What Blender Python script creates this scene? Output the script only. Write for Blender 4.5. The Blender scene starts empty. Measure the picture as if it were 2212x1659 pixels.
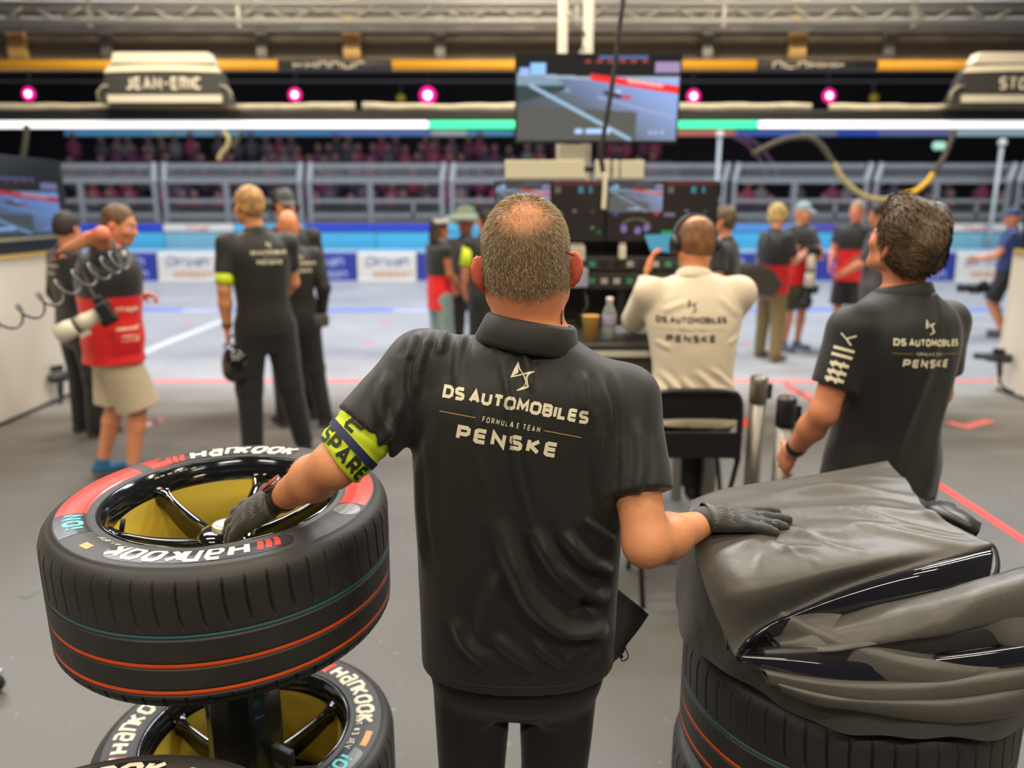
import bpy, bmesh, math, random
import numpy as np
from mathutils import Vector, Matrix
from mathutils.bvhtree import BVHTree
from mathutils.geometry import tessellate_polygon

random.seed(7)
RNG = np.random.default_rng(7)
scene = bpy.context.scene
COL = scene.collection

# ------------------------------------------------------------------ camera
FPX, EYE, PITCH = 1661.0, 1.75, math.radians(13.2)
cam_data = bpy.data.cameras.new('camera')
cam_data.sensor_fit = 'HORIZONTAL'
cam_data.sensor_width = 36.0
cam_data.lens = 36.0 * FPX / 2212.0
cam_data.clip_start = 0.05
cam_data.clip_end = 200
cam_data.dof.use_dof = True
cam_data.dof.focus_distance = 1.42
cam_data.dof.aperture_fstop = 1.95
camera = bpy.data.objects.new('camera', cam_data)
COL.objects.link(camera)
camera.location = (0, 0, EYE)
camera.rotation_euler = (math.pi / 2 - PITCH, 0, 0)
scene.camera = camera

# ------------------------------------------------------------------ world, exposure
world = bpy.data.worlds.new('night')
scene.world = world
world.use_nodes = True
world.node_tree.nodes['Background'].inputs[0].default_value = (0.55, 0.6, 0.7, 1)
world.node_tree.nodes['Background'].inputs[1].default_value = 0.07
scene.view_settings.view_transform = 'Standard'
scene.view_settings.look = 'None'
scene.view_settings.exposure = 0.15
scene.view_settings.gamma = 1.0
scene.view_settings.use_curve_mapping = False
scene.cycles.max_bounces = 6
scene.cycles.use_denoising = True

# ------------------------------------------------------------------ lamps
def area(name, loc, sx, sy, power, color, rot=(0, 0, 0)):
    d = bpy.data.lights.new(name, 'AREA')
    d.shape = 'RECTANGLE'; d.size = sx; d.size_y = sy
    d.energy = power; d.color = color
    o = bpy.data.objects.new(name, d); COL.objects.link(o)
    o.location = loc; o.rotation_euler = rot
    return o

WARM = (1.0, 0.87, 0.68)
for ly, pw in ((-1.8, 62), (0.4, 40), (2.6, 52), (4.8, 52), (6.4, 62)):  # out-of-frame lamps; rear row added as frontal fill, last row aimed at fascia
    for lx in (-3.0, 0.0, 3.0):
        area('garage_area_light', (lx, ly, 4.3), 1.5, 0.24, pw, WARM, (math.radians(32 if ly > 6 else 0), 0, 0))
for lx in (-10, 0, 10):
    area('track_floodlight', (lx, 12.8, 10.5), 6.0, 3.0, 1250, (0.88, 0.93, 1.0))
area('stand_floodlight', (-6, 20.0, 8.0), 6, 1.0, 70, (1.0, 0.25, 0.5), (math.radians(-35), 0, 0))

# ------------------------------------------------------------------ pixel helpers (2212 x 1659 frame)
_c, _s = math.cos(PITCH), math.sin(PITCH)
def ray(u, v):
    a = (u - 1106) / FPX; b = (829.5 - v) / FPX
    return np.array([a, _c + b * _s, -_s + b * _c])
def P(u, v, Y):
    d = ray(u, v); return np.array([0, 0, EYE]) + d * (Y / d[1])
def Zp(u, v, z):
    d = ray(u, v); return np.array([0, 0, EYE]) + d * ((z - EYE) / d[2])
def ZY(v, Y):
    return float(P(1106, v, Y)[2])
def XY(u, v, Y):
    return float(P(u, v, Y)[0])

# ------------------------------------------------------------------ materials
def srgb(r, g=None, b=None):
    if g is None: r, g, b = r
    f = lambda c: (c / 255 / 12.92) if c / 255 <= 0.04045 else ((c / 255 + 0.055) / 1.055) ** 2.4
    return (f(r), f(g), f(b))

MATS = {}
def mat(name, color=(0.5, 0.5, 0.5), rough=0.5, metal=0.0, attr=False, emit=0.0, bump=0.0, bscale=40.0, mottle=0.0,
        mscale=6.0, coat=0.0, sheen=0.0, alpha=1.0, transmission=0.0, stretch=None, spec=None, bumpd=0.002):
    if name in MATS: return MATS[name]
    m = bpy.data.materials.new(name); m.use_nodes = True
    nt = m.node_tree; b = nt.nodes['Principled BSDF']
    b.inputs['Base Color'].default_value = (*color, 1)
    b.inputs['Roughness'].default_value = rough
    b.inputs['Metallic'].default_value = metal
    if coat: b.inputs['Coat Weight'].default_value = coat; b.inputs['Coat Roughness'].default_value = 0.05
    if sheen: b.inputs['Sheen Weight'].default_value = sheen
    if spec is not None: b.inputs['Specular IOR Level'].default_value = spec
    if transmission: b.inputs['Transmission Weight'].default_value = transmission
    b.inputs['Alpha'].default_value = alpha
    src = None
    if attr:
        a = nt.nodes.new('ShaderNodeAttribute'); a.attribute_name = 'Col'; src = a.outputs['Color']
    tc = nt.nodes.new('ShaderNodeTexCoord'); vec = tc.outputs['Object']
    if stretch:
        mp = nt.nodes.new('ShaderNodeMapping'); mp.inputs['Scale'].default_value = stretch
        nt.links.new(vec, mp.inputs['Vector']); vec = mp.outputs['Vector']
    if mottle:
        n = nt.nodes.new('ShaderNodeTexNoise'); n.inputs['Scale'].default_value = mscale; n.inputs['Detail'].default_value = 6
        nt.links.new(vec, n.inputs['Vector'])
        mr = nt.nodes.new('ShaderNodeMapRange'); mr.inputs[1].default_value = 0.25; mr.inputs[2].default_value = 0.75
        mr.inputs[3].default_value = 1 - mottle; mr.inputs[4].default_value = 1 + mottle
        nt.links.new(n.outputs['Fac'], mr.inputs[0])
        mx = nt.nodes.new('ShaderNodeVectorMath'); mx.operation = 'SCALE'
        if src: nt.links.new(src, mx.inputs[0])
        else: mx.inputs[0].default_value = color
        nt.links.new(mr.outputs[0], mx.inputs['Scale']); src = mx.outputs[0]
    if src:
        nt.links.new(src, b.inputs['Base Color'])
    if emit:
        b.inputs['Emission Strength'].default_value = emit
        if src: nt.links.new(src, b.inputs['Emission Color'])
        else: b.inputs['Emission Color'].default_value = (*color, 1)
    if bump:
        n2 = nt.nodes.new('ShaderNodeTexNoise'); n2.inputs['Scale'].default_value = bscale; n2.inputs['Detail'].default_value = 4
        nt.links.new(vec, n2.inputs['Vector'])
        bp = nt.nodes.new('ShaderNodeBump'); bp.inputs['Strength'].default_value = bump; bp.inputs['Distance'].default_value = bumpd
        nt.links.new(n2.outputs['Fac'], bp.inputs['Height']); nt.links.new(bp.outputs['Normal'], b.inputs['Normal'])
    MATS[name] = m
    return m

# ------------------------------------------------------------------ object helpers
def link(name, me, parent=None):
    o = bpy.data.objects.new(name, me); COL.objects.link(o)
    if parent is not None: o.parent = parent
    return o
def tag(o, label=None, cat=None, group=None, kind=None):
    if label: o['label'] = label
    if cat: o['category'] = cat
    if group: o['group'] = group
    if kind: o['kind'] = kind
    return o
def empty(name, label=None, cat=None, group=None, loc=(0, 0, 0), rz=0.0):
    o = link(name, None); o.location = loc; o.rotation_euler = (0, 0, rz)
    o.empty_display_size = 0.1
    return tag(o, label, cat, group)
def meshdata(name, V, F, material=None, smooth=True, cols=None):
    V = np.asarray(V, dtype=np.float32)
    me = bpy.data.meshes.new(name)
    if isinstance(F, np.ndarray) and F.ndim == 2:
        k = F.shape[1]
        me.vertices.add(len(V)); me.vertices.foreach_set('co', V.ravel())
        me.loops.add(F.size); me.loops.foreach_set('vertex_index', F.ravel().astype(np.int32))
        me.polygons.add(len(F))
        me.polygons.foreach_set('loop_start', np.arange(0, F.size, k, dtype=np.int32))
        try: me.polygons.foreach_set('loop_total', np.full(len(F), k, dtype=np.int32))
        except Exception: pass
        me.update(calc_edges=True); me.validate()
    else:
        me.from_pydata([tuple(map(float, p)) for p in V], [], [tuple(int(i) for i in f) for f in F]); me.update()
    if smooth: me.polygons.foreach_set('use_smooth', np.ones(len(me.polygons), dtype=bool))
    if material: me.materials.append(material)
    if cols is not None:
        ca = me.color_attributes.new('Col', 'FLOAT_COLOR', 'POINT')
        c4 = np.ones((len(V), 4), dtype=np.float32); c4[:, :3] = cols
        ca.data.foreach_set('color', c4.ravel())
    return me
def mk(name, V, F, material=None, parent=None, smooth=True, cols=None):
    return link(name, meshdata(name, V, F, material, smooth, cols), parent)

class MB:
    """collects simple solids into one mesh"""
    def __init__(s): s.V = []; s.F = []
    def add(s, V, F):
        n = len(s.V); s.V += [tuple(map(float, p)) for p in V]; s.F += [tuple(i + n for i in f) for f in F]; return s
    def box(s, c, d, R=None):
        x, y, z = np.array(d) / 2
        V = np.array([(-x,-y,-z),(x,-y,-z),(x,y,-z),(-x,y,-z),(-x,-y,z),(x,-y,z),(x,y,z),(-x,y,z)], float)
        if R is not None: V = V @ np.asarray(R).T
        return s.add(V + np.array(c), [(3,2,1,0),(4,5,6,7),(0,1,5,4),(1,2,6,5),(2,3,7,6),(3,0,4,7)])
    def box2(s, lo, hi):
        lo = np.array(lo, float); hi = np.array(hi, float); return s.box((lo + hi) / 2, hi - lo)
    def tube(s, pts, r, n=8, cap=True, flat=1.0):
        pts = [np.array(p, float) for p in pts]; m = len(pts)
        rr = r if hasattr(r, '__len__') else [r] * m
        V = []; up = None
        for i, p in enumerate(pts):
            t = pts[min(i + 1, m - 1)] - pts[max(i - 1, 0)]; t /= (np.linalg.norm(t) + 1e-9)
            if up is None:
                up = np.array([0, 0, 1.]) if abs(t[2]) < 0.9 else np.array([1., 0, 0])
            a = np.cross(t, up); a /= (np.linalg.norm(a) + 1e-9); b = np.cross(a, t); up = b
            for k in range(n):
                w = 2 * math.pi * k / n
                V.append(p + rr[i] * (math.cos(w) * a + flat * math.sin(w) * b))
        F = []
        for i in range(m - 1):
            for k in range(n):
                k2 = (k + 1) % n
                F.append((i*n+k, i*n+k2, (i+1)*n+k2, (i+1)*n+k))
        if cap:
            F.append(tuple(range(n - 1, -1, -1))); F.append(tuple((m-1)*n + k for k in range(n)))
        F = [tuple(reversed(f)) for f in F]
        return s.add(V, F)
    def lathe(s, prof, n=24, c=(0, 0, 0), R=None, cap=True):
        V = []
        for r, z in prof:
            for k in range(n):
                w = 2 * math.pi * k / n; V.append((r * math.cos(w), r * math.sin(w), z))
        V = np.array(V)
        if R is not None: V = V @ np.asarray(R).T
        V = V + np.array(c); m = len(prof); F = []
        for i in range(m - 1):
            for k in range(n):
                k2 = (k + 1) % n; F.append((i*n+k, i*n+k2, (i+1)*n+k2, (i+1)*n+k))
        if cap:
            F.append(tuple(range(n - 1, -1, -1))); F.append(tuple((m-1)*n + k for k in range(n)))
        return s.add(V, F)
    def build(s, name, material=None, parent=None, smooth=False, bevel=0.0):
        o = mk(name, s.V, s.F, material, parent, smooth)
        if bevel:
            b = o.modifiers.new('bevel', 'BEVEL'); b.width = bevel; b.segments = 2; b.limit_method = 'ANGLE'
        return o

def catmull(pts, n):
    pts = np.array(pts, float)
    if len(pts) == 2:
        t = np.linspace(0, 1, n)[:, None]; return pts[0] * (1 - t) + pts[1] * t
    p = np.vstack([2 * pts[0] - pts[1], pts, 2 * pts[-1] - pts[-2]])
    seg = len(pts) - 1; u = np.linspace(0, seg - 1e-6, n); i = u.astype(int); t = (u - i)[:, None]
    a, b, c, d = p[i], p[i + 1], p[i + 2], p[i + 3]
    return 0.5 * (2*b + (c - a)*t + (2*a - 5*b + 4*c - d)*t*t + (3*b - a - 3*c + d)*t**3)
def gridF(nu, nv, closed_u=False):
    F = []
    for i in range(nu if closed_u else nu - 1):
        for j in range(nv - 1):
            i2 = (i + 1) % nu
            F.append((i*nv + j, i2*nv + j, i2*nv + j + 1, i*nv + j + 1))
    return F
def rotm(yaw=0, pitch=0, roll=0):
    """degrees; yaw about z, pitch about x (+ looks up for a head facing +y), roll about y"""
    return np.array(Matrix.Rotation(math.radians(yaw), 3, 'Z') @ Matrix.Rotation(math.radians(pitch), 3, 'X') @ Matrix.Rotation(math.radians(roll), 3, 'Y'))
def nz(v): v = np.asarray(v, float); return v / (np.linalg.norm(v) + 1e-12)
# ------------------------------------------------------------------ implicit surfaces -> one continuous mesh
class Vol:
    def __init__(s, lo, hi, h):
        s.lo = np.array(lo, np.float32); s.h = h
        s.n = np.ceil((np.array(hi) - np.array(lo)) / h).astype(int) + 1
        s.d = np.full(tuple(s.n), 9.0, np.float32)
        s.ax = [s.lo[i] + h * np.arange(s.n[i], dtype=np.float32) for i in range(3)]
    def _sub(s, lo, hi, pad):
        sl = []
        for i in range(3):
            a = int(max(0, math.floor((lo[i] - pad - s.lo[i]) / s.h))); b = int(min(s.n[i], math.ceil((hi[i] + pad - s.lo[i]) / s.h) + 1))
            if b <= a: return None, None
            sl.append(slice(a, b))
        X = [s.ax[0][sl[0]][:, None, None], s.ax[1][sl[1]][None, :, None], s.ax[2][sl[2]][None, None, :]]
        return tuple(sl), X
    def _put(s, sl, dn, k, op='u'):
        a = s.d[sl]
        if op == 'u':
            if k > 0:
                q = np.maximum(k - np.abs(a - dn), 0) / k
                s.d[sl] = np.minimum(a, dn) - q * q * k * 0.25
            else: s.d[sl] = np.minimum(a, dn)
        elif op == 's':
            if k > 0:
                q = np.maximum(k - np.abs(a + dn), 0) / k
                s.d[sl] = np.maximum(a, -dn) + q * q * k * 0.25
            else: s.d[sl] = np.maximum(a, -dn)
    def cone(s, a, b, ra, rb, k=0.02, op='u', cut0=None, cut1=None, flat=None):
        """round cone a->b; cut0 / cut1: plane cuts at that fraction (flat ends); flat=(dir, f): radius scaled by f along dir"""
        a = np.array(a, np.float32); b = np.array(b, np.float32); m = max(ra, rb) * (max(1, flat[1]) if flat else 1)
        sl, X = s._sub(np.minimum(a, b) - m, np.maximum(a, b) + m, k + 3 * s.h)
        if sl is None: return s
        ba = b - a; L2 = float(ba @ ba) + 1e-12
        px, py, pz = X[0] - a[0], X[1] - a[1], X[2] - a[2]
        t0 = (px * ba[0] + py * ba[1] + pz * ba[2]) / L2
        t = np.clip(t0, 0, 1)
        qx, qy, qz = px - t * ba[0], py - t * ba[1], pz - t * ba[2]
        if flat:
            w = nz(flat[0]); e = (qx * w[0] + qy * w[1] + qz * w[2]) * (1 / flat[1] - 1)
            qx, qy, qz = qx + e * w[0], qy + e * w[1], qz + e * w[2]
        d = np.sqrt(qx * qx + qy * qy + qz * qz) - (ra + (rb - ra) * t)
        L = math.sqrt(L2)
        if cut0 is not None: d = np.maximum(d, (cut0 - t0) * L)
        if cut1 is not None: d = np.maximum(d, (t0 - cut1) * L)
        s._put(sl, d, k, op); return s
    def chain(s, pts, rr, k=0.02, **kw):
        for i in range(len(pts) - 1): s.cone(pts[i], pts[i + 1], rr[i], rr[i + 1], k, **kw)
        return s
    def ell(s, c, r, R=None, k=0.02, op='u'):
        c = np.array(c, np.float32); r = np.array(r, np.float32); m = float(r.max())
        sl, X = s._sub(c - m, c + m, k + 3 * s.h)
        if sl is None: return s
        p = [X[i] - c[i] for i in range(3)]
        if R is not None:
            R = np.asarray(R, np.float32)
            p = [p[0] * R[0, j] + p[1] * R[1, j] + p[2] * R[2, j] for j in range(3)]
        k0 = np.sqrt(sum((p[i] / r[i]) ** 2 for i in range(3)))
        k1 = np.sqrt(sum((p[i] / (r[i] * r[i])) ** 2 for i in range(3))) + 1e-9
        d = k0 * (k0 - 1) / k1
        s._put(sl, d.astype(np.float32), k, op); return s
    def box(s, c, half, R=None, rnd=0.005, k=0.0, op='u'):
        c = np.array(c, np.float32); m = float(np.linalg.norm(half)) + rnd
        sl, X = s._sub(c - m, c + m, k + 3 * s.h)
        if sl is None: return s
        p = [X[i] - c[i] for i in range(3)]
        if R is not None:
            R = np.asarray(R, np.float32)
            p = [p[0] * R[0, j] + p[1] * R[1, j] + p[2] * R[2, j] for j in range(3)]
        q = [np.abs(p[i]) - half[i] + rnd for i in range(3)]
        d = np.sqrt(sum(np.maximum(qi, 0) ** 2 for qi in q)) + np.minimum(np.maximum(np.maximum(q[0], q[1]), q[2]), 0) - rnd
        s._put(sl, d.astype(np.float32), k, op); return s
    def loft(s, rows, k=0.02, n=2.3, op='u', grow=0.0):
        """rows (z, cx, cy, rx, ry) stacked along z"""
        rows = np.array(rows, float); rows = rows[np.argsort(rows[:, 0])]
        fine = catmull(rows, 14 * len(rows)); o = np.argsort(fine[:, 0]); fine = fine[o]
        z0, z1 = rows[0, 0], rows[-1, 0]; m = max(rows[:, 3].max(), rows[:, 4].max()) + grow
        lo = np.array([(rows[:, 1] - m).min(), (rows[:, 2] - m).min(), z0]); hi = np.array([(rows[:, 1] + m).max(), (rows[:, 2] + m).max(), z1])
        sl, X = s._sub(lo, hi, k + 3 * s.h)
        if sl is None: return s
        zz = X[2].ravel(); g = [np.interp(zz, fine[:, 0], fine[:, i])[None, None, :].astype(np.float32) for i in (1, 2, 3, 4)]
        rx, ry = g[2] + grow, g[3] + grow
        q = ((np.abs(X[0] - g[0]) / rx) ** n + (np.abs(X[1] - g[1]) / ry) ** n) ** (1 / n)
        d = (q - 1) * np.minimum(rx, ry)
        d = np.maximum(d, np.maximum(z0 - X[2], X[2] - z1))
        s._put(sl, d.astype(np.float32), k, op); return s
    def cut(s, p, n, k=0.0):
        """remove everything on the side of plane (p, n) that n points to"""
        n = nz(n); d = (s.ax[0][:, None, None] - p[0]) * n[0] + (s.ax[1][None, :, None] - p[1]) * n[1] + (s.ax[2][None, None, :] - p[2]) * n[2]
        s.d = np.maximum(s.d, d.astype(np.float32)); return s
    def mesh(s, smooth=1):
        d = s.d; S = d < 0
        if not S.any(): return np.zeros((0, 3)), np.zeros((0, 4), int)
        d[0] = np.maximum(d[0], 1e-3); d[-1] = np.maximum(d[-1], 1e-3); d[:, 0] = np.maximum(d[:, 0], 1e-3); d[:, -1] = np.maximum(d[:, -1], 1e-3)
        d[:, :, 0] = np.maximum(d[:, :, 0], 1e-3); d[:, :, -1] = np.maximum(d[:, :, -1], 1e-3); S = d < 0
        c8 = [S[i:d.shape[0]-1+i, j:d.shape[1]-1+j, k:d.shape[2]-1+k] for i in (0, 1) for j in (0, 1) for k in (0, 1)]
        al = c8[0].copy(); an = c8[0].copy()
        for c in c8[1:]: al &= c; an |= c
        act = an & ~al
        idx = np.argwhere(act); ids = np.full(act.shape, -1, np.int64); ids[act] = np.arange(len(idx))
        acc = np.zeros((len(idx), 3)); cnt = np.zeros(len(idx))
        C = [(i, j, k) for i in (0, 1) for j in (0, 1) for k in (0, 1)]
        for a in C:
            for ax in range(3):
                if a[ax]: continue
                b = list(a); b[ax] = 1
                da = d[idx[:, 0]+a[0], idx[:, 1]+a[1], idx[:, 2]+a[2]]; db = d[idx[:, 0]+b[0], idx[:, 1]+b[1], idx[:, 2]+b[2]]
                m = (da < 0) != (db < 0)
                t = np.where(m, da / np.where(m, da - db, 1), 0)
                for q in range(3):
                    acc[:, q] += np.where(m, a[q] + (t if q == ax else 0), 0)
                cnt += m
        V = (idx + acc / cnt[:, None]) * s.h + s.lo
        Fs = []
        for ax in range(3):
            o1, o2 = [(1, 2), (2, 0), (0, 1)][ax]
            A = [slice(None)] * 3; B = [slice(None)] * 3
            A[ax] = slice(0, -1); B[ax] = slice(1, None)
            for q in (o1, o2): A[q] = slice(1, -1); B[q] = slice(1, -1)
            sa, sb = S[tuple(A)], S[tuple(B)]
            for sgn in (0, 1):
                e = np.argwhere((sa & ~sb) if sgn == 0 else (~sa & sb))
                if not len(e): continue
                base = e.copy(); base[:, o1] += 1; base[:, o2] += 1
                def cell(d1, d2):
                    c = base.copy(); c[:, o1] -= d1; c[:, o2] -= d2
                    return ids[c[:, 0], c[:, 1], c[:, 2]]
                q = np.stack([cell(1, 1), cell(0, 1), cell(0, 0), cell(1, 0)], 1)
                Fs.append(q if sgn == 0 else q[:, ::-1])
        F = np.concatenate(Fs)
        F = F[(F >= 0).all(1)]
        for _ in range(smooth): V = laplace(V, F, 0.5)
        return V, F

def laplace(V, F, w=0.5):
    acc = np.zeros_like(V); cnt = np.zeros(len(V)); k = F.shape[1]
    for i in range(k):
        a, b = F[:, i], F[:, (i + 1) % k]
        for q in range(3): acc[:, q] += np.bincount(a, V[b, q], len(V))
        cnt += np.bincount(a, minlength=len(V))
    return V * (1 - w) + w * acc / np.maximum(cnt, 1)[:, None]
def vnormals(V, F):
    a, b, c = V[F[:, 0]], V[F[:, 1]], V[F[:, 2]]
    n = np.cross(b - a, c - a); N = np.zeros_like(V)
    for i in range(F.shape[1]):
        for q in range(3): N[:, q] += np.bincount(F[:, i], n[:, q], len(V))
    return N / (np.linalg.norm(N, axis=1, keepdims=True) + 1e-12)
def bvh(V, F): return BVHTree.FromPolygons([tuple(map(float, p)) for p in V], [tuple(int(i) for i in f) for f in F])
def vnoise(P3, scale, seed=0, octaves=3):
    """cheap smooth noise from summed rotated sines, about -1..1"""
    r = np.random.default_rng(seed); out = np.zeros(len(P3)); amp = 1.0; tot = 0
    for o in range(octaves):
        for _ in range(4):
            k = r.normal(size=3); k = k / np.linalg.norm(k) * scale * (1.9 ** o) * r.uniform(0.7, 1.3)
            out += amp * np.sin(P3 @ k + r.uniform(0, 6.28)); tot += amp * 0.7
        amp *= 0.5
    return out / tot * 1.4

# ------------------------------------------------------------------ stroke lettering
GL = {
'A': (.8, [[(0,0),(.4,1),(.8,0)],[(.17,.3),(.63,.3)]]),
'B': (.72, [[(0,0),(0,1),(.55,1),(.68,.88),(.68,.66),(.55,.54),(0,.54)],[(.55,.54),(.72,.4),(.72,.14),(.58,0),(0,0)]]),
'C': (.7, [[(.7,.95),(.15,1),(0,.85),(0,.15),(.15,0),(.7,.05)]]),
'D': (.76, [[(0,0),(0,1),(.52,1),(.76,.78),(.76,.22),(.52,0),(0,0)]]),
'E': (.68, [[(.68,1),(.12,1),(0,.9),(0,.1),(.12,0),(.68,0)],[(0,.5),(.64,.5)]]),
'F': (.62, [[(0,0),(0,1),(.62,1)],[(0,.52),(.54,.52)]]),
'G': (.74, [[(.72,.9),(.15,1),(0,.85),(0,.15),(.15,0),(.74,.05),(.74,.45),(.45,.45)]]),
'H': (.74, [[(0,0),(0,1)],[(.74,0),(.74,1)],[(0,.5),(.74,.5)]]),
'I': (.0, [[(0,0),(0,1)]]),
'J': (.5, [[(.5,1),(.5,.15),(.36,0),(.1,0),(0,.12)]]),
'K': (.72, [[(0,0),(0,1)],[(.68,1),(.12,.52),(.72,0)]]),
'L': (.6, [[(0,1),(0,0),(.6,0)]]),
'M': (.9, [[(0,0),(.05,1),(.45,.3),(.85,1),(.9,0)]]),
'N': (.76, [[(0,0),(0,1),(.76,0),(.76,1)]]),
'O': (.84, [[(.2,0),(.64,0),(.84,.2),(.84,.8),(.64,1),(.2,1),(0,.8),(0,.2),(.2,0)]]),
'P': (.7, [[(0,0),(0,1),(.55,1),(.7,.87),(.7,.55),(.55,.42),(0,.42)]]),
'R': (.72, [[(0,0),(0,1),(.55,1),(.7,.87),(.7,.58),(.55,.45),(0,.45)],[(.42,.45),(.72,0)]]),
'S': (.7, [[(.68,1),(.14,1),(0,.88),(0,.64),(.12,.52),(.58,.48),(.7,.36),(.7,.12),(.56,0),(0,0)]]),
'T': (.74, [[(0,1),(.74,1)],[(.37,1),(.37,0)]]),
'U': (.74, [[(0,1),(0,.2),(.18,0),(.56,0),(.74,.2),(.74,1)]]),
'V': (.76, [[(0,1),(.38,0),(.76,1)]]),
'X': (.7, [[(0,0),(.7,1)],[(0,1),(.7,0)]]),
'Y': (.7, [[(0,1),(.35,.5),(.7,1)],[(.35,.5),(.35,0)]]),
'Z': (.7, [[(0,1),(.7,1),(0,0),(.7,0)]]),
'a': (.6, [[(.05,.7),(.48,.7),(.6,.58),(.6,0),(.12,0),(0,.12),(0,.28),(.12,.4),(.6,.4)]]),
'n': (.6, [[(0,0),(0,.7),(.46,.7),(.6,.56),(.6,0)]]),
'c': (.5, [[(.5,.7),(.12,.7),(0,.55),(0,.15),(.12,0),(.5,0)]]),
'd': (.56, [[(.56,1),(.56,0),(.12,0),(0,.15),(0,.55),(.12,.7),(.56,.7)]]),
'e': (.56, [[(0,.36),(.56,.36),(.56,.58),(.44,.7),(.12,.7),(0,.56),(0,.14),(.12,0),(.52,0)]]),
'h': (.56, [[(0,0),(0,1)],[(0,.7),(.42,.7),(.56,.56),(.56,0)]]),
'i': (.0, [[(0,0),(0,.66)],[(0,.86),(0,1)]]),
'o': (.56, [[(.14,0),(.42,0),(.56,.14),(.56,.56),(.42,.7),(.14,.7),(0,.56),(0,.14),(.14,0)]]),
'r': (.4, [[(0,0),(0,.7)],[(0,.5),(.18,.7),(.4,.7)]]),
's': (.5, [[(.5,.7),(.1,.7),(0,.6),(0,.45),(.1,.37),(.4,.33),(.5,.25),(.5,.1),(.4,0),(0,0)]]),
'x': (.52, [[(0,0),(.52,.7)],[(0,.7),(.52,0)]]),
'y': (.54, [[(0,.7),(.27,.05)],[(.54,.7),(.2,-.25)]]),
'0': (.6, [[(.15,0),(.45,0),(.6,.2),(.6,.8),(.45,1),(.15,1),(0,.8),(0,.2),(.15,0)]]),
'1': (.2, [[(0,.8),(.2,1),(.2,0)]]),
'2': (.6, [[(0,.85),(.15,1),(.5,1),(.6,.85),(.6,.6),(0,0),(.6,0)]]),
'3': (.6, [[(0,1),(.5,1),(.6,.85),(.6,.65),(.45,.52),(.2,.52)],[(.45,.52),(.6,.4),(.6,.15),(.5,0),(0,0)]]),
'#': (.7, [[(.2,0),(.3,1)],[(.5,0),(.6,1)],[(0,.33),(.7,.33)],[(.05,.67),(.72,.67)]]),
'-': (.4, [[(0,.5),(.4,.5)]]),
'/': (.5, [[(0,0),(.5,1)]]),
}
def ribbon(pl, hw, step, V, F, taper=None):
    pl = [np.array(p, float) for p in pl]
    closed = np.allclose(pl[0], pl[-1]) and len(pl) > 2
    n = len(pl); L = []
    for i in range(n):
        if closed and i in (0, n - 1): a, b = pl[-2], pl[1]
        else: a, b = pl[max(i - 1, 0)], pl[min(i + 1, n - 1)]
        p = pl[i]
        d1 = p - a; d2 = b - p
        if np.linalg.norm(d1) < 1e-9: d1 = d2
        if np.linalg.norm(d2) < 1e-9: d2 = d1
        n1 = np.array([-d1[1], d1[0]]) / np.linalg.norm(d1); n2 = np.array([-d2[1], d2[0]]) / np.linalg.norm(d2)
        m = n1 + n2; q = m @ m
        m = m * (2 / max(q, 0.7)) if q > 1e-6 else n1
        w = hw if taper is None else hw * taper[i]
        L.append(m * w)
    for i in range(n - 1):
        k = max(1, int(math.ceil(np.linalg.norm(pl[i + 1] - pl[i]) / step)))
        b0 = len(V)
        for j in range(k + 1):
            t = j / k; c = pl[i] * (1 - t) + pl[i + 1] * t; o = L[i] * (1 - t) + L[i + 1] * t
            V += [c + o, c, c - o]
        for j in range(k):
            a = b0 + 3 * j
            F += [(a + 1, a, a + 3, a + 4), (a + 2, a + 1, a + 4, a + 5)]
def text2d(txt, h, sw, xs=1.0, gap=0.22, slant=0.0, step=None, space=0.45):
    """list of 2D verts/faces, origin at the left of the baseline; returns V, F, width. sw = stroke width / height"""
    V = []; F = []; x = 0.0; step = step or h * 0.3
    for ch in txt:
        if ch == ' ': x += space * h * xs; continue
        w, pls = GL[ch]
        for pl in pls:
            q = [(x + sw * h / 2 + (px * (1 - sw * 0.3) * xs + slant * py) * h, (sw / 2 + py * (1 - sw)) * h) for px, py in pl]
            ribbon(q, sw * h / 2, step, V, F)
        x += (w * (1 - sw * 0.3) * xs + sw + gap) * h
    return np.array(V), F, x - gap * h
def marks2d(w, h, n, sw, seed=0):
    """a row of unreadable print: n short upright and level dashes"""
    r = np.random.default_rng(seed); V = []; F = []
    for i in range(n):
        x = (i + .5) * w / n; q = w / n * .36
        ribbon([(x - q, 0), (x - q, h)], sw / 2, h, V, F)
        y = h * r.choice([0, .5, 1]); ribbon([(x - q, y), (x + q, y)], sw / 2, h, V, F)
        if r.random() < .5: ribbon([(x + q, 0), (x + q, h)], sw / 2, h, V, F)
    return np.array(V), F, w
def lettering(name, V2, F, fn, material, parent):
    """fn maps an (x, y) of the flat text to a 3-D point, or None"""
    W = []
    for p in V2:
        q = fn(p[0], p[1]); W.append(q if q is not None else (np.nan,) * 3)
    W = np.array(W, float); ok = ~np.isnan(W[:, 0])
    F = [f for f in F if all(ok[i] for i in f)]
    W[~ok] = W[ok][0] if ok.any() else 0
    return mk(name, W, F, material, parent, smooth=False)
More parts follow.
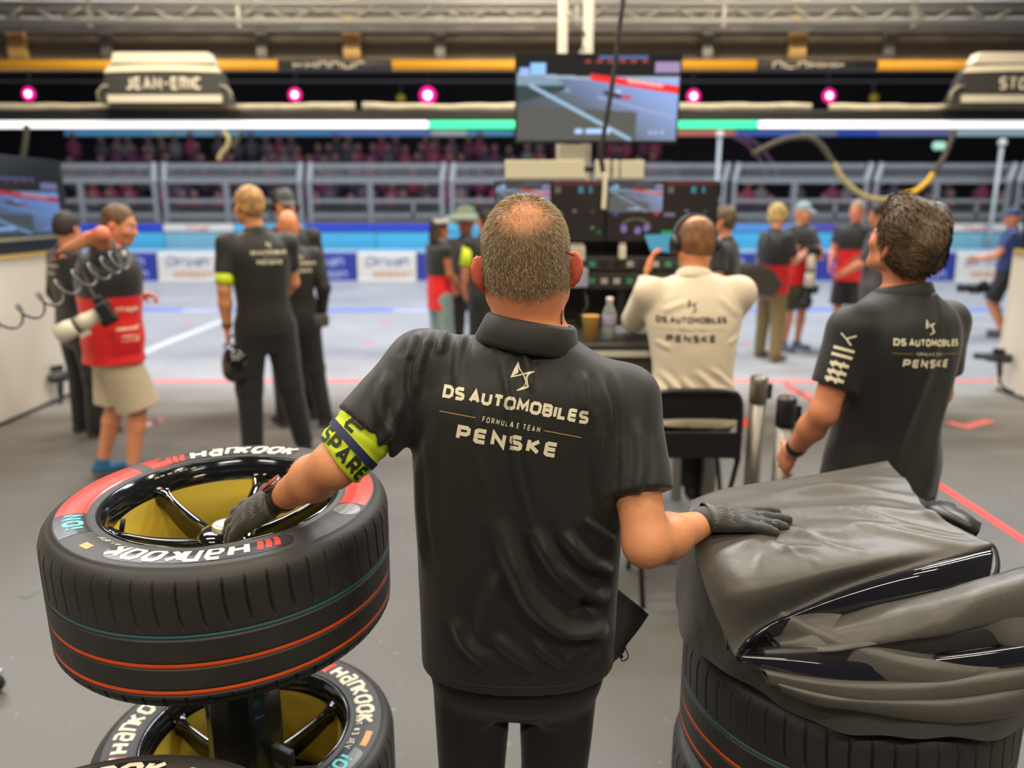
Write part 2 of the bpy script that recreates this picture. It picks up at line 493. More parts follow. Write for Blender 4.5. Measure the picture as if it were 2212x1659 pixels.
# ------------------------------------------------------------------ common materials
M_ALU = mat('aluminium', (0.27, 0.258, 0.23), 0.42, 0.25, bump=0.05, bscale=30)
M_STEEL = mat('brushed_steel', (0.30, 0.28, 0.25), 0.42, 0.9, bump=0.06, bscale=200, stretch=(40, 40, 1))
M_GALV = mat('galvanised', (0.36, 0.375, 0.39), 0.45, 0.45, mottle=0.1, mscale=9)
M_BLACK = mat('black_plastic', (0.012, 0.012, 0.013), 0.45)
M_BLACKS = mat('black_satin', (0.02, 0.02, 0.021), 0.35)
M_CREAM = mat('cream_board', srgb(228, 220, 190), 0.6, mottle=0.04)
M_WHITE = mat('white_board', srgb(226, 220, 210), 0.5, mottle=0.03, mscale=2)
M_WHITEP = mat('white_print', srgb(240, 232, 205), 0.55)
M_GOLDTRIM = mat('gold_trim', srgb(205, 176, 92), 0.45, mottle=0.08)
M_FABRIC_ROLL = mat('fabric_roll', srgb(190, 182, 160), 0.8, bump=0.5, bscale=14, mottle=0.15, mscale=8)
M_YELLOW = mat('yellow_sleeve', srgb(232, 168, 40), 0.5, mottle=0.06)
M_OLIVE = mat('olive_fabric', srgb(116, 105, 90), 0.85, mottle=0.05, mscale=3, bump=0.1, bscale=60)
M_WOOD = mat('pale_timber', srgb(222, 178, 104), 0.6, mottle=0.1, mscale=5, stretch=(8, 8, 1))
M_BLUEP = mat('blue_print', srgb(48, 62, 150), 0.5, mottle=0.04)
M_CYAN = mat('cyan_board', srgb(84, 188, 228), 0.45, mottle=0.06, mscale=2)
M_SCREEN = mat('screen_picture', (1, 1, 1), 0.3, attr=True, emit=1.0)
for n_ in M_SCREEN.node_tree.nodes:
    if n_.type == 'BSDF_PRINCIPLED':
        for l_ in list(M_SCREEN.node_tree.links):
            if l_.to_socket == n_.inputs['Base Color']: M_SCREEN.node_tree.links.remove(l_)
        n_.inputs['Base Color'].default_value = (0.01, 0.01, 0.01, 1)
M_LEDW = mat('white_led', (0.92, 0.94, 1.0), 0.4, emit=0.95)
M_LEDG = mat('green_led', (0.03, 0.72, 0.30), 0.4, emit=1.0)
M_HALL = mat('dark_hall', (0.010, 0.009, 0.012), 0.9, mottle=0.2, mscale=0.5)
M_RED = mat('red_tape', srgb(226, 62, 54), 0.55, mottle=0.08, mscale=12)
M_REDF = mat('faded_red_paint', srgb(232, 120, 118), 0.55, mottle=0.12, mscale=5)
M_WLINE = mat('faded_white_paint', srgb(205, 208, 212), 0.6, mottle=0.08, mscale=6)
M_BLINE = mat('blue_floor_paint', srgb(98, 128, 232), 0.55, mottle=0.1, mscale=3)

def floor_material(name, c1, c2, r0, r1, scale, pale=None):
    m = bpy.data.materials.new(name); m.use_nodes = True; nt = m.node_tree; b = nt.nodes['Principled BSDF']
    tc = nt.nodes.new('ShaderNodeTexCoord')
    n1 = nt.nodes.new('ShaderNodeTexNoise'); n1.inputs['Scale'].default_value = scale; n1.inputs['Detail'].default_value = 8; n1.inputs['Roughness'].default_value = 0.65
    n2 = nt.nodes.new('ShaderNodeTexNoise'); n2.inputs['Scale'].default_value = scale * 26; n2.inputs['Detail'].default_value = 5
    vo = nt.nodes.new('ShaderNodeTexNoise'); vo.inputs['Scale'].default_value = 34; vo.inputs['Detail'].default_value = 2
    for n in (n1, n2, vo): nt.links.new(tc.outputs['Object'], n.inputs['Vector'])
    cr = nt.nodes.new('ShaderNodeValToRGB'); cr.color_ramp.elements[0].position = 0.3; cr.color_ramp.elements[1].position = 0.7
    cr.color_ramp.elements[0].color = (*c1, 1); cr.color_ramp.elements[1].color = (*c2, 1)
    nt.links.new(n1.outputs['Fac'], cr.inputs[0])
    spk = nt.nodes.new('ShaderNodeValToRGB'); spk.color_ramp.elements[0].position = 0.70; spk.color_ramp.elements[1].position = 0.74
    spk.color_ramp.elements[0].color = (0, 0, 0, 1); spk.color_ramp.elements[1].color = (1, 1, 1, 1)
    nt.links.new(vo.outputs['Fac'], spk.inputs[0])
    mx = nt.nodes.new('ShaderNodeMix'); mx.data_type = 'RGBA'; mx.inputs[7].default_value = (*[min(1, x * 1.9) for x in c2], 1)
    nt.links.new(spk.outputs[0], mx.inputs[0]); nt.links.new(cr.outputs[0], mx.inputs[6]); 
    out = mx.outputs[2]
    if pale:   # floodlight spill towards the pit lane painted in as pale, patchily worn concrete
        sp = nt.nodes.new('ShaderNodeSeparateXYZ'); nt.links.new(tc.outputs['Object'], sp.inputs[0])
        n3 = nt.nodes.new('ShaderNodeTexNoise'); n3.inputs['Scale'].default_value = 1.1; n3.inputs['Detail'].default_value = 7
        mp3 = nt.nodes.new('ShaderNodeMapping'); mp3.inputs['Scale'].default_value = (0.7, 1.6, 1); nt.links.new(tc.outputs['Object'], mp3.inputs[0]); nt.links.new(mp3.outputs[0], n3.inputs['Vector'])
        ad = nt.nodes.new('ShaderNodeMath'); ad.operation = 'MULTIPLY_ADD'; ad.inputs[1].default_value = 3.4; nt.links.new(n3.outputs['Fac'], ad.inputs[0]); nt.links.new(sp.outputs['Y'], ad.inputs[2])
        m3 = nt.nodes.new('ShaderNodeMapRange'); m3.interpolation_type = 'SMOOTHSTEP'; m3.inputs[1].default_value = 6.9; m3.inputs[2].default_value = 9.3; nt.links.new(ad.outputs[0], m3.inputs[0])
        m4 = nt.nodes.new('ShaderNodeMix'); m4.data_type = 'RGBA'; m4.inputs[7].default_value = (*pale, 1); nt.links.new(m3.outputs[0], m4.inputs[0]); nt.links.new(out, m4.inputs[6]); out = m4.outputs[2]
    nt.links.new(out, b.inputs['Base Color'])
    mr = nt.nodes.new('ShaderNodeMapRange'); mr.inputs[1].default_value = 0.3; mr.inputs[2].default_value = 0.7; mr.inputs[3].default_value = r0; mr.inputs[4].default_value = r1
    nt.links.new(n1.outputs['Fac'], mr.inputs[0]); nt.links.new(mr.outputs[0], b.inputs['Roughness'])
    bp = nt.nodes.new('ShaderNodeBump'); bp.inputs['Strength'].default_value = 0.25; bp.inputs['Distance'].default_value = 0.003
    nt.links.new(n2.outputs['Fac'], bp.inputs['Height']); nt.links.new(bp.outputs['Normal'], b.inputs['Normal'])
    return m
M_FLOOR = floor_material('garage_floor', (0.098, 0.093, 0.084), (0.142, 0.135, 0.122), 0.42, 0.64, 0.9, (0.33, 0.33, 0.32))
M_TRACK = floor_material('pit_lane', (0.30, 0.31, 0.33), (0.40, 0.41, 0.43), 0.4, 0.6, 0.5)

# ------------------------------------------------------------------ the setting
def struct(name, mb, m, parent=None, smooth=False):
    o = mb.build(name, m, parent, smooth); 
    if parent is None: o['kind'] = 'structure'
    return o
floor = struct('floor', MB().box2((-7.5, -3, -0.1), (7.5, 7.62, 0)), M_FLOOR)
track = struct('road', MB().box2((-24, 7.62, -0.1), (24, 40, -0.004)), M_TRACK)
back = struct('wall_back', MB().box2((-26, 34.0, 0), (26, 34.4, 14)), M_HALL)
def paint(pts, w, m, parent, name='painted_line', z=0.002):
    V = []; F = []; ribbon(pts, w / 2, 1.0, V, F)
    return mk(name, [(p[0], p[1], z) for p in V], [tuple(reversed(f)) for f in F], m, parent, smooth=False)
paint([(-7.4, 7.60), (7.4, 7.60)], 0.11, M_REDF, floor, 'red_line')
paint([(2.73, 3.2), (2.73, 7.5)], 0.055, M_RED, floor, 'red_line')
def Fl(u, v): p = Zp(u, v, 0.0); return (p[0], p[1])
paint([Fl(2048, 912), Fl(2086, 922), Fl(2140, 908)], 0.09, M_REDF, floor, 'red_mark')
paint([Fl(1600, 905), Fl(1625, 922)], 0.09, M_RED, floor, 'red_mark')
paint([Fl(300, 915), Fl(352, 908)], 0.08, M_REDF, floor, 'red_mark')
paint([Fl(285, 936), Fl(345, 905)], 0.04, M_WLINE, floor, 'white_line')
paint([Fl(300, 768), Fl(340, 748), Fl(488, 690)], 0.16, M_WLINE, track, 'white_line', 0.0)
paint([(-20, 12.95), (20, 12.95)], 0.26, M_BLINE, track, 'blue_line', 0.0)
paint([Fl(395, 671), Fl(470, 671)], 0.2, M_WLINE, track, 'white_line', 0.003)
paint([Fl(850, 671), Fl(925, 671)], 0.2, M_WLINE, track, 'white_line', 0.003)
for u_, v_ in ((405, 696), (830, 696), (795, 738), (2080, 742), (1880, 700), (1610, 742)):
    paint([Fl(u_ - 9, v_), Fl(u_ + 9, v_)], 0.12, M_REDF, track, 'red_mark', 0.0)
paint([Fl(1690, 850), Fl(1760, 850)], 0.06, M_REDF, floor, 'red_mark')
paint([Fl(40, 1288), Fl(58, 1293), Fl(86, 1275)], 0.006, mat('green_chalk', srgb(70, 130, 90), 0.9), floor, 'chalk_mark')

# side walls: white lower boards, gold ledge, dark upper band; each board a part
def side_wall(side, x, y0, y1):
    sg = 1 if side == 'right' else -1
    w = struct('wall_' + side, MB().box2((min(x, x + sg * 0.18), y0, 0), (max(x, x + sg * 0.18), y1, 2.12)), mat('wall_core', srgb(40, 40, 42), 0.6))
    n = 4; L = (y1 - y0) / n
    for i in range(n):
        MB().box2((min(x, x - sg * 0.02), y0 + i * L + 0.004, 0.03), (max(x, x - sg * 0.02), y0 + (i + 1) * L - 0.004, 1.31)).build('wall_board', M_WHITE, w)
    MB().box2((min(x, x - sg * 0.05), y0, 1.31), (max(x, x - sg * 0.05), y1, 1.345)).build('ledge', M_GOLDTRIM, w)
    MB().box2((x - 0.025, y0, 0.0), (x + 0.025, y1, 0.03)).build('skirting', M_BLACKS, w)
    MB().box2((x - 0.02 * sg - 0.01, y1 - 0.0, 0), (x + 0.18 * sg + 0.01 * sg, y1 + 0.03, 1.33)).build('end_board', M_WHITE, w)
    return w
WL, WR = -4.15, 4.70
wall_left = side_wall('left', WL, 1.2, 7.35)
wall_right = side_wall('right', WR, 1.6, 7.22)
# ------------------------------------------------------------------ race picture for the screens
def race_picture(U, Vv, style='main'):
    """U 0..1 left-right, V 0..1 bottom-top -> linear rgb"""
    def S(r, g, b): return np.array(srgb(r, g, b))
    C = np.zeros(U.shape + (3,)) + S(96, 104, 116)
    C = C * (0.55 + 0.75 * U[..., None]) + np.clip(U + Vv - 0.8, 0, 1)[..., None] * (S(140, 170, 235) - S(96, 104, 116))
    top = 0.80 - 0.10 * U + 0.10 * np.clip(U - 0.4, 0, 1)
    m = (Vv < 0.42 - 0.1 * U) & (U < 0.75); C[m] = S(82, 82, 78)
    m = (Vv > 0.58) & (Vv < 0.8) & (U < 0.34 - (Vv - 0.58) * 0.6); C[m] = S(120, 142, 158)
    m = (Vv < 0.66) & (Vv > 0.45 + 0.5 * U) & (U < 0.3); C[m] = S(46, 62, 62)
    ln = np.abs(Vv - (0.66 - (U - 0.08) * 1.02)); m = (ln < 0.022) & (U > 0.08) & (U < 0.72); C[m] = S(150, 180, 205)
    ln = np.abs(Vv - (0.52 - (U - 0.5) * 0.5)); m = (ln < 0.010) & (U > 0.5); C[m] = S(150, 160, 190)
    m = Vv > top; C[m] = S(18, 19, 22)
    m = (Vv > top - 0.035) & (Vv <= top) & (U > 0.18); C[m] = S(150, 168, 180)
    m = (np.abs(Vv - (0.755 - (U - 0.45) * 0.28)) < 0.028 + 0.02 * U) & (U > 0.45); C[m] = S(225, 40, 40)
    m = (np.abs(Vv - (0.73 - (U - 0.6) * 0.26)) < 0.018) & (U > 0.68) & (U < 0.9); C[m] = S(235, 170, 170)
    m = (Vv > 0.80) & (Vv < 0.93) & (U > 0.85); C[m] = S(150, 130, 165)
    m = (Vv > 0.92) & (Vv < 0.95) & (U > 0.4) & (U < 0.8) & (np.sin(U * 90) > -0.2); C[m] = S(150, 60, 60)
    m = (Vv > 0.96) & (U > 0.5) & (U < 0.8); C[m] = S(80, 96, 140)
    m = (Vv > 0.78) & (Vv < 0.92) & (U > 0.085) & (U < 0.18); C[m] = S(135, 185, 235)
    m = (Vv > 0.77) & (Vv < 0.86) & (U > 0.02) & (U < 0.075); C[m] = S(150, 170, 225)
    m = (((U - 0.60) / 0.07) ** 2 + ((Vv - 0.545 + (U - 0.6) * 0.5) / 0.028) ** 2) < 1; C[m] = S(60, 24, 34)
    m = (((U - 0.68) / 0.035) ** 2 + ((Vv - 0.52) / 0.02) ** 2) < 1; C[m] = S(190, 40, 52)
    m = (((U - 0.63) / 0.02) ** 2 + ((Vv - 0.585) / 0.014) ** 2) < 1; C[m] = S(190, 200, 220)
    m = (Vv > 0.08) & (Vv < 0.145) & (((U > 0.365) & (U < 0.41)) | ((U > 0.43) & (U < 0.585))); C[m] = S(170, 200, 245)
    m = (Vv > 0.07) & (Vv < 0.12) & (U > 0.83) & (U < 0.93) & (np.sin(U * 160) > -0.3); C[m] = S(150, 168, 215)
    return C
def data_picture(U, Vv):
    def S(r, g, b): return np.array(srgb(r, g, b))
    C = np.zeros(U.shape + (3,)) + S(34, 26, 24)
    m = (U < 0.5) & (Vv > 0.48); pic = race_picture(np.clip(U / 0.5, 0, 1), np.clip((Vv - 0.48) / 0.52, 0, 1)); C[m] = pic[m] * 0.8 + 0.06
    m = (Vv > 0.965) & (U > 0.53); C[m] = S(120, 40, 38)
    m = (Vv > 0.82) & (Vv < 0.93) & (U > 0.55) & (U < 0.60); C[m] = S(110, 98, 88)
    for a, b in ((0.76, 0.81), (0.86, 0.89)):
        m = (Vv > 0.82) & (Vv < 0.93) & (U > a) & (U < b); C[m] = S(56, 132, 150)
    m = (Vv > 0.40) & (Vv < 0.47) & (U > 0.52) & (U < 0.62); C[m] = S(120, 112, 140)
    m = (Vv > 0.05) & (Vv < 0.15) & (U > 0.50) & (U < 0.65); C[m] = S(32, 150, 74)
    m = (((U - 0.07) / 0.025) ** 2 + ((Vv - 0.45) / 0.04) ** 2) < 1; C[m] = S(84, 72, 150)
    m = (((U - 0.45) / 0.025) ** 2 + ((Vv - 0.45) / 0.04) ** 2) < 1; C[m] = S(180, 60, 70)
    m = (np.abs(((U - 0.26) / 0.13) ** 2 + ((Vv - 0.2) / 0.16) ** 2 - 1) < 0.25) & (Vv > 0.2); C[m] = S(96, 88, 78)
    for cx, cy in ((0.15, 0.18), (0.28, 0.15), (0.36, 0.2)):
        m = (((U - cx) / 0.03) ** 2 + ((Vv - cy) / 0.07) ** 2) < 1; C[m] = S(128, 112, 170)
    for cx, cy, col in ((0.73, 0.5, (110, 105, 115)), (0.9, 0.49, (70, 68, 62)), (0.96, 0.12, (40, 110, 56)), (0.9, 0.2, (80, 130, 72))):
        m = (((U - cx) / 0.02) ** 2 + ((Vv - cy) / 0.03) ** 2) < 1; C[m] = S(*col)
    return C
def screen_mesh(name, w, h, picture, parent, R, c, nx=150, ny=90, gain=1.0):
    """flat emissive screen centred at c; R columns = right, normal-ish, up"""
    us, vs = np.meshgrid(np.linspace(0, 1, nx), np.linspace(0, 1, ny), indexing='ij')
    Cc = picture(us, vs) * gain
    R = np.asarray(R); V = np.array(c)[None, None] + ((us - 0.5) * w)[..., None] * R[:, 0] + ((vs - 0.5) * h)[..., None] * R[:, 2]
    F = np.array(gridF(nx, ny))
    return mk(name, V.reshape(-1, 3), F, M_SCREEN, parent, False, Cc.reshape(-1, 3))

# ------------------------------------------------------------------ televisions
def television(name, label, c, w, h, yaw=0, tilt=0, picture=race_picture, border=0.012, chin=0.02, mount=True, gain=1.0, cat='television', group=None):
    """local frame: screen faces -y"""
    t = empty(name, label, cat, group, c, math.radians(yaw))
    R = rotm(0, tilt)
    def bx(mb, lo, hi):
        lo = np.array(lo, float); hi = np.array(hi, float); mb.box(R @ ((lo + hi) / 2), hi - lo, R)
    b = MB(); bx(b, (-w/2 - border, 0.0, -h/2 - chin), (w/2 + border, 0.035, h/2 + border)); b.build('casing', M_BLACK, t, bevel=0.004)
    f = MB()
    for lo, hi in (((-w/2 - border, -0.008, h/2), (w/2 + border, 0, h/2 + border)), ((-w/2 - border, -0.008, -h/2 - chin), (w/2 + border, 0, -h/2)),
                   ((-w/2 - border, -0.008, -h/2), (-w/2, 0, h/2)), ((w/2, -0.008, -h/2), (w/2 + border, 0, h/2))): bx(f, lo, hi)
    f.build('bezel', M_BLACKS, t)
    screen_mesh('screen', w, h, picture, t, R, R @ np.array([0, -0.003, 0]), gain=gain)
    if mount:
        m = MB(); bx(m, (-0.15, 0.035, -0.12), (0.15, 0.07, 0.12)); bx(m, (-0.05, 0.07, -0.06), (0.05, 0.30, 0.06)) if cat == 'television' else None; m.build('mount', M_BLACKS, t)
    return t
tvY = 5.2
a, b = P(1113, 112, tvY), P(1463, 312, tvY)
television('hanging_television', 'large television hung in mid air showing a red race car on track',
           ((a[0] + b[0]) / 2, tvY, (a[2] + b[2]) / 2), b[0] - a[0] - 0.02, a[2] - b[2] - 0.05, tilt=6, gain=1.2)
for k, (u0, u1) in enumerate(((1067, 1306), (1312, 1546))):
    a, b = P(u0, 390, 4.3), P(u1, 520, 4.3)
    television('data_monitor', ['dark data monitor behind the head of the bald man, nearer the middle', 'dark data monitor right beside the first, above the seated man in white'][k],
               ((a[0] + b[0]) / 2, 4.3, (a[2] + b[2]) / 2), b[0] - a[0] - 0.02, a[2] - b[2] - 0.02, picture=data_picture, border=0.008, chin=0.012, cat='monitor', gain=0.8, group='monitors over the desk')
# wall televisions in dark housings
def wall_tv(x, y0, y1, sg, label):
    t = empty('wall_television', label, 'television', None, (x, (y0 + y1) / 2, 1.74), math.radians(90 if sg < 0 else -90))
    L = y1 - y0
    MB().box2((-L/2, 0.002, -0.385), (L/2, 0.06, 0.39)).build('housing', mat('navy_housing', srgb(24, 34, 44), 0.5), t, bevel=0.006)
    MB().box2((-L/2 + 0.06, -0.02, -0.31), (L/2 - 0.06, 0.002, 0.28)).build('bezel', M_BLACK, t)
    screen_mesh('screen', L - 0.22, 0.46, lambda U, V: race_picture(U, V) * np.array([0.55, 0.72, 0.9]), t, np.eye(3), (0, -0.0215, -0.01), gain=0.8)
    MB().box2((-L/2 + 0.1, -0.024, -0.285), (L/2 - 0.1, -0.02, -0.262)).build('caption_strip', mat('caption', srgb(130, 130, 110), 0.5, emit=0.25), t)
wall_tv(WL + 0.062, 5.35, 7.2, -1, 'television in a dark housing above the white boards at the left edge')
wall_tv(WR - 0.062, 5.6, 7.1, 1, 'television in a dark housing above the white boards at the right edge')

# ------------------------------------------------------------------ roof truss and fascia
TY, TB, TZ0, TZ1 = 8.0, 8.29, ZY(47, 8.0), ZY(8, 8.0)
truss = empty('roof_truss', 'long silver box truss across the top of the garage opening', 'truss', None, (0, TY, TZ0))
for y_, z_ in ((TY, TZ0), (TB, TZ0), (TY, TZ1), (TB, TZ1)):
    MB().tube([(-8.84, y_ - TY, z_ - TZ0), (8.84, y_ - TY, z_ - TZ0)], 0.038, 10).build('chord', M_ALU, truss, True)
hz = TZ1 - TZ0; step = 0.56
brace = [MB().tube([(0, 0, 0), (step / 2, 0, hz)], 0.018, 6).build('brace', M_ALU, None, True), MB().tube([(0, 0, hz), (step / 2, 0, 0)], 0.018, 6).build('brace', M_ALU, None, True)]
bm_ = [b.data for b in brace]
for b in brace: bpy.data.objects.remove(b)
for i in range(-4, 28):
    for j in (0, 1):
        for y_, off in ((0, 0.0), (TB - TY, 0.2)):
            o = link('brace', bm_[j], truss); o.location = (-6.6 + i * step + j * step / 2 + off, y_, 0)
for x_ in (-2.62, -4.05, 2.03, 3.85, 0.62):
    MB().box2((x_ - 0.02, -0.03, -0.05), (x_ + 0.02, 0.03, hz + 0.04)).build('coupling', M_ALU, truss)

fas = empty('fascia', 'olive grey fascia of fabric panels between posts under the truss', 'fascia', None, (0, 8.62, ZY(135, 8.62)))
fz0 = ZY(135, 8.62)
edges = [-12.0, -8.8, -6.4] + [XY(u, 100, 8.6) for u in (37, 231, 566, 760, 951, 1280, 1528, 1722, 1920)] + [6.7, 9.2, 12.0]
for i in range(len(edges) - 1):
    MB().box2((edges[i] + 0.012, 0, 0), (edges[i + 1] - 0.012, 0.03, 1.25)).build('fascia_panel', M_OLIVE, fas, bevel=0.004)
for i, u in enumerate((37, 231, 566, 760, 951, 1528, 1722, 1920)):
    x_ = XY(u, 130, 8.5); wd = i in (0, 3, 6)
    w_ = 0.085 if wd else 0.05
    MB().box2((x_ - w_, -0.12, -0.02), (x_ + w_, -0.04, 1.25)).build('post', M_WOOD if wd else M_ALU, fas)
# yellow rail with dark wrapped stretches
RY, RZ = 8.35, ZY(141, 8.35)
rail = empty('overhead_rail', 'horizontal rail with yellow padding and dark printed wraps under the fascia', 'rail', None, (0, RY, RZ))
xs = [XY(u, 141, RY) for u in (-300, 602, 848, 1632, 1893, 2500)]
for i in range(5):
    if i % 2 == 0: MB().tube([(xs[i], 0, 0), (xs[i + 1], 0, 0)], 0.052, 12).build('yellow_padding', M_YELLOW, rail, True)
    else:
        w = MB().tube([(xs[i], 0, 0), (xs[i + 1], 0, 0)], 0.049, 12).build('dark_wrap', mat('wrap', srgb(52, 50, 50), 0.5, mottle=0.3, mscale=5), rail, True)
        V2, F2, W2 = marks2d(0.75, 0.05, 6, 0.016, i)
        lettering('wrap_lettering', V2, F2, lambda x, y, x0=xs[i] + 0.15: (x0 + x, -0.0505, y - 0.03), mat('wrap_print', srgb(190, 180, 160), 0.6), w)

# ------------------------------------------------------------------ gantry beam with light strip
GY = 7.45
gz = lambda v: ZY(v, GY)
gan = empty('pit_gantry', 'black overhead beam with rolled fabric on top and a bright light strip below', 'gantry', None, (0, GY, 0))
MB().box2((-8.8, 0, gz(260)), (8.8, 0.16, gz(238))).build('beam', M_BLACKS, gan, bevel=0.006)
def roll(x0, x1, dz=0.0, name='fabric_roll'):
    n = 40; t = np.linspace(0, 1, n); x = x0 + (x1 - x0) * t
    z = gz(230) + 0.004 * np.sin(x * 3.1) + 0.004 * np.sin(x * 13) + dz
    MB().tube(np.stack([x, np.full(n, 0.04), z], 1), list(0.034 + 0.004 * np.sin(x * 4 + 1)), 10).build(name, M_FABRIC_ROLL, gan, True)
roll(-8.7, XY(765, 231, GY)); roll(XY(782, 231, GY), XY(1755, 231, GY)); roll(XY(1795, 231, GY), 8.7, -0.006)
zl0, zl1 = gz(277), gz(261)
xw = [-8.8, XY(925, 268, GY), XY(1639, 268, GY), 8.8]
for i, m in enumerate((M_LEDW, M_LEDG, M_LEDW)):
    MB().box2((xw[i] + 0.002, -0.012, zl0), (xw[i + 1] - 0.002, 0.05, zl1)).build('light_strip', m, gan, bevel=0.01)
for x_ in (-8.7, 8.7): MB().box2((x_ - 0.08, 0.02, 0), (x_ + 0.08, 0.14, 3.2)).build('upright', M_ALU, gan)
# name boards above the gantry
def name_board(u0, u1, txt, label):
    x0, x1 = XY(u0, 180, 7.35), XY(u1, 180, 7.35); cx = (x0 + x1) / 2; W = x1 - x0
    z0, z1 = gz(226), gz(120); H_ = z1 - z0
    t = empty('name_board', label, 'sign', None, (cx, 7.36, z0))
    def prof(y0, y1, w0, w1, ya, yb, name, m, bow=0.0, par=t, n=14):
        V = []; F = []
        for i in range(n + 1):
            s = i / n * 2 - 1; b_ = bow * (1 - s * s)
            V += [(s * w0 * W / 2, ya, (y0 + b_) * H_), (s * w1 * W / 2, ya, (y1 + b_) * H_), (s * w0 * W / 2, yb, (y0 + b_) * H_), (s * w1 * W / 2, yb, (y1 + b_) * H_)]
        for i in range(n):
            a = 4 * i; c = a + 4
            F += [(a, c, c + 1, a + 1), (a + 2, a + 3, c + 3, c + 2), (a + 1, c + 1, c + 3, a + 3), (a, a + 2, c + 2, c)]
        F += [(0, 1, 3, 2), (4*n, 4*n + 2, 4*n + 3, 4*n + 1)]
        return mk(name, V, F, m, par, False)
    DG = mat('sign_grey', srgb(62, 62, 61), 0.4, mottle=0.05)
    prof(0.0, 0.62, 1.0, 0.86, -0.06, 0.06, 'body', DG)
    prof(0.62, 0.80, 0.86, 0.74, -0.05, 0.05, 'body_top', mat('sign_dark', srgb(72, 69, 63), 0.4))
    prof(0.60, 0.73, 0.88, 0.80, -0.068, -0.05, 'cream_band', M_CREAM, bow=0.03)
    prof(0.79, 1.0, 0.76, 0.70, -0.07, 0.07, 'top_plate', mat('sign_white', srgb(216, 208, 188), 0.5))
    prof(0.0, 0.15, 0.86, 0.86, -0.075, -0.06, 'bottom_plate', mat('sign_white', srgb(216, 208, 188), 0.5))
    for s in (-1, 1):
        MB().tube([(s * W * 0.5, -0.07, 0.0), (s * W * 0.5, -0.07, 0.2 * H_), (s * W * 0.46, -0.07, 0.32 * H_), (s * W * 0.42, -0.07, 0.33 * H_)], 0.012, 6).build('edge_tube', mat('sign_tube', srgb(150, 145, 125), 0.5), t, True)
    V2, F2, W2 = text2d(txt, H_ * 0.25, 0.22, xs=0.72, gap=0.12)
    lettering('lettering', V2, F2, lambda x, y: (x - W2 / 2, -0.066, H_ * 0.26 + y), mat('sign_white', srgb(216, 208, 188), 0.5), t)
name_board(216, 502, 'JEAN-ERIC', 'grey and white name board above the gantry, standing whole left of the hanging television')
name_board(2050, 2390, 'STOFFEL', 'grey and white name board above the gantry, cut off by the right edge')

# ------------------------------------------------------------------ far spotlights in the dark hall
M_PINK = mat('pink_lamp', (1.0, 0.55, 0.72), 0.4, emit=6.0)
M_PINKH = mat('pink_lens', (0.80, 0.0, 0.20), 0.4, emit=1.9)
SY = 26.0; zb_ = ZY(183, SY)
for k, (u, v, lb) in enumerate(((62, 203, 'pink spotlight far in the dark hall, first from the left edge'), (637, 205, 'pink spotlight midway between whole name board and hanging television'),
                          (924, 206, 'biggest pink spotlight in the dark hall, left of the hanging television'),
                          (1498, 208, 'pink spotlight far in the hall, close to the right side of the hanging television'), (1791, 207, 'pink spotlight far in the dark hall, nearest to the cut off name board'))):
    p = P(u, v, SY); t = empty('spotlight', lb, 'spotlight', 'pink spotlights in the hall', tuple(p))
    R = np.array(Matrix.Rotation(math.radians(90), 3, 'X'))
    MB().lathe([(0.10, -0.35), (0.2, -0.3), (0.24, 0.0), (0.22, 0.0)], 16, R=R).build('can', M_BLACKS, t, True)
    sc_ = 1.3 if k == 2 else 1.0
    MB().lathe([(0.20 * sc_, 0.005), (0.17 * sc_, 0.03)], 16, R=R).build('coloured_lens', M_PINKH, t, True)
    MB().lathe([(0.085 * sc_, 0.035), (0.07 * sc_, 0.05)], 16, R=R).build('bulb', M_PINK, t, True)
    MB().tube([(0, 0.15, 0.1), (0, 0.15, zb_ - p[2] + 0.42)], 0.03, 6).build('yoke', M_BLACKS, t)
zb = ZY(183, SY)
lr = empty('lighting_bar', 'long dark lighting bar the pink spotlights hang from', 'lighting bar', None, (0, SY + 0.15, zb))
for z_ in (0.12, 0.42): MB().tube([(-20, 0, z_), (20, 0, z_)], 0.05, 6).build('bar_tube', mat('dark_bar', (0.10, 0.085, 0.09), 0.5), lr)
for u, v in ((866, 213), (1888, 212)):
    p = P(u, v, SY); t = empty('amber_lamp', 'small dim amber lamp beside the pink spotlights, %s of the television' % ('left' if u < 1000 else 'right'), 'lamp', None, tuple(p))
    MB().tube([(0, 0.08, 0.0), (0, 0.12, zb - p[2] + 0.1)], 0.02, 6).build('hanger', M_BLACKS, t); MB().lathe([(0.02, -0.06), (0.14, -0.04), (0.14, 0.03), (0.04, 0.06)], 12, R=np.array(Matrix.Rotation(math.radians(90), 3, 'X'))).build('lens', mat('amber', srgb(120, 105, 20), 0.4, emit=0.5), t, True)

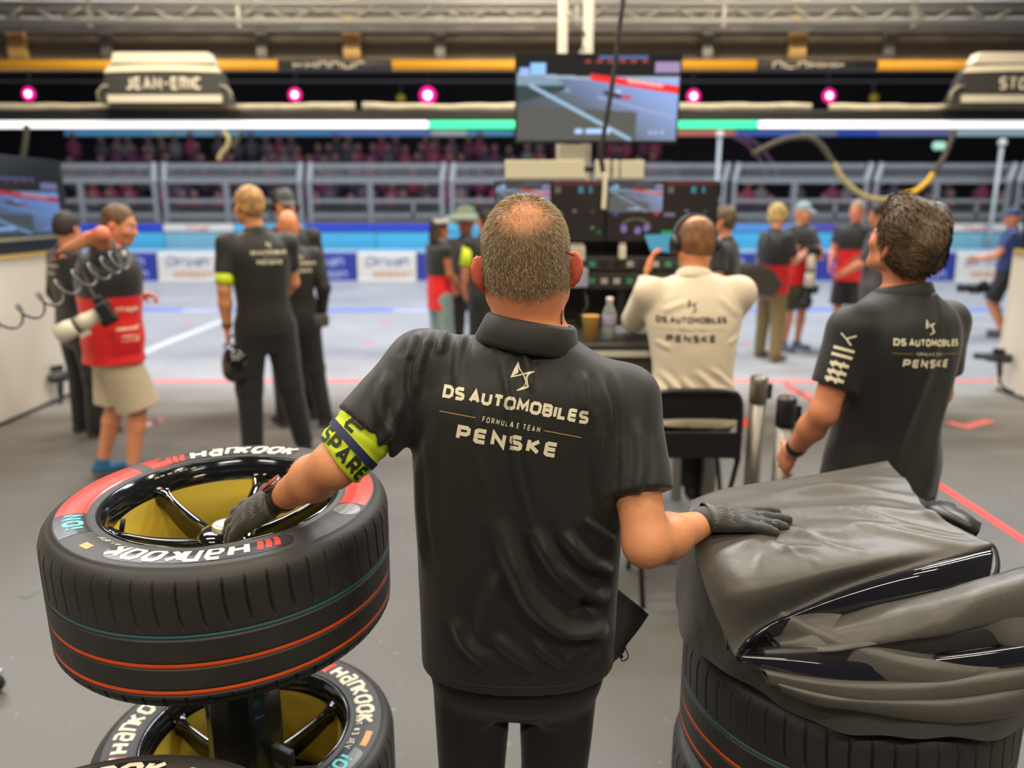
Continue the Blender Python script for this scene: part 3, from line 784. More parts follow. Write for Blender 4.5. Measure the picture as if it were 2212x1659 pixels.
# ------------------------------------------------------------------ grandstand, spectators and ribbon display
M_STAND = mat('stand_grey', (0.05, 0.045, 0.055), 0.8, mottle=0.2, mscale=2)
gs = MB()
for i in range(7): gs.box2((-22, 21.2 + i * 0.95, 0), (5.4, 22.15 + i * 0.95, 0.75 + i * 0.40))
for i in range(3): gs.box2((5.4, 21.2 + i * 0.95, 0), (22, 22.15 + i * 0.95, 0.75 + i * 0.40))
stand = gs.build('grandstand', M_STAND); stand['kind'] = 'structure'
MB().box2((-22, 21.05, 0.75), (22, 21.12, 1.35)).build('front_parapet', mat('parapet', (0.16, 0.155, 0.16), 0.7), stand)
cw = MB(); cc = []
for i in range(7):
    for x in np.arange(-15, 15, 0.5):
        if RNG.random() < 0.3 or (x > 5 and i > 2): continue
        xx = x + RNG.uniform(-0.12, 0.12); y = 21.75 + i * 0.95; z = 0.75 + i * 0.40
        n0 = len(cw.V); sh = RNG.uniform(0.9, 1.1)
        cw.lathe([(0.10, 0), (0.24, 0.25), (0.25, 0.5 * sh), (0.1, 0.64 * sh), (0.06, 0.66 * sh)], 7, (xx, y, z))
        n1 = len(cw.V)
        cw.lathe([(0.05, 0.64 * sh), (0.11, 0.72 * sh), (0.11, 0.83 * sh), (0.05, 0.9 * sh)], 7, (xx, y - 0.03, z))
        n2 = len(cw.V)
        base = random.choice([(0.30, 0.05, 0.13), (0.16, 0.04, 0.10), (0.06, 0.05, 0.09), (0.12, 0.10, 0.13), (0.4, 0.06, 0.12), (0.05, 0.05, 0.06), (0.25, 0.22, 0.25)])
        cc += [tuple(.55 * q for q in base)] * (n1 - n0) + [(0.20, 0.10, 0.09)] * (n2 - n1)
crowd = mk('seated_crowd', cw.V, cw.F, mat('crowd_colours', attr=True, rough=0.8), None, True, np.array(cc))
tag(crowd, 'rows of seated spectators filling the dim grandstand behind the fence', 'spectators', kind='stuff')
# display ribbon above the stand
rb = empty('ribbon_display', 'thin long blue display ribbon above the far stand', 'display', None, (0, 27.9, 0))
z0, z1 = ZY(293, 27.9), ZY(281, 27.9)
bc = [(70, 130, 170), (96, 140, 165), (60, 120, 165), (76, 110, 170), (150, 165, 170), (70, 130, 160), (70, 90, 140), (190, 110, 95), (60, 90, 170), (110, 120, 140), (50, 80, 180), (100, 110, 160), (150, 180, 185)]
us = [140, 330, 520, 720, 930, 1010, 1110, 1460, 1590, 1730, 1810, 1900, 2060, 2240]
for i in range(13):
    x0, x1 = XY(us[i], 287, 27.9), XY(us[i + 1], 287, 27.9)
    MB().box2((x0, 0, z0), (x1 - 0.03, 0.1, z1)).build('display_panel', mat('ribbon_%d' % i, srgb(*bc[i]), 0.4, emit=0.55), rb)
p = P(2027, 315, 27.5); t = empty('exit_lamp', 'small glowing pale green lamp box on the dark far wall', 'lamp', None, tuple(p))
MB().box((0, 0, 0), (0.48, 0.1, 0.3)).build('casing', M_BLACKS, t)
for dx in (-0.1, 0.1): MB().lathe([(0.03, -0.03), (0.14, 0), (0.03, 0.03)], 10, (dx, -0.06, 0), np.array(Matrix.Rotation(math.radians(90), 3, 'X'))).build('lens', mat('green_lamp', srgb(170, 225, 205), 0.4, emit=0.9), t, True)
# stair rail at the end of the stand
t = empty('stair_rail', 'mauve curved stair rail at the end of the far stand', 'rail', None, (0, 24.5, 0))
for du in (0, 22):
    MB().tube([P(u + du, v, 24.5) - [0, 24.5, 0] for u, v in ((1580, 292), (1612, 310), (1634, 335), (1650, 358), (1660, 395))], 0.05, 6).build('handrail', mat('mauve_rail', srgb(120, 84, 112), 0.6), t, True)

# ------------------------------------------------------------------ catch fence, boards and barrier blocks
FY = 19.3
fpu = [-270, 40, 353, 663, 967, 1273, 1570, 1873, 2178, 2480]
fx = [XY(u, 480, FY) for u in fpu]
M_MESH = mat('fence_grey', srgb(128, 130, 133), 0.6, mottle=0.08)
M_PALE = mat('pale_steel', srgb(186, 190, 192), 0.5, 0.1)
for i in range(len(fx) - 1):
    lb = ['grey steel fence bay at the left edge of the frame', 'grey steel fence bay right of the left wall television', 'grey steel fence bay behind the man with the yellow armband',
          'grey steel fence bay left of the long haired woman', 'grey steel fence bay behind the bald man in the middle', 'grey steel fence bay behind the data monitors',
          'grey steel fence bay behind the blond person with the bag', 'grey steel fence bay behind the dark haired man looking up', 'grey steel fence bay at the right edge of the frame'][i]
    W = fx[i + 1] - fx[i]
    t = empty('fence_bay', lb, 'fence', 'bays of the catch fence', ((fx[i] + fx[i + 1]) / 2, FY, 0))
    for s in (-1, 1):
        x_ = s * (W / 2 - 0.12)
        MB().box2((x_ - 0.05, -0.05, 0), (x_ + 0.05, 0.05, ZY(392, FY))).build('post', M_GALV, t)
        o = MB().tube([(x_, 0, ZY(392, FY)), (x_ + 0.07, -0.06, ZY(352, FY))], 0.075, 8).build('post_head', M_PALE, t)
    for v0, v1 in ((353, 364), (383, 396), (430, 438), (460, 470)):
        MB().box2((-W/2 + 0.17, -0.03, ZY(v1, FY)), (W/2 - 0.17, 0.03, ZY(v0, FY))).build('rail', M_MESH, t)
    m = MB()
    for k in range(40): 
        x_ = -W/2 + 0.2 + k * (W - 0.4) / 39
        m.box2((x_ - 0.012, -0.01, ZY(385, FY)), (x_ + 0.012, 0.01, ZY(360, FY)))
    tag(m.build('wire_mesh', M_MESH, t), kind='stuff')
    MB().box2((-W * 0.04 - 0.06, -0.05, 0), (-W * 0.04 + 0.06, 0.05, ZY(395, FY))).build('middle_post', M_MESH, t)
    MB().box2((W * 0.26 - 0.04, -0.03, ZY(472, FY)), (W * 0.26 + 0.04, 0.03, ZY(440, FY))).build('strut', M_MESH, t)
# grey plank band behind the boards
lw = struct('trim_1', MB().box2((-22, 19.9, 1.32), (22, 20.0, 1.72)), mat('grey_band', srgb(120, 120, 116), 0.7, mottle=0.1, mscale=3))
# cyan boards
BY = 18.9
z0, z1, z2 = 0.1, ZY(500, BY), ZY(484, BY)
k = 0
ORD = ('first second third fourth fifth sixth seventh eighth ninth tenth eleventh twelfth thirteenth fourteenth fifteenth sixteenth seventeenth').split()
for u in np.arange(-100, 2300, 152.0):
    x0, x1 = XY(u, 520, BY), XY(u + 152, 520, BY)
    k += 1
    t = empty('track_board', 'cyan advertising board, %s from the left in the row across the track' % ORD[k - 1], 'board', 'cyan boards along the track', ((x0 + x1) / 2, BY, 0))
    W = x1 - x0
    pale = 330 < u < 470 or 2000 < u < 2120
    MB().box2((-W/2 + 0.012, 0, z0), (W/2 - 0.012, 0.05, z1)).build('panel', mat('pale_cyan', srgb(130, 185, 205), 0.4, mottle=0.08, mscale=2) if pale else M_CYAN, t)
    cm = M_CYAN
    if u < 300: cm = mat('strip_blue', srgb(44, 70, 200), 0.5)
    elif u < 450: cm = M_WHITE
    elif 600 < u < 900: cm = mat('strip_blue', srgb(44, 70, 200), 0.5)
    elif 1500 < u < 1650: cm = mat('strip_pale_blue', srgb(90, 150, 220), 0.5)
    elif 1700 < u < 1850: cm = mat('strip_violet', srgb(86, 76, 180), 0.5)
    elif 2000 < u: cm = M_WHITE
    MB().box2((-W/2 + 0.012, -0.03, z1 + 0.01), (W/2 - 0.012, 0.04, z2)).build('top_strip', cm, t)
    MB().box2((-W/2, 0.05, 0), (-W/2 + 0.05, 0.1, z2)).build('stay', M_GALV, t)
    if cm is M_WHITE:
        V2, F2, W2 = marks2d(0.6, 0.07, 6, 0.022, k)
        lettering('lettering', V2, F2, lambda x, y: (x - W2 / 2, -0.034, z1 + 0.035 + y), mat('board_red', srgb(214, 60, 60), 0.5), t)
# barrier blocks
M_ORP = mat('orange_print', srgb(226, 160, 110), 0.6); M_BLP = mat('navy_print', srgb(110, 120, 170), 0.6); M_LBP = mat('pale_print', srgb(190, 200, 235), 0.6)
QY = 18.0; zt = ZY(546, QY)
u = -94.0; idx = 0; cnt = dict(w=0, b=0)
seq = []
while u < 2500:
    seq.append((u, u + 130, 'w')); seq.append((u + 130, u + 281, 'b')); seq.append((u + 281, u + 432, 'b')); u += 432
for (u0, u1, kd) in seq:
    if u1 < -40 or u0 > 2240: continue
    cnt[kd] += 1
    x0, x1 = XY(u0, 575, QY), XY(u1, 575, QY); W = x1 - x0
    t = empty('barrier_block', '%s printed barrier block, %s %s one from the left below the cyan boards' % ('white' if kd == 'w' else 'dark blue', ORD[cnt[kd] - 1], 'white' if kd == 'w' else 'blue'), 'barrier', 'white barrier blocks' if kd == 'w' else 'blue barrier blocks', ((x0 + x1) / 2, QY, 0))
    sec = [(0, 0), (0.02, 0.04), (0.05, zt - 0.04), (0.09, zt), (0.5, zt), (0.55, 0)]
    V = []; F = []
    for x_ in (-W/2 + 0.015, W/2 - 0.015): V += [(x_, y, z) for y, z in sec]
    n = len(sec); F = [(i, i + n, (i + 1) % n + n, (i + 1) % n) for i in range(n)] + [tuple(range(n)), tuple(range(2*n - 1, n - 1, -1))]
    F = [tuple(reversed(f)) for f in F]
    mk('block', V, F, M_WHITE if kd == 'w' else M_BLUEP, t, False)
    MB().box2((-W/2 + 0.015, 0.085, zt), (W/2 - 0.015, 0.5, zt + 0.05)).build('cap', mat('cap_pale', srgb(180, 205, 225), 0.5), t)
    V2, F2, W2 = text2d('Diriyah', 0.22, 0.14, slant=0.25, gap=0.12)
    lettering('lettering', V2, F2, lambda x, y: (x - W2 / 2, 0.014 + 0.03 * (0.34 + y) / zt, 0.34 + y), M_BLP if kd == 'w' else M_LBP, t)
    V2, F2, W2 = text2d('season', 0.19, 0.15, slant=0.15, gap=0.14)
    lettering('lettering', V2, F2, lambda x, y: (x - W2 / 2 + 0.12, 0.012 + 0.03 * (0.08 + y) / zt, 0.08 + y), M_ORP if kd == 'w' else M_LBP, t)
# ------------------------------------------------------------------ wheels
M_RUB = mat('tyre_rubber', (0.030, 0.028, 0.026), 0.52, bump=0.35, bscale=260, mottle=0.18, mscale=14, bumpd=0.0008)
M_RUBSIDE = M_RUB
M_ORANGE = mat('orange_stripe', srgb(240, 88, 28), 0.45)
M_TEAL = mat('teal_stripe', srgb(62, 120, 120), 0.45)
M_GOLD = mat('gold_barrel', (0.95, 0.72, 0.10), 0.33, 0.55)
M_GLOSS = mat('gloss_black', (0.006, 0.006, 0.006), 0.08, 0.0, coat=0.6)
M_LIP = mat('rim_lip', (0.06, 0.065, 0.075), 0.10, 0.85)
M_FILM = mat('black_film', (0.012, 0.012, 0.016), 0.34, bump=0.1, bscale=200)
M_REDFILM = mat('red_film', srgb(238, 58, 40), 0.28, coat=0.2, bump=0.05, bscale=20)
M_TXT = mat('tyre_white', srgb(234, 225, 200), 0.6)
M_TXTTEAL = mat('tyre_teal', srgb(86, 205, 205), 0.45)
M_STICK = mat('orange_sticker', srgb(240, 150, 70), 0.5, mottle=0.1, mscale=60)
M_NUT = mat('alloy_nut', (0.5, 0.47, 0.41), 0.4, 0.8)
TR, TW, FR = 0.345, 0.275, 0.24
_side = np.array([(0.2365, -0.012), (0.240, 0.0), (0.244, 0.002), (0.247, -0.004), (0.252, -0.001), (0.262, 0.0025), (0.280, 0.0040), (0.297, 0.0030), (0.312, 0.0005), (0.317, 0.0003), (0.318, -0.0018), (0.325, -0.004), (0.333, -0.010), (0.3395, -0.019), (0.3430, -0.030)])
def side_z(r): return float(np.interp(r, _side[:, 0], _side[:, 1]))
def tyre_mesh():
    prof = [tuple(p) for p in _side]
    zs = list(np.linspace(-0.036, -0.113, 15)) 
    for g in (-0.120, -0.177, -0.231): zs += [g + 0.009, g + 0.0064, g + 0.0056, g - 0.0056, g - 0.0064, g - 0.009]
    zs += list(np.linspace(-0.243, -0.247, 2)) + [-0.150, -0.205]
    zs = sorted(set(round(z, 5) for z in zs), reverse=True)
    for z in zs: prof.append((TR - 0.0022 * ((z + TW / 2) / (TW / 2)) ** 4 * (1 if abs(z + TW / 2) > 0.03 else 0), z))
    low = [(r, -TW - z) for r, z in _side[::-1]]
    prof += low
    prof = np.array(prof); m = len(prof)
    NS = 56; p = 2 * math.pi / NS; w = 0.0030 / TR
    cols = []
    for k in range(NS):
        for off, dp in ((-1.9 * w, 0), (-w, 0), (-0.45 * w, 1), (0.45 * w, 1), (w, 0), (1.9 * w, 0), (0.33 * p, 0), (0.66 * p, 0)): cols.append((k * p + off, dp))
    V = np.zeros((len(cols), m, 3))
    for j in range(m):
        r, z = prof[j]; depth = 0.0; sh = 0.0
        if -0.110 < z < -0.020: 
            q = (z + 0.020) / -0.090; depth = 0.0075 * min(1, (1 - q) * 5); sh = 0.035 * q * q - 0.010 * q
        elif -0.268 < z < -0.241: depth = 0.0030; sh = 0.04 * (z + 0.25)
        gd = 0.0
        for g in (-0.120, -0.177, -0.231):
            if abs(z - g) < 0.006: gd = 0.0040
        for i, (a, dp) in enumerate(cols):
            rr = r - depth * dp - gd
            V[i, j] = (rr * math.cos(a + sh), rr * math.sin(a + sh), z)
    n = len(cols)
    F = []
    ii = np.arange(n); 
    for j in range(m - 1):
        F.append(np.stack([ii * m + j, ii * m + j + 1, ((ii + 1) % n) * m + j + 1, ((ii + 1) % n) * m + j], 1))
    return meshdata('tyre', V.reshape(-1, 3), np.concatenate(F), M_RUB, True)
TYRE_ME = tyre_mesh()
def ring_mesh(name, r, z, hw, m, n=96):
    mb = MB().lathe([(r - 0.002, z + hw), (r, z + hw * 0.6), (r, z - hw * 0.6), (r - 0.002, z - hw)], n, cap=False)
    return meshdata(name, mb.V, mb.F, m, True)
RINGS = [ring_mesh('groove_stripe', TR - 0.0020, -0.120, 0.0036, M_TEAL), ring_mesh('groove_stripe', TR - 0.0012, -0.177, 0.0050, M_ORANGE), ring_mesh('groove_stripe', TR - 0.0012, -0.231, 0.0050, M_ORANGE)]
def rim_meshes():
    out = {}
    mb = MB().lathe([(0.2375, -0.012), (0.2385, -0.003), (0.236, 0.0015), (0.232, -0.001), (0.229, -0.010), (0.2265, -0.013), (0.224, -0.020), (0.2225, -0.028)], 96, cap=False); out['rim_lip'] = meshdata('rim_lip', mb.V, mb.F, M_LIP)
    mb = MB().lathe([(0.2225, -0.028), (0.219, -0.034), (0.217, -0.050)], 96, cap=False); out['rim_step'] = meshdata('rim_step', mb.V, mb.F, M_GLOSS)
    mb = MB().lathe([(0.217, -0.050), (0.212, -0.07), (0.200, -0.12), (0.198, -0.20), (0.212, -0.255), (0.2365, -0.27)], 96, cap=False); out['barrel'] = meshdata('barrel', mb.V, mb.F, M_GOLD)
    # one spoke along +x: narrow top edge, deeper web, flared at the rim
    st = []
    for t in np.linspace(0, 1, 15):
        r = 0.040 + t * 0.182
        z = -0.088 + 0.058 * t ** 1.8
        wt = 0.012 + 0.006 * (1 - t) + (0.034 * max(0, (t - 0.80) / 0.20) ** 2)
        wb = 0.026 + 0.020 * (1 - t) + (0.030 * max(0, (t - 0.85) / 0.15) ** 2)
        h = 0.050 - 0.020 * t
        st.append((r, z, wt, wb, h))
    V = []
    for r, z, wt, wb, h in st:
        V += [(r, -wt / 2, z - 0.001), (r, -wt / 2 + 0.0012, z), (r, wt / 2 - 0.0012, z), (r, wt / 2, z - 0.001), (r, wt / 2 + 0.001, z - 0.008), (r, wb / 2, z - h), (r, -wb / 2, z - h), (r, -wt / 2 - 0.001, z - 0.008)]
    F = []
    for i in range(len(st) - 1):
        for k in range(8): F.append((i*8 + k, i*8 + (k+1) % 8, (i+1)*8 + (k+1) % 8, (i+1)*8 + k))
    F += [tuple(range(7, -1, -1)), tuple((len(st)-1)*8 + k for k in range(8))]
    out['spoke'] = meshdata('spoke', V, [tuple(reversed(f)) for f in F], M_GLOSS, True)
    mb = MB().lathe([(0.0, -0.074), (0.034, -0.074), (0.05, -0.078), (0.062, -0.088), (0.066, -0.14), (0.066, -0.20), (0.0, -0.20)], 40, cap=False); out['hub'] = meshdata('hub', mb.V, mb.F, M_GLOSS)
    mb = MB().lathe([(0.0, -0.069), (0.016, -0.068), (0.018, -0.065), (0.026, -0.064), (0.029, -0.067), (0.030, -0.080)], 32, cap=False); out['hub_nut'] = meshdata('hub_nut', mb.V, mb.F, M_NUT)
    mb = MB().tube([(0.2, 0.02, -0.055), (0.193, 0.02, -0.025)], 0.005, 8); out['valve'] = meshdata('valve', mb.V, mb.F, M_BLACK)
    return out
RIM = rim_meshes()
def sector(name, a0, a1, r0, r1, m, parent, lift=0.0005, rnd=0.0, label=None):
    """thin film on the sidewall between angles (degrees) a0 > a1"""
    a = np.radians(np.linspace(a0, a1, max(6, int(abs(a0 - a1) / 0.8)))); R = np.linspace(0, 1, 20); V = []
    L = abs(math.radians(a0 - a1)) * (r0 + r1) / 2
    for i, x in enumerate(a):
        d = min(i, len(a) - 1 - i) / (len(a) - 1) * L; hh = (r1 - r0) / 2
        k = math.sqrt(max(0.02, 1 - (1 - min(1, d / (hh * rnd))) ** 2)) if rnd else 1.0
        for t in R:
            r = (r0 + r1) / 2 + (t - 0.5) * 2 * hh * k
            V.append((r * math.cos(x), r * math.sin(x), side_z(r) + lift))
    o = mk(name, V, [tuple(reversed(f)) for f in gridF(len(a), 20)], m, parent)
    if label: o['label'] = label
    return o
def arc_text(txt, a_start, r0, h, sw, m, parent, lift=0.0011, xs=1.0, gap=0.2, slant=0.0, name='lettering', sy=1.0, sep='sep'):
    """letter tops outwards, clockwise seen from above"""
    V2, F2, W = text2d(txt, h, sw, xs, gap, slant, step=0.004)
    rm = r0 + h / 2
    def fn(x, y):
        a = math.radians(a_start) - x / rm; r = r0 + y
        return (r * math.cos(a), r * math.sin(a), side_z(r) + lift)
    lettering(name, V2, F2, fn, m, parent); return W
def slashes(a_start, r0, h, parent):
    """three slanted red bars of the maker's mark"""
    V = []; F = []
    for k in range(3):
        x = k * 0.0155; ribbon([(x, 0), (x + 0.002, h * 0.45), (x + 0.009, h)], 0.0052, 0.006, V, F)
    rm = r0 + h / 2
    lettering('red_mark', np.array(V), F, lambda x, y: ((r0 + y) * math.cos(math.radians(a_start) - x / rm), (r0 + y) * math.sin(math.radians(a_start) - x / rm), side_z(r0 + y) + 0.0011), M_REDFILM, parent)
def maker_film(a_h, parent, red=True, film=True, m=M_FILM):
    """black film with the white maker's name; a_h = angle where the H starts"""
    f = sector('name_film', a_h + 16, a_h - 54, 0.2515, 0.3035, m, parent, 0.0005, 0.9, 'black film with the white maker name') if film else parent
    if red: slashes(a_h + 10.5, 0.258, 0.038, f)
    arc_text('H', a_h, 0.2555, 0.044, 0.23, M_TXT, f, xs=0.88, slant=0.12)
    arc_text('an', a_h - 9.2, 0.2555, 0.062, 0.145, M_TXT, f, xs=0.64, gap=0.11, slant=0.10)
    arc_text('KOOK', a_h - 22.4, 0.2555, 0.044, 0.225, M_TXT, f, xs=0.74, gap=0.10, slant=0.12)
def wheel(label, c, tilt=(0, 0), spin=0, detail=True):
    t = empty('racing_wheel', label, 'tyre', None, c)
    t.rotation_euler = (-tilt[1], tilt[0], 0)
    s = math.radians(spin)
    for me, nm in [(TYRE_ME, 'tyre')] + [(r, 'groove_stripe') for r in RINGS]: 
        o = link(nm, me, t); o.rotation_euler = (0, 0, s)
    if detail:
        for k in ('rim_lip', 'rim_step', 'barrel', 'hub', 'hub_nut', 'valve'):
            o = link(k, RIM[k], t); o.rotation_euler = (0, 0, s + math.radians(195))
        for k in range(6):
            o = link('spoke', RIM['spoke'], t); o.rotation_euler = (0, 0, s + math.radians(28 + 60 * k))
    return t
def pol(c, u, v):
    p = Zp(u, v, c[2]) - np.array(c); return math.degrees(math.atan2(p[1], p[0])), math.hypot(p[0], p[1])

C1 = (-0.614, 1.537, 1.146)
w1 = wheel('topmost wheel with red sidewall arcs, held by the gloved left hand', C1, (0.0126, -0.0305))
maker_film(-60, w1)
sector('red_arc', 203, 152, 0.256, 0.3125, M_REDFILM, w1, label='glossy red sidewall arc'); 
f = sector('ion_film', 224, 203.5, 0.256, 0.3125, M_FILM, w1); arc_text('iON', 219.5 , 0.262, 0.036, 0.22, M_TXTTEAL, f, xs=0.7, gap=0.16, slant=0.1)
sector('red_arc', 24, -8, 0.256, 0.3125, M_REDFILM, w1, label='glossy red sidewall arc')
sector('film_end', -8.5, -19, 0.256, 0.3125, mat('worn_film', (0.16, 0.155, 0.15), 0.3, mottle=0.5, mscale=180, bump=0.4, bscale=240), w1, rnd=0.9)
arc_text('SET #1 JEV', 256, 0.2475, 0.014, 0.15, M_TXT, w1, xs=0.8, gap=0.25, name='chalk_lettering')
sector('sticker', 239, 234, 0.283, 0.298, M_STICK, w1, label='small orange sticker')
maker_film(126, w1)
sector('red_arc', 146, 137, 0.256, 0.3125, M_REDFILM, w1)
# rim edge lettering
V2, F2, W2 = text2d('OZ RACING', 0.010, 0.18, 1.3, 0.2)
for a0 in (-62, 150, 40):
    lettering('rim_lettering', V2, F2, lambda x, y: ((0.2245 + y * 0.45) * math.cos(math.radians(a0) - x / 0.227), (0.2245 + y * 0.45) * math.sin(math.radians(a0) - x / 0.227), -0.0195 + y * 0.95 + 0.001), M_TXT, w1)

C2 = (-0.632, 1.600, 0.532)
w2 = wheel('lower wheel under the black tube, face up with the gold barrel showing', C2, spin=10)
a0, r0 = pol(C2, 742, 1425); maker_film(a0 - 3, w2, m=M_RUB)
a1, r1 = pol(C2, 222, 1622); maker_film(a1 + 6, w2, m=M_RUB)
a2, r2 = pol(C2, 748, 1548); arc_text('SET #3 JEV', a2, 0.2555, 0.017, 0.15, M_TXT, w2, xs=0.75, gap=0.22, name='chalk_lettering')
a3, r3 = pol(C2, 738, 1592); sector('sticker', a3 + 5, a3 - 5, 0.288, 0.303, M_STICK, w2, label='small orange sticker')
a4, r4 = pol(C2, 706, 1622); f = sector('ion_film', a4 + 6, a4 - 22, 0.254, 0.308, M_FILM, w2, rnd=0.6); arc_text('iON', a4, 0.262, 0.036, 0.2, M_TXTTEAL, f, xs=0.75, gap=0.2, slant=0.1)

C3 = (-0.585, 0.800, 0.845)
w3 = wheel('wheel at the bottom left corner, cut off by the frame', C3, spin=20)
a0, r0 = pol(C3, 405, 1640); f = maker_film(a0 + 58, w3, red=False)
a2, r2 = pol(C3, 412, 1646); arc_text('SET #2', a2 - 2, 0.270, 0.021, 0.15, M_TXT, w3, xs=0.8, gap=0.24, name='chalk_lettering')
a3, r3 = pol(C3, 515, 1653); sector('sticker', a3 + 1, a3 - 8, 0.284, 0.300, M_STICK, w3, label='small orange sticker')
wheel('second wheel down in the corner stack, below the cut off one', (C3[0] + 0.01, C3[1], C3[2] - TW - 0.008), detail=False)
wheel('lowest wheel of the corner stack, standing on the floor', (C3[0], C3[1], TW + 0.005), detail=False)
# tube standing in the lower wheel, carrying the top one
t = empty('spacer_tube', 'dark carbon tube between the top wheel and the lower wheel', 'tube', None, (-0.625, 1.57, 0.46))
prof = []
mb = MB(); n = 48; V = []; 
for z in (0.0, 0.03, 0.16, 0.30, 0.455):
    for k in range(n):
        a = 2 * math.pi * k / n; fl = 0.006 * max(0, math.cos(a * 6)) ** 3
        r = 0.082 + fl + (0.012 if z < 0.02 else 0); V.append((r * math.cos(a), r * math.sin(a), z))
F = []
for i in range(4):
    for k in range(n): F.append((i*n + k, i*n + (k+1) % n, (i+1)*n + (k+1) % n, (i+1)*n + k))
mk('sleeve', V, F, mat('carbon', (0.008, 0.008, 0.008), 0.22, coat=0.4, bump=0.3, bscale=120, stretch=(1, 1, 3)), t)
MB().box((0.10, -0.05, 0.06), (0.06, 0.02, 0.04), rotm(-30)).build('lug', M_BLACKS, t, bevel=0.004)
# low stand under the lower wheel
t = empty('wheel_stand', 'low black stand under the lower wheel', 'stand', None, (C2[0], C2[1], 0))
MB().lathe([(0.30, 0.22), (0.31, 0.235), (0.31, 0.252), (0.0, 0.254)], 32).build('plate', M_BLACKS, t)
for sx in (-1, 1):
    for sy in (-1, 1): MB().tube([(sx * 0.18, sy * 0.18, 0.22), (sx * 0.2, sy * 0.2, 0.0)], 0.02, 8).build('leg', M_BLACKS, t)

# ------------------------------------------------------------------ covered stack on the right
SC = np.array((0.735, 1.53)); 
TOPS = [1.098, 0.822, 0.542, 0.262]
wB = wheel('wheel with orange grooves right below the grey cover', (*SC, TOPS[1]), spin=5, detail=False)
wC = wheel('third wheel down under the grey cover, seen only at its left edge', (SC[0] - 0.012, SC[1], TOPS[2]), spin=2, detail=False)
wheel('lowest wheel of the covered stack, out of sight on the floor', (SC[0], SC[1], TOPS[3] + 0.002), spin=0, detail=False).scale = (1, 1, .93)
aC, rC = pol((SC[0] - 0.012, SC[1], TOPS[2]), 1478, 1640); sector('name_film', aC + 8, aC - 14, 0.2515, 0.3035, M_TXT, wC)

M_COVER = mat('cover_nylon', (0.080, 0.075, 0.065), 0.43, bump=0.55, bscale=15, mottle=0.05, mscale=5, bumpd=0.006)
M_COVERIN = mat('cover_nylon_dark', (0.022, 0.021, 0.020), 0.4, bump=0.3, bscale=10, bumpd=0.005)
M_VINYL = mat('clear_vinyl', (0.012, 0.011, 0.016), 0.07, coat=0.8, bump=0.25, bscale=7, bumpd=0.006)
cover = empty('tyre_cover', 'crumpled dark grey nylon cover draped and folded over the tyre stack', 'cover', None, (SC[0], SC[1], TOPS[0]))
CO = np.array(cover.location)
def sheet(name, rows, m, nu=60, nv=90, wr=0.004, seed=1, thick=0.004, extra=None, par=cover, sc=9.0):
    """rows of (u, v, z) pixels with heights, or 3-D points; lofted smoothly"""
    R = [catmull([Zp(*p) for p in r] if not isinstance(r, np.ndarray) else r, nv) for r in rows]
    G = np.stack([catmull(np.stack([r[j] for r in R]), nu) for j in range(nv)], 1)
    V = G.reshape(-1, 3); F = np.array(gridF(nu, nv))
    N = vnormals(V, F)
    if N[:, 2].mean() < 0: N = -N
    d = wr * (vnoise(V * np.array([1, 1.6, 1]), sc, seed, 3) + 0.5 * (1 - 2 * np.abs(vnoise(V, sc * 0.8, seed + 9, 2))))
    V = V + N * d[:, None]
    if extra is not None: V = extra(V, N)
    o = mk(name, V - CO, F, m, par)
    if thick:
        s = o.modifiers.new('thickness', 'SOLIDIFY'); s.thickness = thick; s.offset = 0
    return o, V, F
# skirt around the upper part of the stack
na, nr = 240, 44
A = np.linspace(0, 2 * math.pi, na, endpoint=False); V = np.zeros((na, nr, 3))
for i, a in enumerate(A):
    hem = 0.838 + 0.010 * math.sin(3 * a + 1) + 0.008 * math.sin(7 * a) + 0.03 * max(0, math.cos(a - math.radians(195))) ** 8
    wf = 0.5 + 0.5 * math.cos(a - math.radians(170)); topz = 0.945 + 0.115 * wf ** 1.5
    for j in range(nr):
        t = j / (nr - 1)
        if t < 0.2: q = t / 0.2; r = 0.24 + 0.10 * q; z = topz + 0.012 - 0.012 * q * q
        else:
            q = (t - 0.2) / 0.8; r = 0.345 + 0.016 * min(1, q * 6) ** 0.5 + 0.006 * q; z = topz - (topz - hem) * q - 0.006 * min(1, q * 8)
            fold_ = math.sin(a * 17 + 3 * q + 1.5 * math.sin(a * 3)) * 0.004 * q + math.sin(a * 5 - 2 * q) * 0.004 * q
            r += fold_ * (0.4 + 0.6 * (math.cos(a - math.radians(200)) > 0))
        V[i, j] = (SC[0] + r * math.cos(a), SC[1] + r * math.sin(a), z)
Vf = V.reshape(-1, 3); Fk = np.array(gridF(na, nr, True))
Vf = Vf + vnormals(Vf, Fk) * (0.0025 * vnoise(Vf, 26, 5, 3))[:, None]
mk('skirt', Vf - CO, Fk, M_COVER, cover)
MB().lathe([(0.335, 0.84), (0.33, 0.93), (0.26, 0.985), (0.12, 1.0), (0.0, 1.0)], 48, (SC[0] - CO[0], SC[1] - CO[1], -CO[2])).build('inner_fold', M_COVERIN, cover, True)
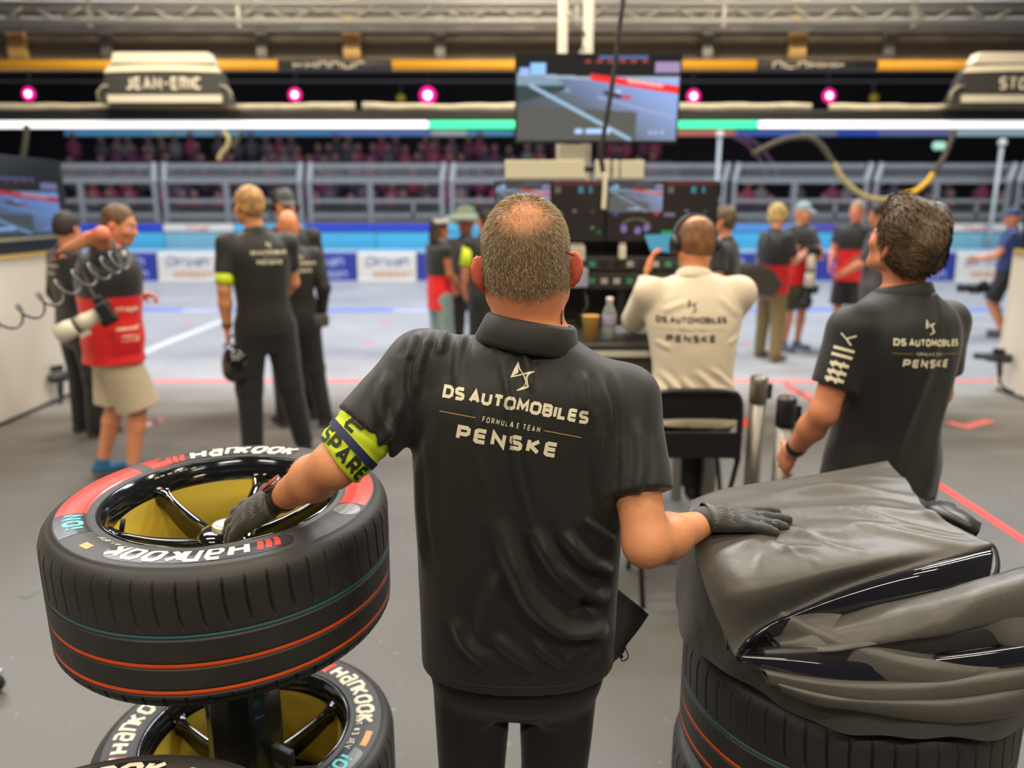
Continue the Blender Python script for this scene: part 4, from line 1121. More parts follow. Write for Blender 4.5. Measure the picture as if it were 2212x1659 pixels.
# folded top sheet
def pull(V, N):
    d = np.zeros(len(V))
    # long drape ridges running away from the hand across the top
    for (p0, p1, w, am) in (((0.50, 1.50), (0.98, 1.52), 0.020, 0.010), ((0.45, 1.55), (0.95, 1.72), 0.03, 0.010), ((0.55, 1.43), (0.93, 1.40), 0.018, 0.008),
                            ((0.42, 1.36), (0.72, 1.44), 0.016, 0.008), ((0.60, 1.62), (0.95, 1.62), 0.02, 0.008), ((0.45, 1.30), (0.60, 1.38), 0.010, 0.007), ((0.46, 1.44), (0.66, 1.36), 0.009, 0.007), ((0.62, 1.50), (0.86, 1.45), 0.010, 0.008), ((0.72, 1.66), (0.94, 1.74), 0.012, 0.008), ((0.44, 1.40), (0.56, 1.33), 0.009, 0.006), ((0.66, 1.42), (0.90, 1.44), 0.009, 0.007), ((0.78, 1.58), (0.93, 1.46), 0.018, 0.008)):
        p0 = np.array(p0); p1 = np.array(p1); u = p1 - p0; L = u @ u
        t = np.clip(((V[:, :2] - p0) @ u) / L, 0, 1); c = p0 + t[:, None] * u
        c[:, 1] += 0.02 * np.sin(t * 5)
        dd = np.linalg.norm(V[:, :2] - c, axis=1)
        d += am * np.exp(-(dd / w) ** 2) * np.sin(np.pi * np.clip(t, 0.02, 0.98)) ** 0.5
    return V + N * d[:, None]
top_rows = [
    [(1500, 1100, 0.98), (1570, 1078, 0.98), (1705, 1052, 0.985), (1835, 1030, 0.99), (1925, 1015, 1.0)],
    [(1496, 1084, 1.06), (1562, 1060, 1.075), (1700, 1037, 1.085), (1830, 1012, 1.095), (1917, 996, 1.10)],
    [(1490, 1095, 1.090), (1565, 1076, 1.102), (1702, 1055, 1.108), (1838, 1030, 1.114), (1930, 1008, 1.112)],
    [(1488, 1130, 1.090), (1580, 1120, 1.108), (1720, 1105, 1.112), (1858, 1085, 1.116), (1962, 1050, 1.112)],
    [(1500, 1195, 1.078), (1592, 1190, 1.104), (1735, 1180, 1.110), (1885, 1160, 1.114), (2015, 1118, 1.108)],
    [(1530, 1290, 1.040), (1625, 1270, 1.075), (1770, 1235, 1.095), (1930, 1195, 1.106), (2085, 1150, 1.106)],
    [(1575, 1395, 0.965), (1660, 1335, 1.010), (1815, 1262, 1.060), (1985, 1212, 1.090), (2138, 1172, 1.102)],
    [(1588, 1416, 0.950), (1664, 1352, 0.998), (1824, 1275, 1.050), (1990, 1225, 1.082), (2142, 1180, 1.096)],
    [(1596, 1412, 0.945), (1676, 1352, 0.988), (1830, 1279, 1.040), (1994, 1228, 1.072), (2140, 1184, 1.086)],
]
top, TV, TF = sheet('top_sheet', top_rows, M_COVER, 110, 130, 0.0042, 3, 0.003, pull, sc=13)
TOPB = bvh(TV, TF)
side_rows = [[(1494, 1092, 1.085), (1489, 1130, 1.085), (1502, 1196, 1.074), (1532, 1291, 1.037), (1577, 1396, 0.963), (1590, 1418, 0.948)],
             [(1500, 1118, 1.03), (1499, 1160, 1.03), (1514, 1225, 1.02), (1545, 1315, 0.99), (1582, 1408, 0.945), (1594, 1424, 0.94)],
             [(1512, 1150, 0.96), (1515, 1200, 0.96), (1532, 1270, 0.95), (1562, 1350, 0.94), (1592, 1420, 0.925), (1600, 1430, 0.93)]]
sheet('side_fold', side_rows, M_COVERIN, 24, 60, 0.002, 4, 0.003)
# front folds, from the top edge downwards
def fold(name, top_, bot, m, bulge=0.022, seed=1, wr=0.0025, nu=26, dz=0.012):
    a = np.array([Zp(p[0], p[1], p[2] + dz) for p in top_]); b = np.array([Zp(p[0], p[1], p[2] + dz) for p in bot]); n = 8
    a, b = catmull(a, n), catmull(b, n)
    mid = (a + b) / 2 + np.array([0.004, -bulge, 0.004]); q1 = a * 0.78 + b * 0.22 + np.array([0.002, -bulge * 0.75, 0.010]); q3 = a * 0.2 + b * 0.8 + np.array([0.003, -bulge * 0.8, -0.006])
    back = b + np.array([0, bulge * 1.2, -0.004])
    return sheet(name, [a + np.array([0, 0.01, -0.002]), q1, mid, q3, b, back], m, nu, 110, wr, seed, 0.003, sc=16)
vt = [(1592, 1410, .950), (1655, 1356, .998), (1828, 1276, 1.045), (1990, 1224, 1.080), (2140, 1182, 1.090)]
vb = [(1588, 1420, .944), (1655, 1380, .970), (1845, 1322, 1.015), (2019, 1288, 1.040), (2126, 1260, 1.058)]
fold('vinyl_window', vt, vb, M_VINYL, 0.006, 11, 0.0012, dz=0.002)
fold('fold', [(1668, 1378, .968), (1845, 1328, 1.008), (2019, 1290, 1.036), (2130, 1258, 1.056), (2240, 1225, 1.06)],
     [(1672, 1400, .955), (1790, 1404, .972), (1915, 1376, .995), (2035, 1358, 1.002), (2250, 1318, 1.01)], M_COVER, 0.026, 12, 0.005)
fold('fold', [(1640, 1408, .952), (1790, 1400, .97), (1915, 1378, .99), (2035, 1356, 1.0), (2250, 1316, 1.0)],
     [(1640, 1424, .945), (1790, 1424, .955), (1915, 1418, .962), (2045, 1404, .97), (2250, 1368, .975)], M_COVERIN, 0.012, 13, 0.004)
fold('vinyl_window', [(1590, 1420, .944), (1690, 1420, .950), (1850, 1428, .954), (2045, 1416, .960), (2250, 1386, .965)],
     [(1610, 1432, .938), (1690, 1450, .935), (1850, 1468, .935), (2045, 1456, .94), (2250, 1430, .94)], M_VINYL, 0.010, 14, 0.0012)
fold('fold', [(1640, 1446, .936), (1760, 1466, .932), (1900, 1470, .932), (2050, 1460, .935), (2250, 1432, .938)],
     [(1650, 1462, .925), (1760, 1490, .915), (1890, 1506, .912), (2040, 1500, .912), (2250, 1465, .92)], M_COVER, 0.020, 15, 0.003)
fold('fold', [(1660, 1468, .92), (1760, 1492, .915), (1890, 1500, .91), (2040, 1496, .91), (2250, 1460, .915)],
     [(1680, 1474, .905), (1765, 1505, .895), (1890, 1522, .885), (2100, 1542, .865), (2250, 1500, .88)], M_COVER, 0.030, 16, 0.005)
fold('fold', [(2120, 1262, 1.05), (2160, 1262, 1.045), (2200, 1290, 1.02), (2240, 1320, 1.0)],
     [(2060, 1350, 1.0), (2120, 1380, .975), (2200, 1400, .96), (2280, 1400, .95)], M_COVER, 0.03, 17, 0.006)
# loose lump of cover behind the right corner of the sheet
sheet('rear_fold', [[(1985, 1075, 1.02), (2040, 1085, 1.04), (2080, 1105, 1.05), (2112, 1130, 1.05)], [(1975, 1095, 1.06), (2035, 1105, 1.085), (2080, 1122, 1.085), (2112, 1145, 1.07)],
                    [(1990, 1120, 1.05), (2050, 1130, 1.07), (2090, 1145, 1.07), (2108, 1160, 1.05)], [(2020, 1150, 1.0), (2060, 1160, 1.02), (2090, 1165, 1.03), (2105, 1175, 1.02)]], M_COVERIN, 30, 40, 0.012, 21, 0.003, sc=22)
# shiny edge tubes, webbing loop
for pts, r, m in (([(1588, 1420, .945), (1640, 1423, .946), (1700, 1421, .950), (1850, 1429, .955), (2045, 1416, .962), (2250, 1386, .967)], 0.0022, mat('vinyl_edge', (0.5, 0.5, 0.52), 0.12, 0.3, coat=0.5)),
                  ([(1588, 1420, .946), (1600, 1392, .962), (1655, 1354, .997), (1828, 1274, 1.047), (1990, 1222, 1.083), (2142, 1178, 1.096)], 0.0022, M_COVERIN)):
    MB().tube(catmull([Zp(*p) for p in pts], 60) - CO, r, 8).build('edge_piping', m, cover, True)
MB().tube(catmull([Zp(2128, 1172, 1.10), Zp(2147, 1180, 1.095), Zp(2156, 1215, 1.075), Zp(2150, 1245, 1.06), Zp(2134, 1262, 1.05)], 24) - CO, 0.006, 8, flat=0.35).build('webbing_loop', M_BLACK, cover, True)
MB().tube(catmull([Zp(1510, 1160, 1.05), Zp(1530, 1230, 1.0), Zp(1560, 1330, .95), Zp(1578, 1400, .93)], 24) - CO + np.array([-0.006, -0.004, 0]), 0.0025, 6).build('seam', M_BLACK, cover, True)
# ------------------------------------------------------------------ pit stand: column, desk and things on it
col = empty('truss_column', 'white truss column standing behind the hanging television', 'column', None, (XY(1240, 350, 5.45), 5.45, 0))
for dx in (-0.085, 0.085):
    for dy in (0, 0.17): MB().tube([(dx, dy, 0), (dx, dy, 3.62)], 0.028, 10).build('chord', mat('column_paint', srgb(190, 184, 168), .5), col, True)
for k in range(16):
    z = 0.15 + k * 0.22; s = 1 if k % 2 else -1
    MB().tube([(-0.085 * s, 0, z), (0.085 * s, 0, z + 0.22)], 0.012, 6).build('brace', M_ALU, col, True)
cx = XY(1238, 350, 5.4); MB().box2((cx - 0.09 - col.location.x, -0.05, ZY(387, 5.4)), (cx + 0.09 - col.location.x, -0.035, ZY(312, 5.4))).build('front_plate', M_CREAM, col)
for u0, u1, lb in ((1091, 1262, 'cream board strip left of the white column above the monitors'), (1286, 1318, 'small cream board piece behind the hanging cable end'), (1325, 1337, 'narrow cream board piece right of the hanging cable'), (1342, 1391, 'cream board piece above the second data monitor')):
    a, b = P(u0, 346, 4.9), P(u1, 385, 4.9)
    t = empty('cream_board', lb, 'board', None, ((a[0] + b[0]) / 2, 4.9, b[2]))
    MB().box2((-(b[0] - a[0]) / 2, 0, 0), ((b[0] - a[0]) / 2, 0.03, a[2] - b[2])).build('panel', M_CREAM, t, bevel=0.004)
    MB().box2((-(b[0] - a[0]) / 2, -0.004, -0.012), ((b[0] - a[0]) / 2, 0.034, 0.0)).build('lower_edge', M_ALU, t)
MB().box2((XY(1088, 366, 4.95) - col.location.x, 4.935 - 5.45, ZY(372, 4.95)), (XY(1394, 366, 4.95) - col.location.x, 4.965 - 5.45, ZY(360, 4.95))).build('crossbar', M_BLACKS, col)
MB().box2((-.03, 4.965 - 5.45, ZY(372, 4.95)), (.03, -.02, ZY(360, 4.95))).build('crossbar_arm', M_BLACKS, col)
DZ = 1.10
desk = empty('pit_desk', 'tall dark desk with pale edges in front of the seated man', 'desk', None, (0.5, 4.0, 0))
MB().box2((-0.66, -0.42, DZ - 0.03), (0.56, 0.5, DZ)).build('worktop', mat('desk_top', srgb(58, 55, 52), 0.35), desk, bevel=0.004)
MB().box2((-0.66, -0.435, DZ - 0.055), (0.56, -0.42, DZ - 0.03)).build('front_edge', mat('desk_edge', srgb(205, 198, 180), 0.4), desk)
MB().box2((-0.63, -0.36, DZ - 0.2), (0.53, -0.34, DZ - 0.06)).build('drawer_front', mat('desk_grey', srgb(108, 104, 98), 0.5), desk)
MB().box2((-0.63, -0.37, DZ - 0.225), (0.53, -0.34, DZ - 0.2)).build('lower_rail', mat('desk_edge', srgb(205, 198, 180), 0.4), desk)
MB().box2((-0.63, -0.33, 0.80), (0.53, -0.31, DZ - 0.23)).build('front_panel', mat('desk_dark', srgb(70, 68, 64), 0.5), desk)
for x_ in (-0.6, 0.5):
    for y_ in (-0.3, 0.42): MB().box2((x_ - 0.03, y_ - 0.03, 0), (x_ + 0.03, y_ + 0.03, DZ - 0.03)).build('leg', M_ALU, desk)
MB().box2((-0.56, 0.44, DZ), (0.60, 0.49, DZ + 0.60)).build('rear_panel', mat('desk_black', srgb(30, 29, 28), 0.5), desk)
# equipment rack below the monitors
rk = empty('equipment_rack', 'black rack of intercom and network units below the data monitors', 'rack', None, (0.5, 4.28, DZ))
for k, (z0, z1) in enumerate(((0.20, 0.29), (0.30, 0.37))):
    u = MB().box2((-0.52, -0.12, z0), (0.56, 0.05, z1)).build('rack_unit', mat('rack_%d' % k, srgb(46, 45, 43), 0.4), rk, bevel=0.003)
    for j in range(16):
        x_ = -0.48 + j * 0.068
        MB().box((x_, -0.125, (z0 + z1) / 2), (0.035, 0.012, 0.03)).build('socket', mat(random.choice(['sk_white', 'sk_green', 'sk_black', 'sk_yellow']), random.choice([srgb(170, 170, 165), srgb(60, 140, 100), srgb(16, 16, 16)]), 0.4), u)
for x_ in (-0.5, 0.1, 0.54): MB().box2((x_ - 0.02, -0.05, 0), (x_ + 0.02, 0.0, 0.46)).build('upright', M_BLACKS, rk)
for x_ in (-0.35, -0.12, 0.22, 0.42): MB().tube(catmull([(x_, -0.13, 0.22), (x_ + 0.02, -0.2, 0.12), (x_ - 0.03, -0.19, 0.04), (x_ + 0.02, -0.15, 0.0)], 12), 0.008, 6).build('cable', M_BLACK, rk, True)
def on_desk(u, Y): return (XY(u, 690, Y), Y, DZ)
t = empty('paper_cup', 'tan paper cup on the tall desk', 'cup', None, on_desk(1276, 3.72))
MB().lathe([(0.029, 0), (0.042, 0.118), (0.0435, 0.120), (0.040, 0.118), (0.028, 0.004)], 24).build('cup', mat('kraft', srgb(212, 166, 82), 0.6, mottle=0.06), t, True)
t = empty('water_bottle', 'clear plastic water bottle next to the tan paper cup', 'bottle', None, on_desk(1316, 3.74))
MB().lathe([(0.03, 0), (0.034, 0.01), (0.034, 0.05), (0.032, 0.06), (0.034, 0.07), (0.034, 0.13), (0.016, 0.175), (0.015, 0.19)], 20).build('bottle', mat('clear_plastic', srgb(196, 198, 196), 0.1, transmission=0.55), t, True)
MB().lathe([(0.034, 0.075), (0.0348, 0.078), (0.0348, 0.12), (0.034, 0.123)], 20, cap=False).build('label_band', mat('bottle_label', srgb(180, 172, 200), 0.4), t, True)
MB().lathe([(0.017, 0.187), (0.017, 0.205), (0.01, 0.207)], 16).build('cap', M_WHITE, t, True)
t = empty('laptop', 'grey laptop lying closed beside the water bottle', 'laptop', None, (XY(1375, 690, 3.8), 3.85, DZ + 0.001))
MB().box2((-0.15, -0.11, 0), (0.15, 0.11, 0.02)).build('base', mat('laptop_grey', srgb(120, 122, 126), 0.35, 0.4), t, bevel=0.004)
MB().box2((-0.15, -0.11, 0.021), (0.15, 0.11, 0.032)).build('lid', mat('laptop_lid', srgb(150, 154, 160), 0.35, 0.4), t, bevel=0.004)
t = empty('folded_paper', 'bright blue paper leaning above the equipment rack', 'paper', None, tuple(P(1425, 528, 4.22)))
mk('sheet', [(-0.085, 0, 0.05), (0.10, 0, 0.06), (0.07, -0.01, -0.045), (-0.05, -0.01, -0.035), (-0.085, 0.004, 0.05), (0.10, 0.004, 0.06), (0.07, -0.006, -0.045), (-0.05, -0.006, -0.035)],
   [(0, 3, 2, 1), (4, 5, 6, 7), (0, 1, 5, 4), (1, 2, 6, 5), (2, 3, 7, 6), (3, 0, 4, 7)], mat('paper_blue', srgb(70, 165, 215), 0.6), t, False)
for k, (u, v, w_, h_, cl, lb) in enumerate(((1245, 548, 0.09, 0.08, (190, 182, 165), 'cream box on the equipment rack next to the ear of the bald man'), (1344, 545, 0.035, 0.07, (214, 206, 190), 'small white tub on the equipment rack'), (1245, 600, 0.12, 0.1, (150, 156, 175), 'pale grey case on the desk close to the bald man'))):
    p = P(u, v, 4.1); t = empty('small_box', lb, 'box', None, tuple(p))
    MB().box((0, 0, 0), (w_, 0.06, h_)).build('body', mat('sbox%d' % k, srgb(*cl), 0.5), t, bevel=0.008)
    MB().box((0, 0, h_ / 2 + 0.006), (w_ * 0.8, 0.05, 0.012)).build('lid', mat('sboxl%d' % k, srgb(*[c * 0.8 for c in cl]), 0.5), t)

# ------------------------------------------------------------------ folding chair
CHY = 3.12
chx = XY(1502, 900, CHY); zc = lambda v: ZY(v, CHY)
ch = empty('folding_chair', 'tall black folding chair under the man in the white shirt', 'chair', None, (chx, CHY, 0))
hw = 0.185; z0, z1 = zc(1000), zc(845)
MB().tube(catmull([(-hw - 0.01, 0.02, z0), (-hw - 0.004, 0.0, z1 - 0.09), (-hw + 0.015, -0.01, z1 - 0.02), (-hw + 0.06, -0.012, z1), (0, -0.012, z1 + 0.004), (hw - 0.06, -0.012, z1), (hw - 0.015, -0.01, z1 - 0.02), (hw + 0.004, 0.0, z1 - 0.09), (hw + 0.01, 0.02, z0)], 60), 0.013, 10).build('back_frame', M_BLACKS, ch, True)
def curved(zb, zt_, w, name, m, bow=0.03, y=0.0):
    V = []; n = 12
    for i in range(n + 1):
        s = i / n * 2 - 1; yy = y + bow * (1 - s * s)
        V += [(s * w, yy - 0.008, zb), (s * w, yy - 0.008, zt_), (s * w, yy + 0.008, zb), (s * w, yy + 0.008, zt_)]
    F = []
    for i in range(n):
        a = 4 * i; c = a + 4; F += [(a, c, c + 1, a + 1), (a + 2, a + 3, c + 3, c + 2), (a + 1, c + 1, c + 3, a + 3), (a, a + 2, c + 2, c)]
    F += [(0, 1, 3, 2), (4*n, 4*n+2, 4*n+3, 4*n+1)]
    mk(name, V, F, m, ch, False)
curved(zc(906), zc(852), hw - 0.012, 'backrest', M_BLACK, 0.02, -0.005)
SZ = zc(985)
MB().box2((-0.20, 0.02, SZ), (0.20, 0.44, SZ + 0.04)).build('seat', M_BLACK, ch, bevel=0.015)
curved(SZ - 0.01, zc(935), hw + 0.012, 'seat_back_lip', M_BLACK, 0.01, 0.0)
for s in (-1, 1):
    MB().tube([(s * 0.2, 0.02, z0 + 0.02), (s * 0.2, 0.36, 0.0)], 0.012, 8).build('leg', M_BLACKS, ch, True)
    MB().tube([(s * 0.19, 0.36, SZ), (s * 0.19, -0.02, 0.0)], 0.012, 8).build('leg', M_BLACKS, ch, True)
MB().tube([(-0.19, 0.02, 0.2), (0.19, 0.02, 0.2)], 0.009, 8).build('stretcher', M_BLACKS, ch, True)

# ------------------------------------------------------------------ belt posts
def belt_post(u, v, top_h, lb, black_head):
    Y = 0
    b = (829.5 - v) / FPX; el = math.atan(b) - PITCH; Y = (top_h - EYE) / math.tan(el)
    x = XY(u, v, Y)
    t = empty('belt_post', lb, 'post', 'belt barrier posts', (x, Y, 0))
    MB().lathe([(0.17, 0), (0.17, 0.012), (0.15, 0.022), (0.035, 0.03)], 28).build('base', M_BLACKS, t, True)
    MB().lathe([(0.036, 0.025), (0.036, top_h - 0.12)], 24).build('pole', M_STEEL, t, True)
    MB().lathe([(0.040, top_h - 0.12), (0.040, top_h - 0.012), (0.034, top_h)], 24).build('belt_head', M_BLACKS if black_head else M_STEEL, t, True)
    MB().box((0.045, 0, top_h - 0.07), (0.03, 0.02, 0.07)).build('belt_clip', M_BLACKS, t, bevel=0.004)
belt_post(1641, 812, 1.0, 'brushed steel belt post with a steel head, nearer the seated man', False)
belt_post(1701, 857, 1.0, 'brushed steel belt post with a black head, beside the standing man looking up', True)

# ------------------------------------------------------------------ wheel guns hung on the side walls
def wheel_gun(name, label, x, y, z, sg, rz=0):
    t = empty(name, label, 'wheel gun', None, (x, y, z), math.radians(rz))
    R = np.array(Matrix.Rotation(math.radians(90), 3, 'Y'))
    MB().lathe([(0.03, -0.12), (0.045, -0.10), (0.05, 0.0), (0.04, 0.09), (0.025, 0.12)], 18, R=R).build('motor_body', mat('gun_grey', srgb(60, 66, 68), 0.35, 0.4), t, True)
    MB().lathe([(0.022, 0.10), (0.03, 0.13), (0.03, 0.19), (0.02, 0.2)], 14, R=R).build('socket', M_BLACKS, t, True)
    MB().tube([(-0.02, 0, -0.03), (-0.035, 0, -0.17)], [0.026, 0.022], 10).build('handle', M_BLACKS, t, True)
    MB().tube([(0.0, 0, -0.07), (0.005, 0, -0.10)], 0.006, 6).build('trigger', M_RED, t, True)
    MB().tube(catmull([(-0.035, 0, -0.17), (-0.05, 0, -0.24), (-0.12, 0.0, -0.3), (-0.2, 0, -0.31)], 14), 0.012, 8).build('hose', M_BLACK, t, True)
    MB().box((0, 0.06 * sg, 0.07), (0.1, 0.03, 0.05)).build('hanger', M_BLACKS, t)
p = P(103, 812, 6.75); wheel_gun('wheel_gun', 'grey pneumatic wheel gun hanging on the left white wall', WL + 0.12, 6.72, float(p[2]), 1, 60)
p = P(2146, 775, 7.0); wheel_gun('wheel_gun', 'grey pneumatic wheel gun hanging by the end of the right white wall', WR - 0.16, 7.05, float(p[2]), 1, 150)

# ------------------------------------------------------------------ cables overhead
def cable(name, label, segs, r=0.012, n=40):
    """segs: list of (points, material, part name)"""
    o0 = np.array(segs[0][0][0]); t = empty(name, label, 'cable', None, tuple(o0))
    for pts, m, nm in segs: MB().tube(catmull(pts, n) - o0, r, 8).build(nm, m, t, True)
    return t
M_CAB = mat('cable_black', (0.02, 0.019, 0.018), 0.5); M_CABG = mat('cable_khaki', srgb(168, 160, 118), 0.5); M_CABY = mat('cable_yellow', srgb(226, 178, 50), 0.5); M_CABD = mat('cable_drab', srgb(72, 70, 62), 0.6)
cable('hanging_cable', 'black cable hanging down in front of the television with a cream end rod',
      [([P(u, v, 4.0) for u, v in ((1352, -40), (1338, 60), (1330, 130), (1318, 210), (1306, 280), (1298, 330), (1303, 372))], M_CAB, 'cable'),
       ([P(1303, 372, 4.0), P(1307, 392, 4.0), P(1304, 452, 4.0)], M_CREAM, 'end_rod')], 0.012)
cable('looped_hose', 'hose loop with khaki and yellow lengths hanging above the dark haired man',
      [([P(u, v, 7.40) for u, v in ((1625, 332), (1690, 302), (1745, 296), (1775, 315), (1800, 352))], M_CABD, 'hose'),
       ([P(u, v, 7.40) for u, v in ((1800, 352), (1826, 392), (1868, 424), (1912, 431), (1950, 420))], M_CABG, 'khaki_hose'),
       ([P(u, v, 7.40) for u, v in ((1950, 420), (1975, 414), (2000, 395), (2015, 375))], M_CABY, 'yellow_hose'),
       ([P(u, v, 7.40) for u, v in ((2015, 375), (2036, 345), (2052, 310), (2062, 280))], M_CABD, 'hose')], 0.027)
cable('hook_cable', 'short cable with an upturned end hanging below the gantry left of the fair haired man',
      [([P(u, v, 7.42) for u, v in ((482, 282), (494, 300), (490, 318), (478, 332), (472, 346))], M_CABG, 'cable'), ([P(u, v, 7.42) for u, v in ((525, 284), (512, 302), (504, 318))], M_CABD, 'tail')], 0.023)
cable('air_line', 'grey air line with a yellow end above the left wall television',
      [([P(u, v, 7.3) for u, v in ((58, 270), (55, 300), (48, 340), (30, 362))], M_CABD, 'line'), ([P(u, v, 7.3) for u, v in ((30, 362), (14, 370), (-10, 382))], M_CABY, 'yellow_end')], 0.025)
# coiled hose in front of the photographer
pts = []
axis = catmull([P(u, v, 3.4) for u, v in ((-60, 718), (60, 672), (150, 615), (225, 580), (268, 556))], 300)
d = nz(axis[-1] - axis[0]); a1 = nz(np.cross(d, (0, 1, 0))); a2 = nz(np.cross(d, a1))
for i, c_ in enumerate(axis):
    w = i / 300 * 2 * math.pi * 9; pts.append(c_ + 0.045 * (math.cos(w) * a1 + math.sin(w) * a2))
t = empty('coiled_hose', 'grey coiled air hose stretched across in front of the photographer', 'hose', None, tuple(axis[150]))
MB().tube(np.array(pts) - axis[150], 0.0065, 6).build('coil', mat('hose_grey', srgb(96, 96, 94), 0.4), t, True)
MB().lathe([(.012, -.02), (.014, 0), (.010, .03)], 10, axis[-1] - axis[150]).build('connector', M_STEEL, t, True)
# camera poles
for u, v0, v1, lb, Y in ((1555, 292, 520, 'white pole with a ball camera on top right of the monitors', 18.72), (2165, 310, 600, 'white pole with a ball camera on top at the right edge', 18.72)):
    b = P(u, v0, Y); t = empty('camera_pole', lb, 'pole', None, (b[0], Y, 0))
    MB().tube([(0, 0, 0), (0, 0, b[2])], 0.045, 10).build('pole', M_PALE, t, True)
    MB().lathe([(0.02, -0.09), (0.09, -0.05), (0.1, 0.0), (0.07, 0.07), (0.01, 0.09)], 14, (0, 0, b[2] + 0.02)).build('camera_ball', M_WHITE, t, True)
    MB().lathe([(0.2, 0), (0.2, 0.03), (0.05, 0.05)], 20).build('foot', M_GALV, t, True)
# small tool at the very left edge of the floor
q = Zp(2, 1495, 0.0); t = empty('castor', 'small dark castor cut off at the left edge of the floor', 'castor', None, (q[0] - 0.02, q[1], 0))
MB().lathe([(0.012, -0.012), (0.035, -0.012), (0.035, 0.012), (0.012, 0.012)], 18, (0, 0, 0.035), np.array(Matrix.Rotation(math.radians(90), 3, 'X'))).build('wheel', M_BLACKS, t, True)
MB().box((0, 0, 0.075), (0.05, 0.05, 0.012)).build('fork', M_GALV, t)
# ------------------------------------------------------------------ people
M_SKIN = mat('skin', attr=True, rough=0.5, bump=0.12, bscale=90, mottle=0.10, mscale=16, bumpd=0.001)
M_CLOTH = mat('cloth', attr=True, rough=0.62, bump=0.22, bscale=28, sheen=0.14, bumpd=0.003)
M_HAIR = mat('hair', attr=True, rough=0.62, bump=0.35, bscale=160, mottle=0.30, mscale=60, bumpd=0.003, stretch=(1, .6, .35))
M_SHOE = mat('shoe', attr=True, rough=0.55)
M_GEAR = mat('gear_black', (0.014, 0.014, 0.014), 0.4)
M_LENSW = mat('lens_cream', srgb(222, 214, 192), 0.4)
SKIN = np.array(srgb(214, 142, 104)); TAN = np.array(srgb(176, 112, 74)); DARKSKIN = np.array(srgb(150, 96, 60))
BLK = np.array(srgb(25, 24, 21)); TRS = np.array(srgb(20, 20, 21))

TORSO = [(.85, .165, .112), (.95, .168, .118), (1.07, .150, .110), (1.20, .160, .118), (1.33, .178, .122), (1.42, .170, .108), (1.48, .118, .082), (1.52, .066, .062)]
def default_pose():
    return dict(pelvis=(0, 0, .93), neck=(0, -.005, 1.50), head=(0, .02, 1.672), hr=(0, 0, 0),
                sl=(-.185, -.01, 1.435), el=(-.235, -.04, 1.16), wl=(-.245, .06, .92), sr=(.185, -.01, 1.435), er=(.235, -.04, 1.16), wr=(.245, .06, .92),
                hl=(-.09, 0, .90), kl=(-.11, .02, .50), al=(-.12, -.02, .09), tl=(-.14, .14, .03), hrr=(.09, 0, .90), kr=(.11, .02, .50), ar=(.12, -.02, .09), tr=(.14, .14, .03))
def hand(vol, w, d, n, side, k=1.0, curl=0.35, spread=0.1, grow=0.0, thumb=1.0):
    """w wrist, d finger direction, n back-of-hand normal, side +1: thumb on the +cross(d, n) side"""
    d = nz(d); n = nz(np.asarray(n) - d * np.dot(n, d)); s = np.cross(d, n)
    R = np.stack([s, d, n], 1)
    vol.ell(w + d * .048 * k, (.041 * k + grow, .056 * k + grow, .0165 * k + grow), R, .012)
    vol.ell(w + d * .03 * k + s * side * .022 * k - n * .006 * k, (.02 * k + grow, .034 * k + grow, .016 * k + grow), R, .012)
    tips = []
    for i, (ox, L, r) in enumerate(((.030, .072, .0088), (.0105, .082, .0092), (-.009, .077, .0088), (-.027, .060, .0078))):
        b = w + d * (.088 - .006 * abs(i - 1)) * k + s * side * ox * k
        fd = nz(d + s * side * (ox / .03) * spread); p = b; pts = [b - fd * .02 * k, b]; ang = 0.0
        for q, fr in enumerate((.46, .30, .24)):
            ang += curl * (0.7 if q == 0 else 1.0)
            dd = fd * math.cos(ang) - n * math.sin(ang); p = p + dd * L * fr * k; pts.append(p)
        vol.chain(pts, [(r + .0012) * k + grow, (r + .0006) * k + grow, r * k + grow, (r - .0006) * k + grow, (r - .0016) * k + grow], .005)
        tips.append(p)
    b = w + d * .022 * k + s * side * .030 * k; t1 = b + (d * .55 + s * side * .75 * thumb - n * .25) * .036 * k; t2 = t1 + (d * .85 + s * side * .35 * thumb - n * .3 * (1 + curl)) * .033 * k
    vol.chain([b - s * side * .012 * k, b, t1, t2], [.014 * k + grow, .0125 * k + grow, .0105 * k + grow, .0085 * k + grow], .008)
    return tips
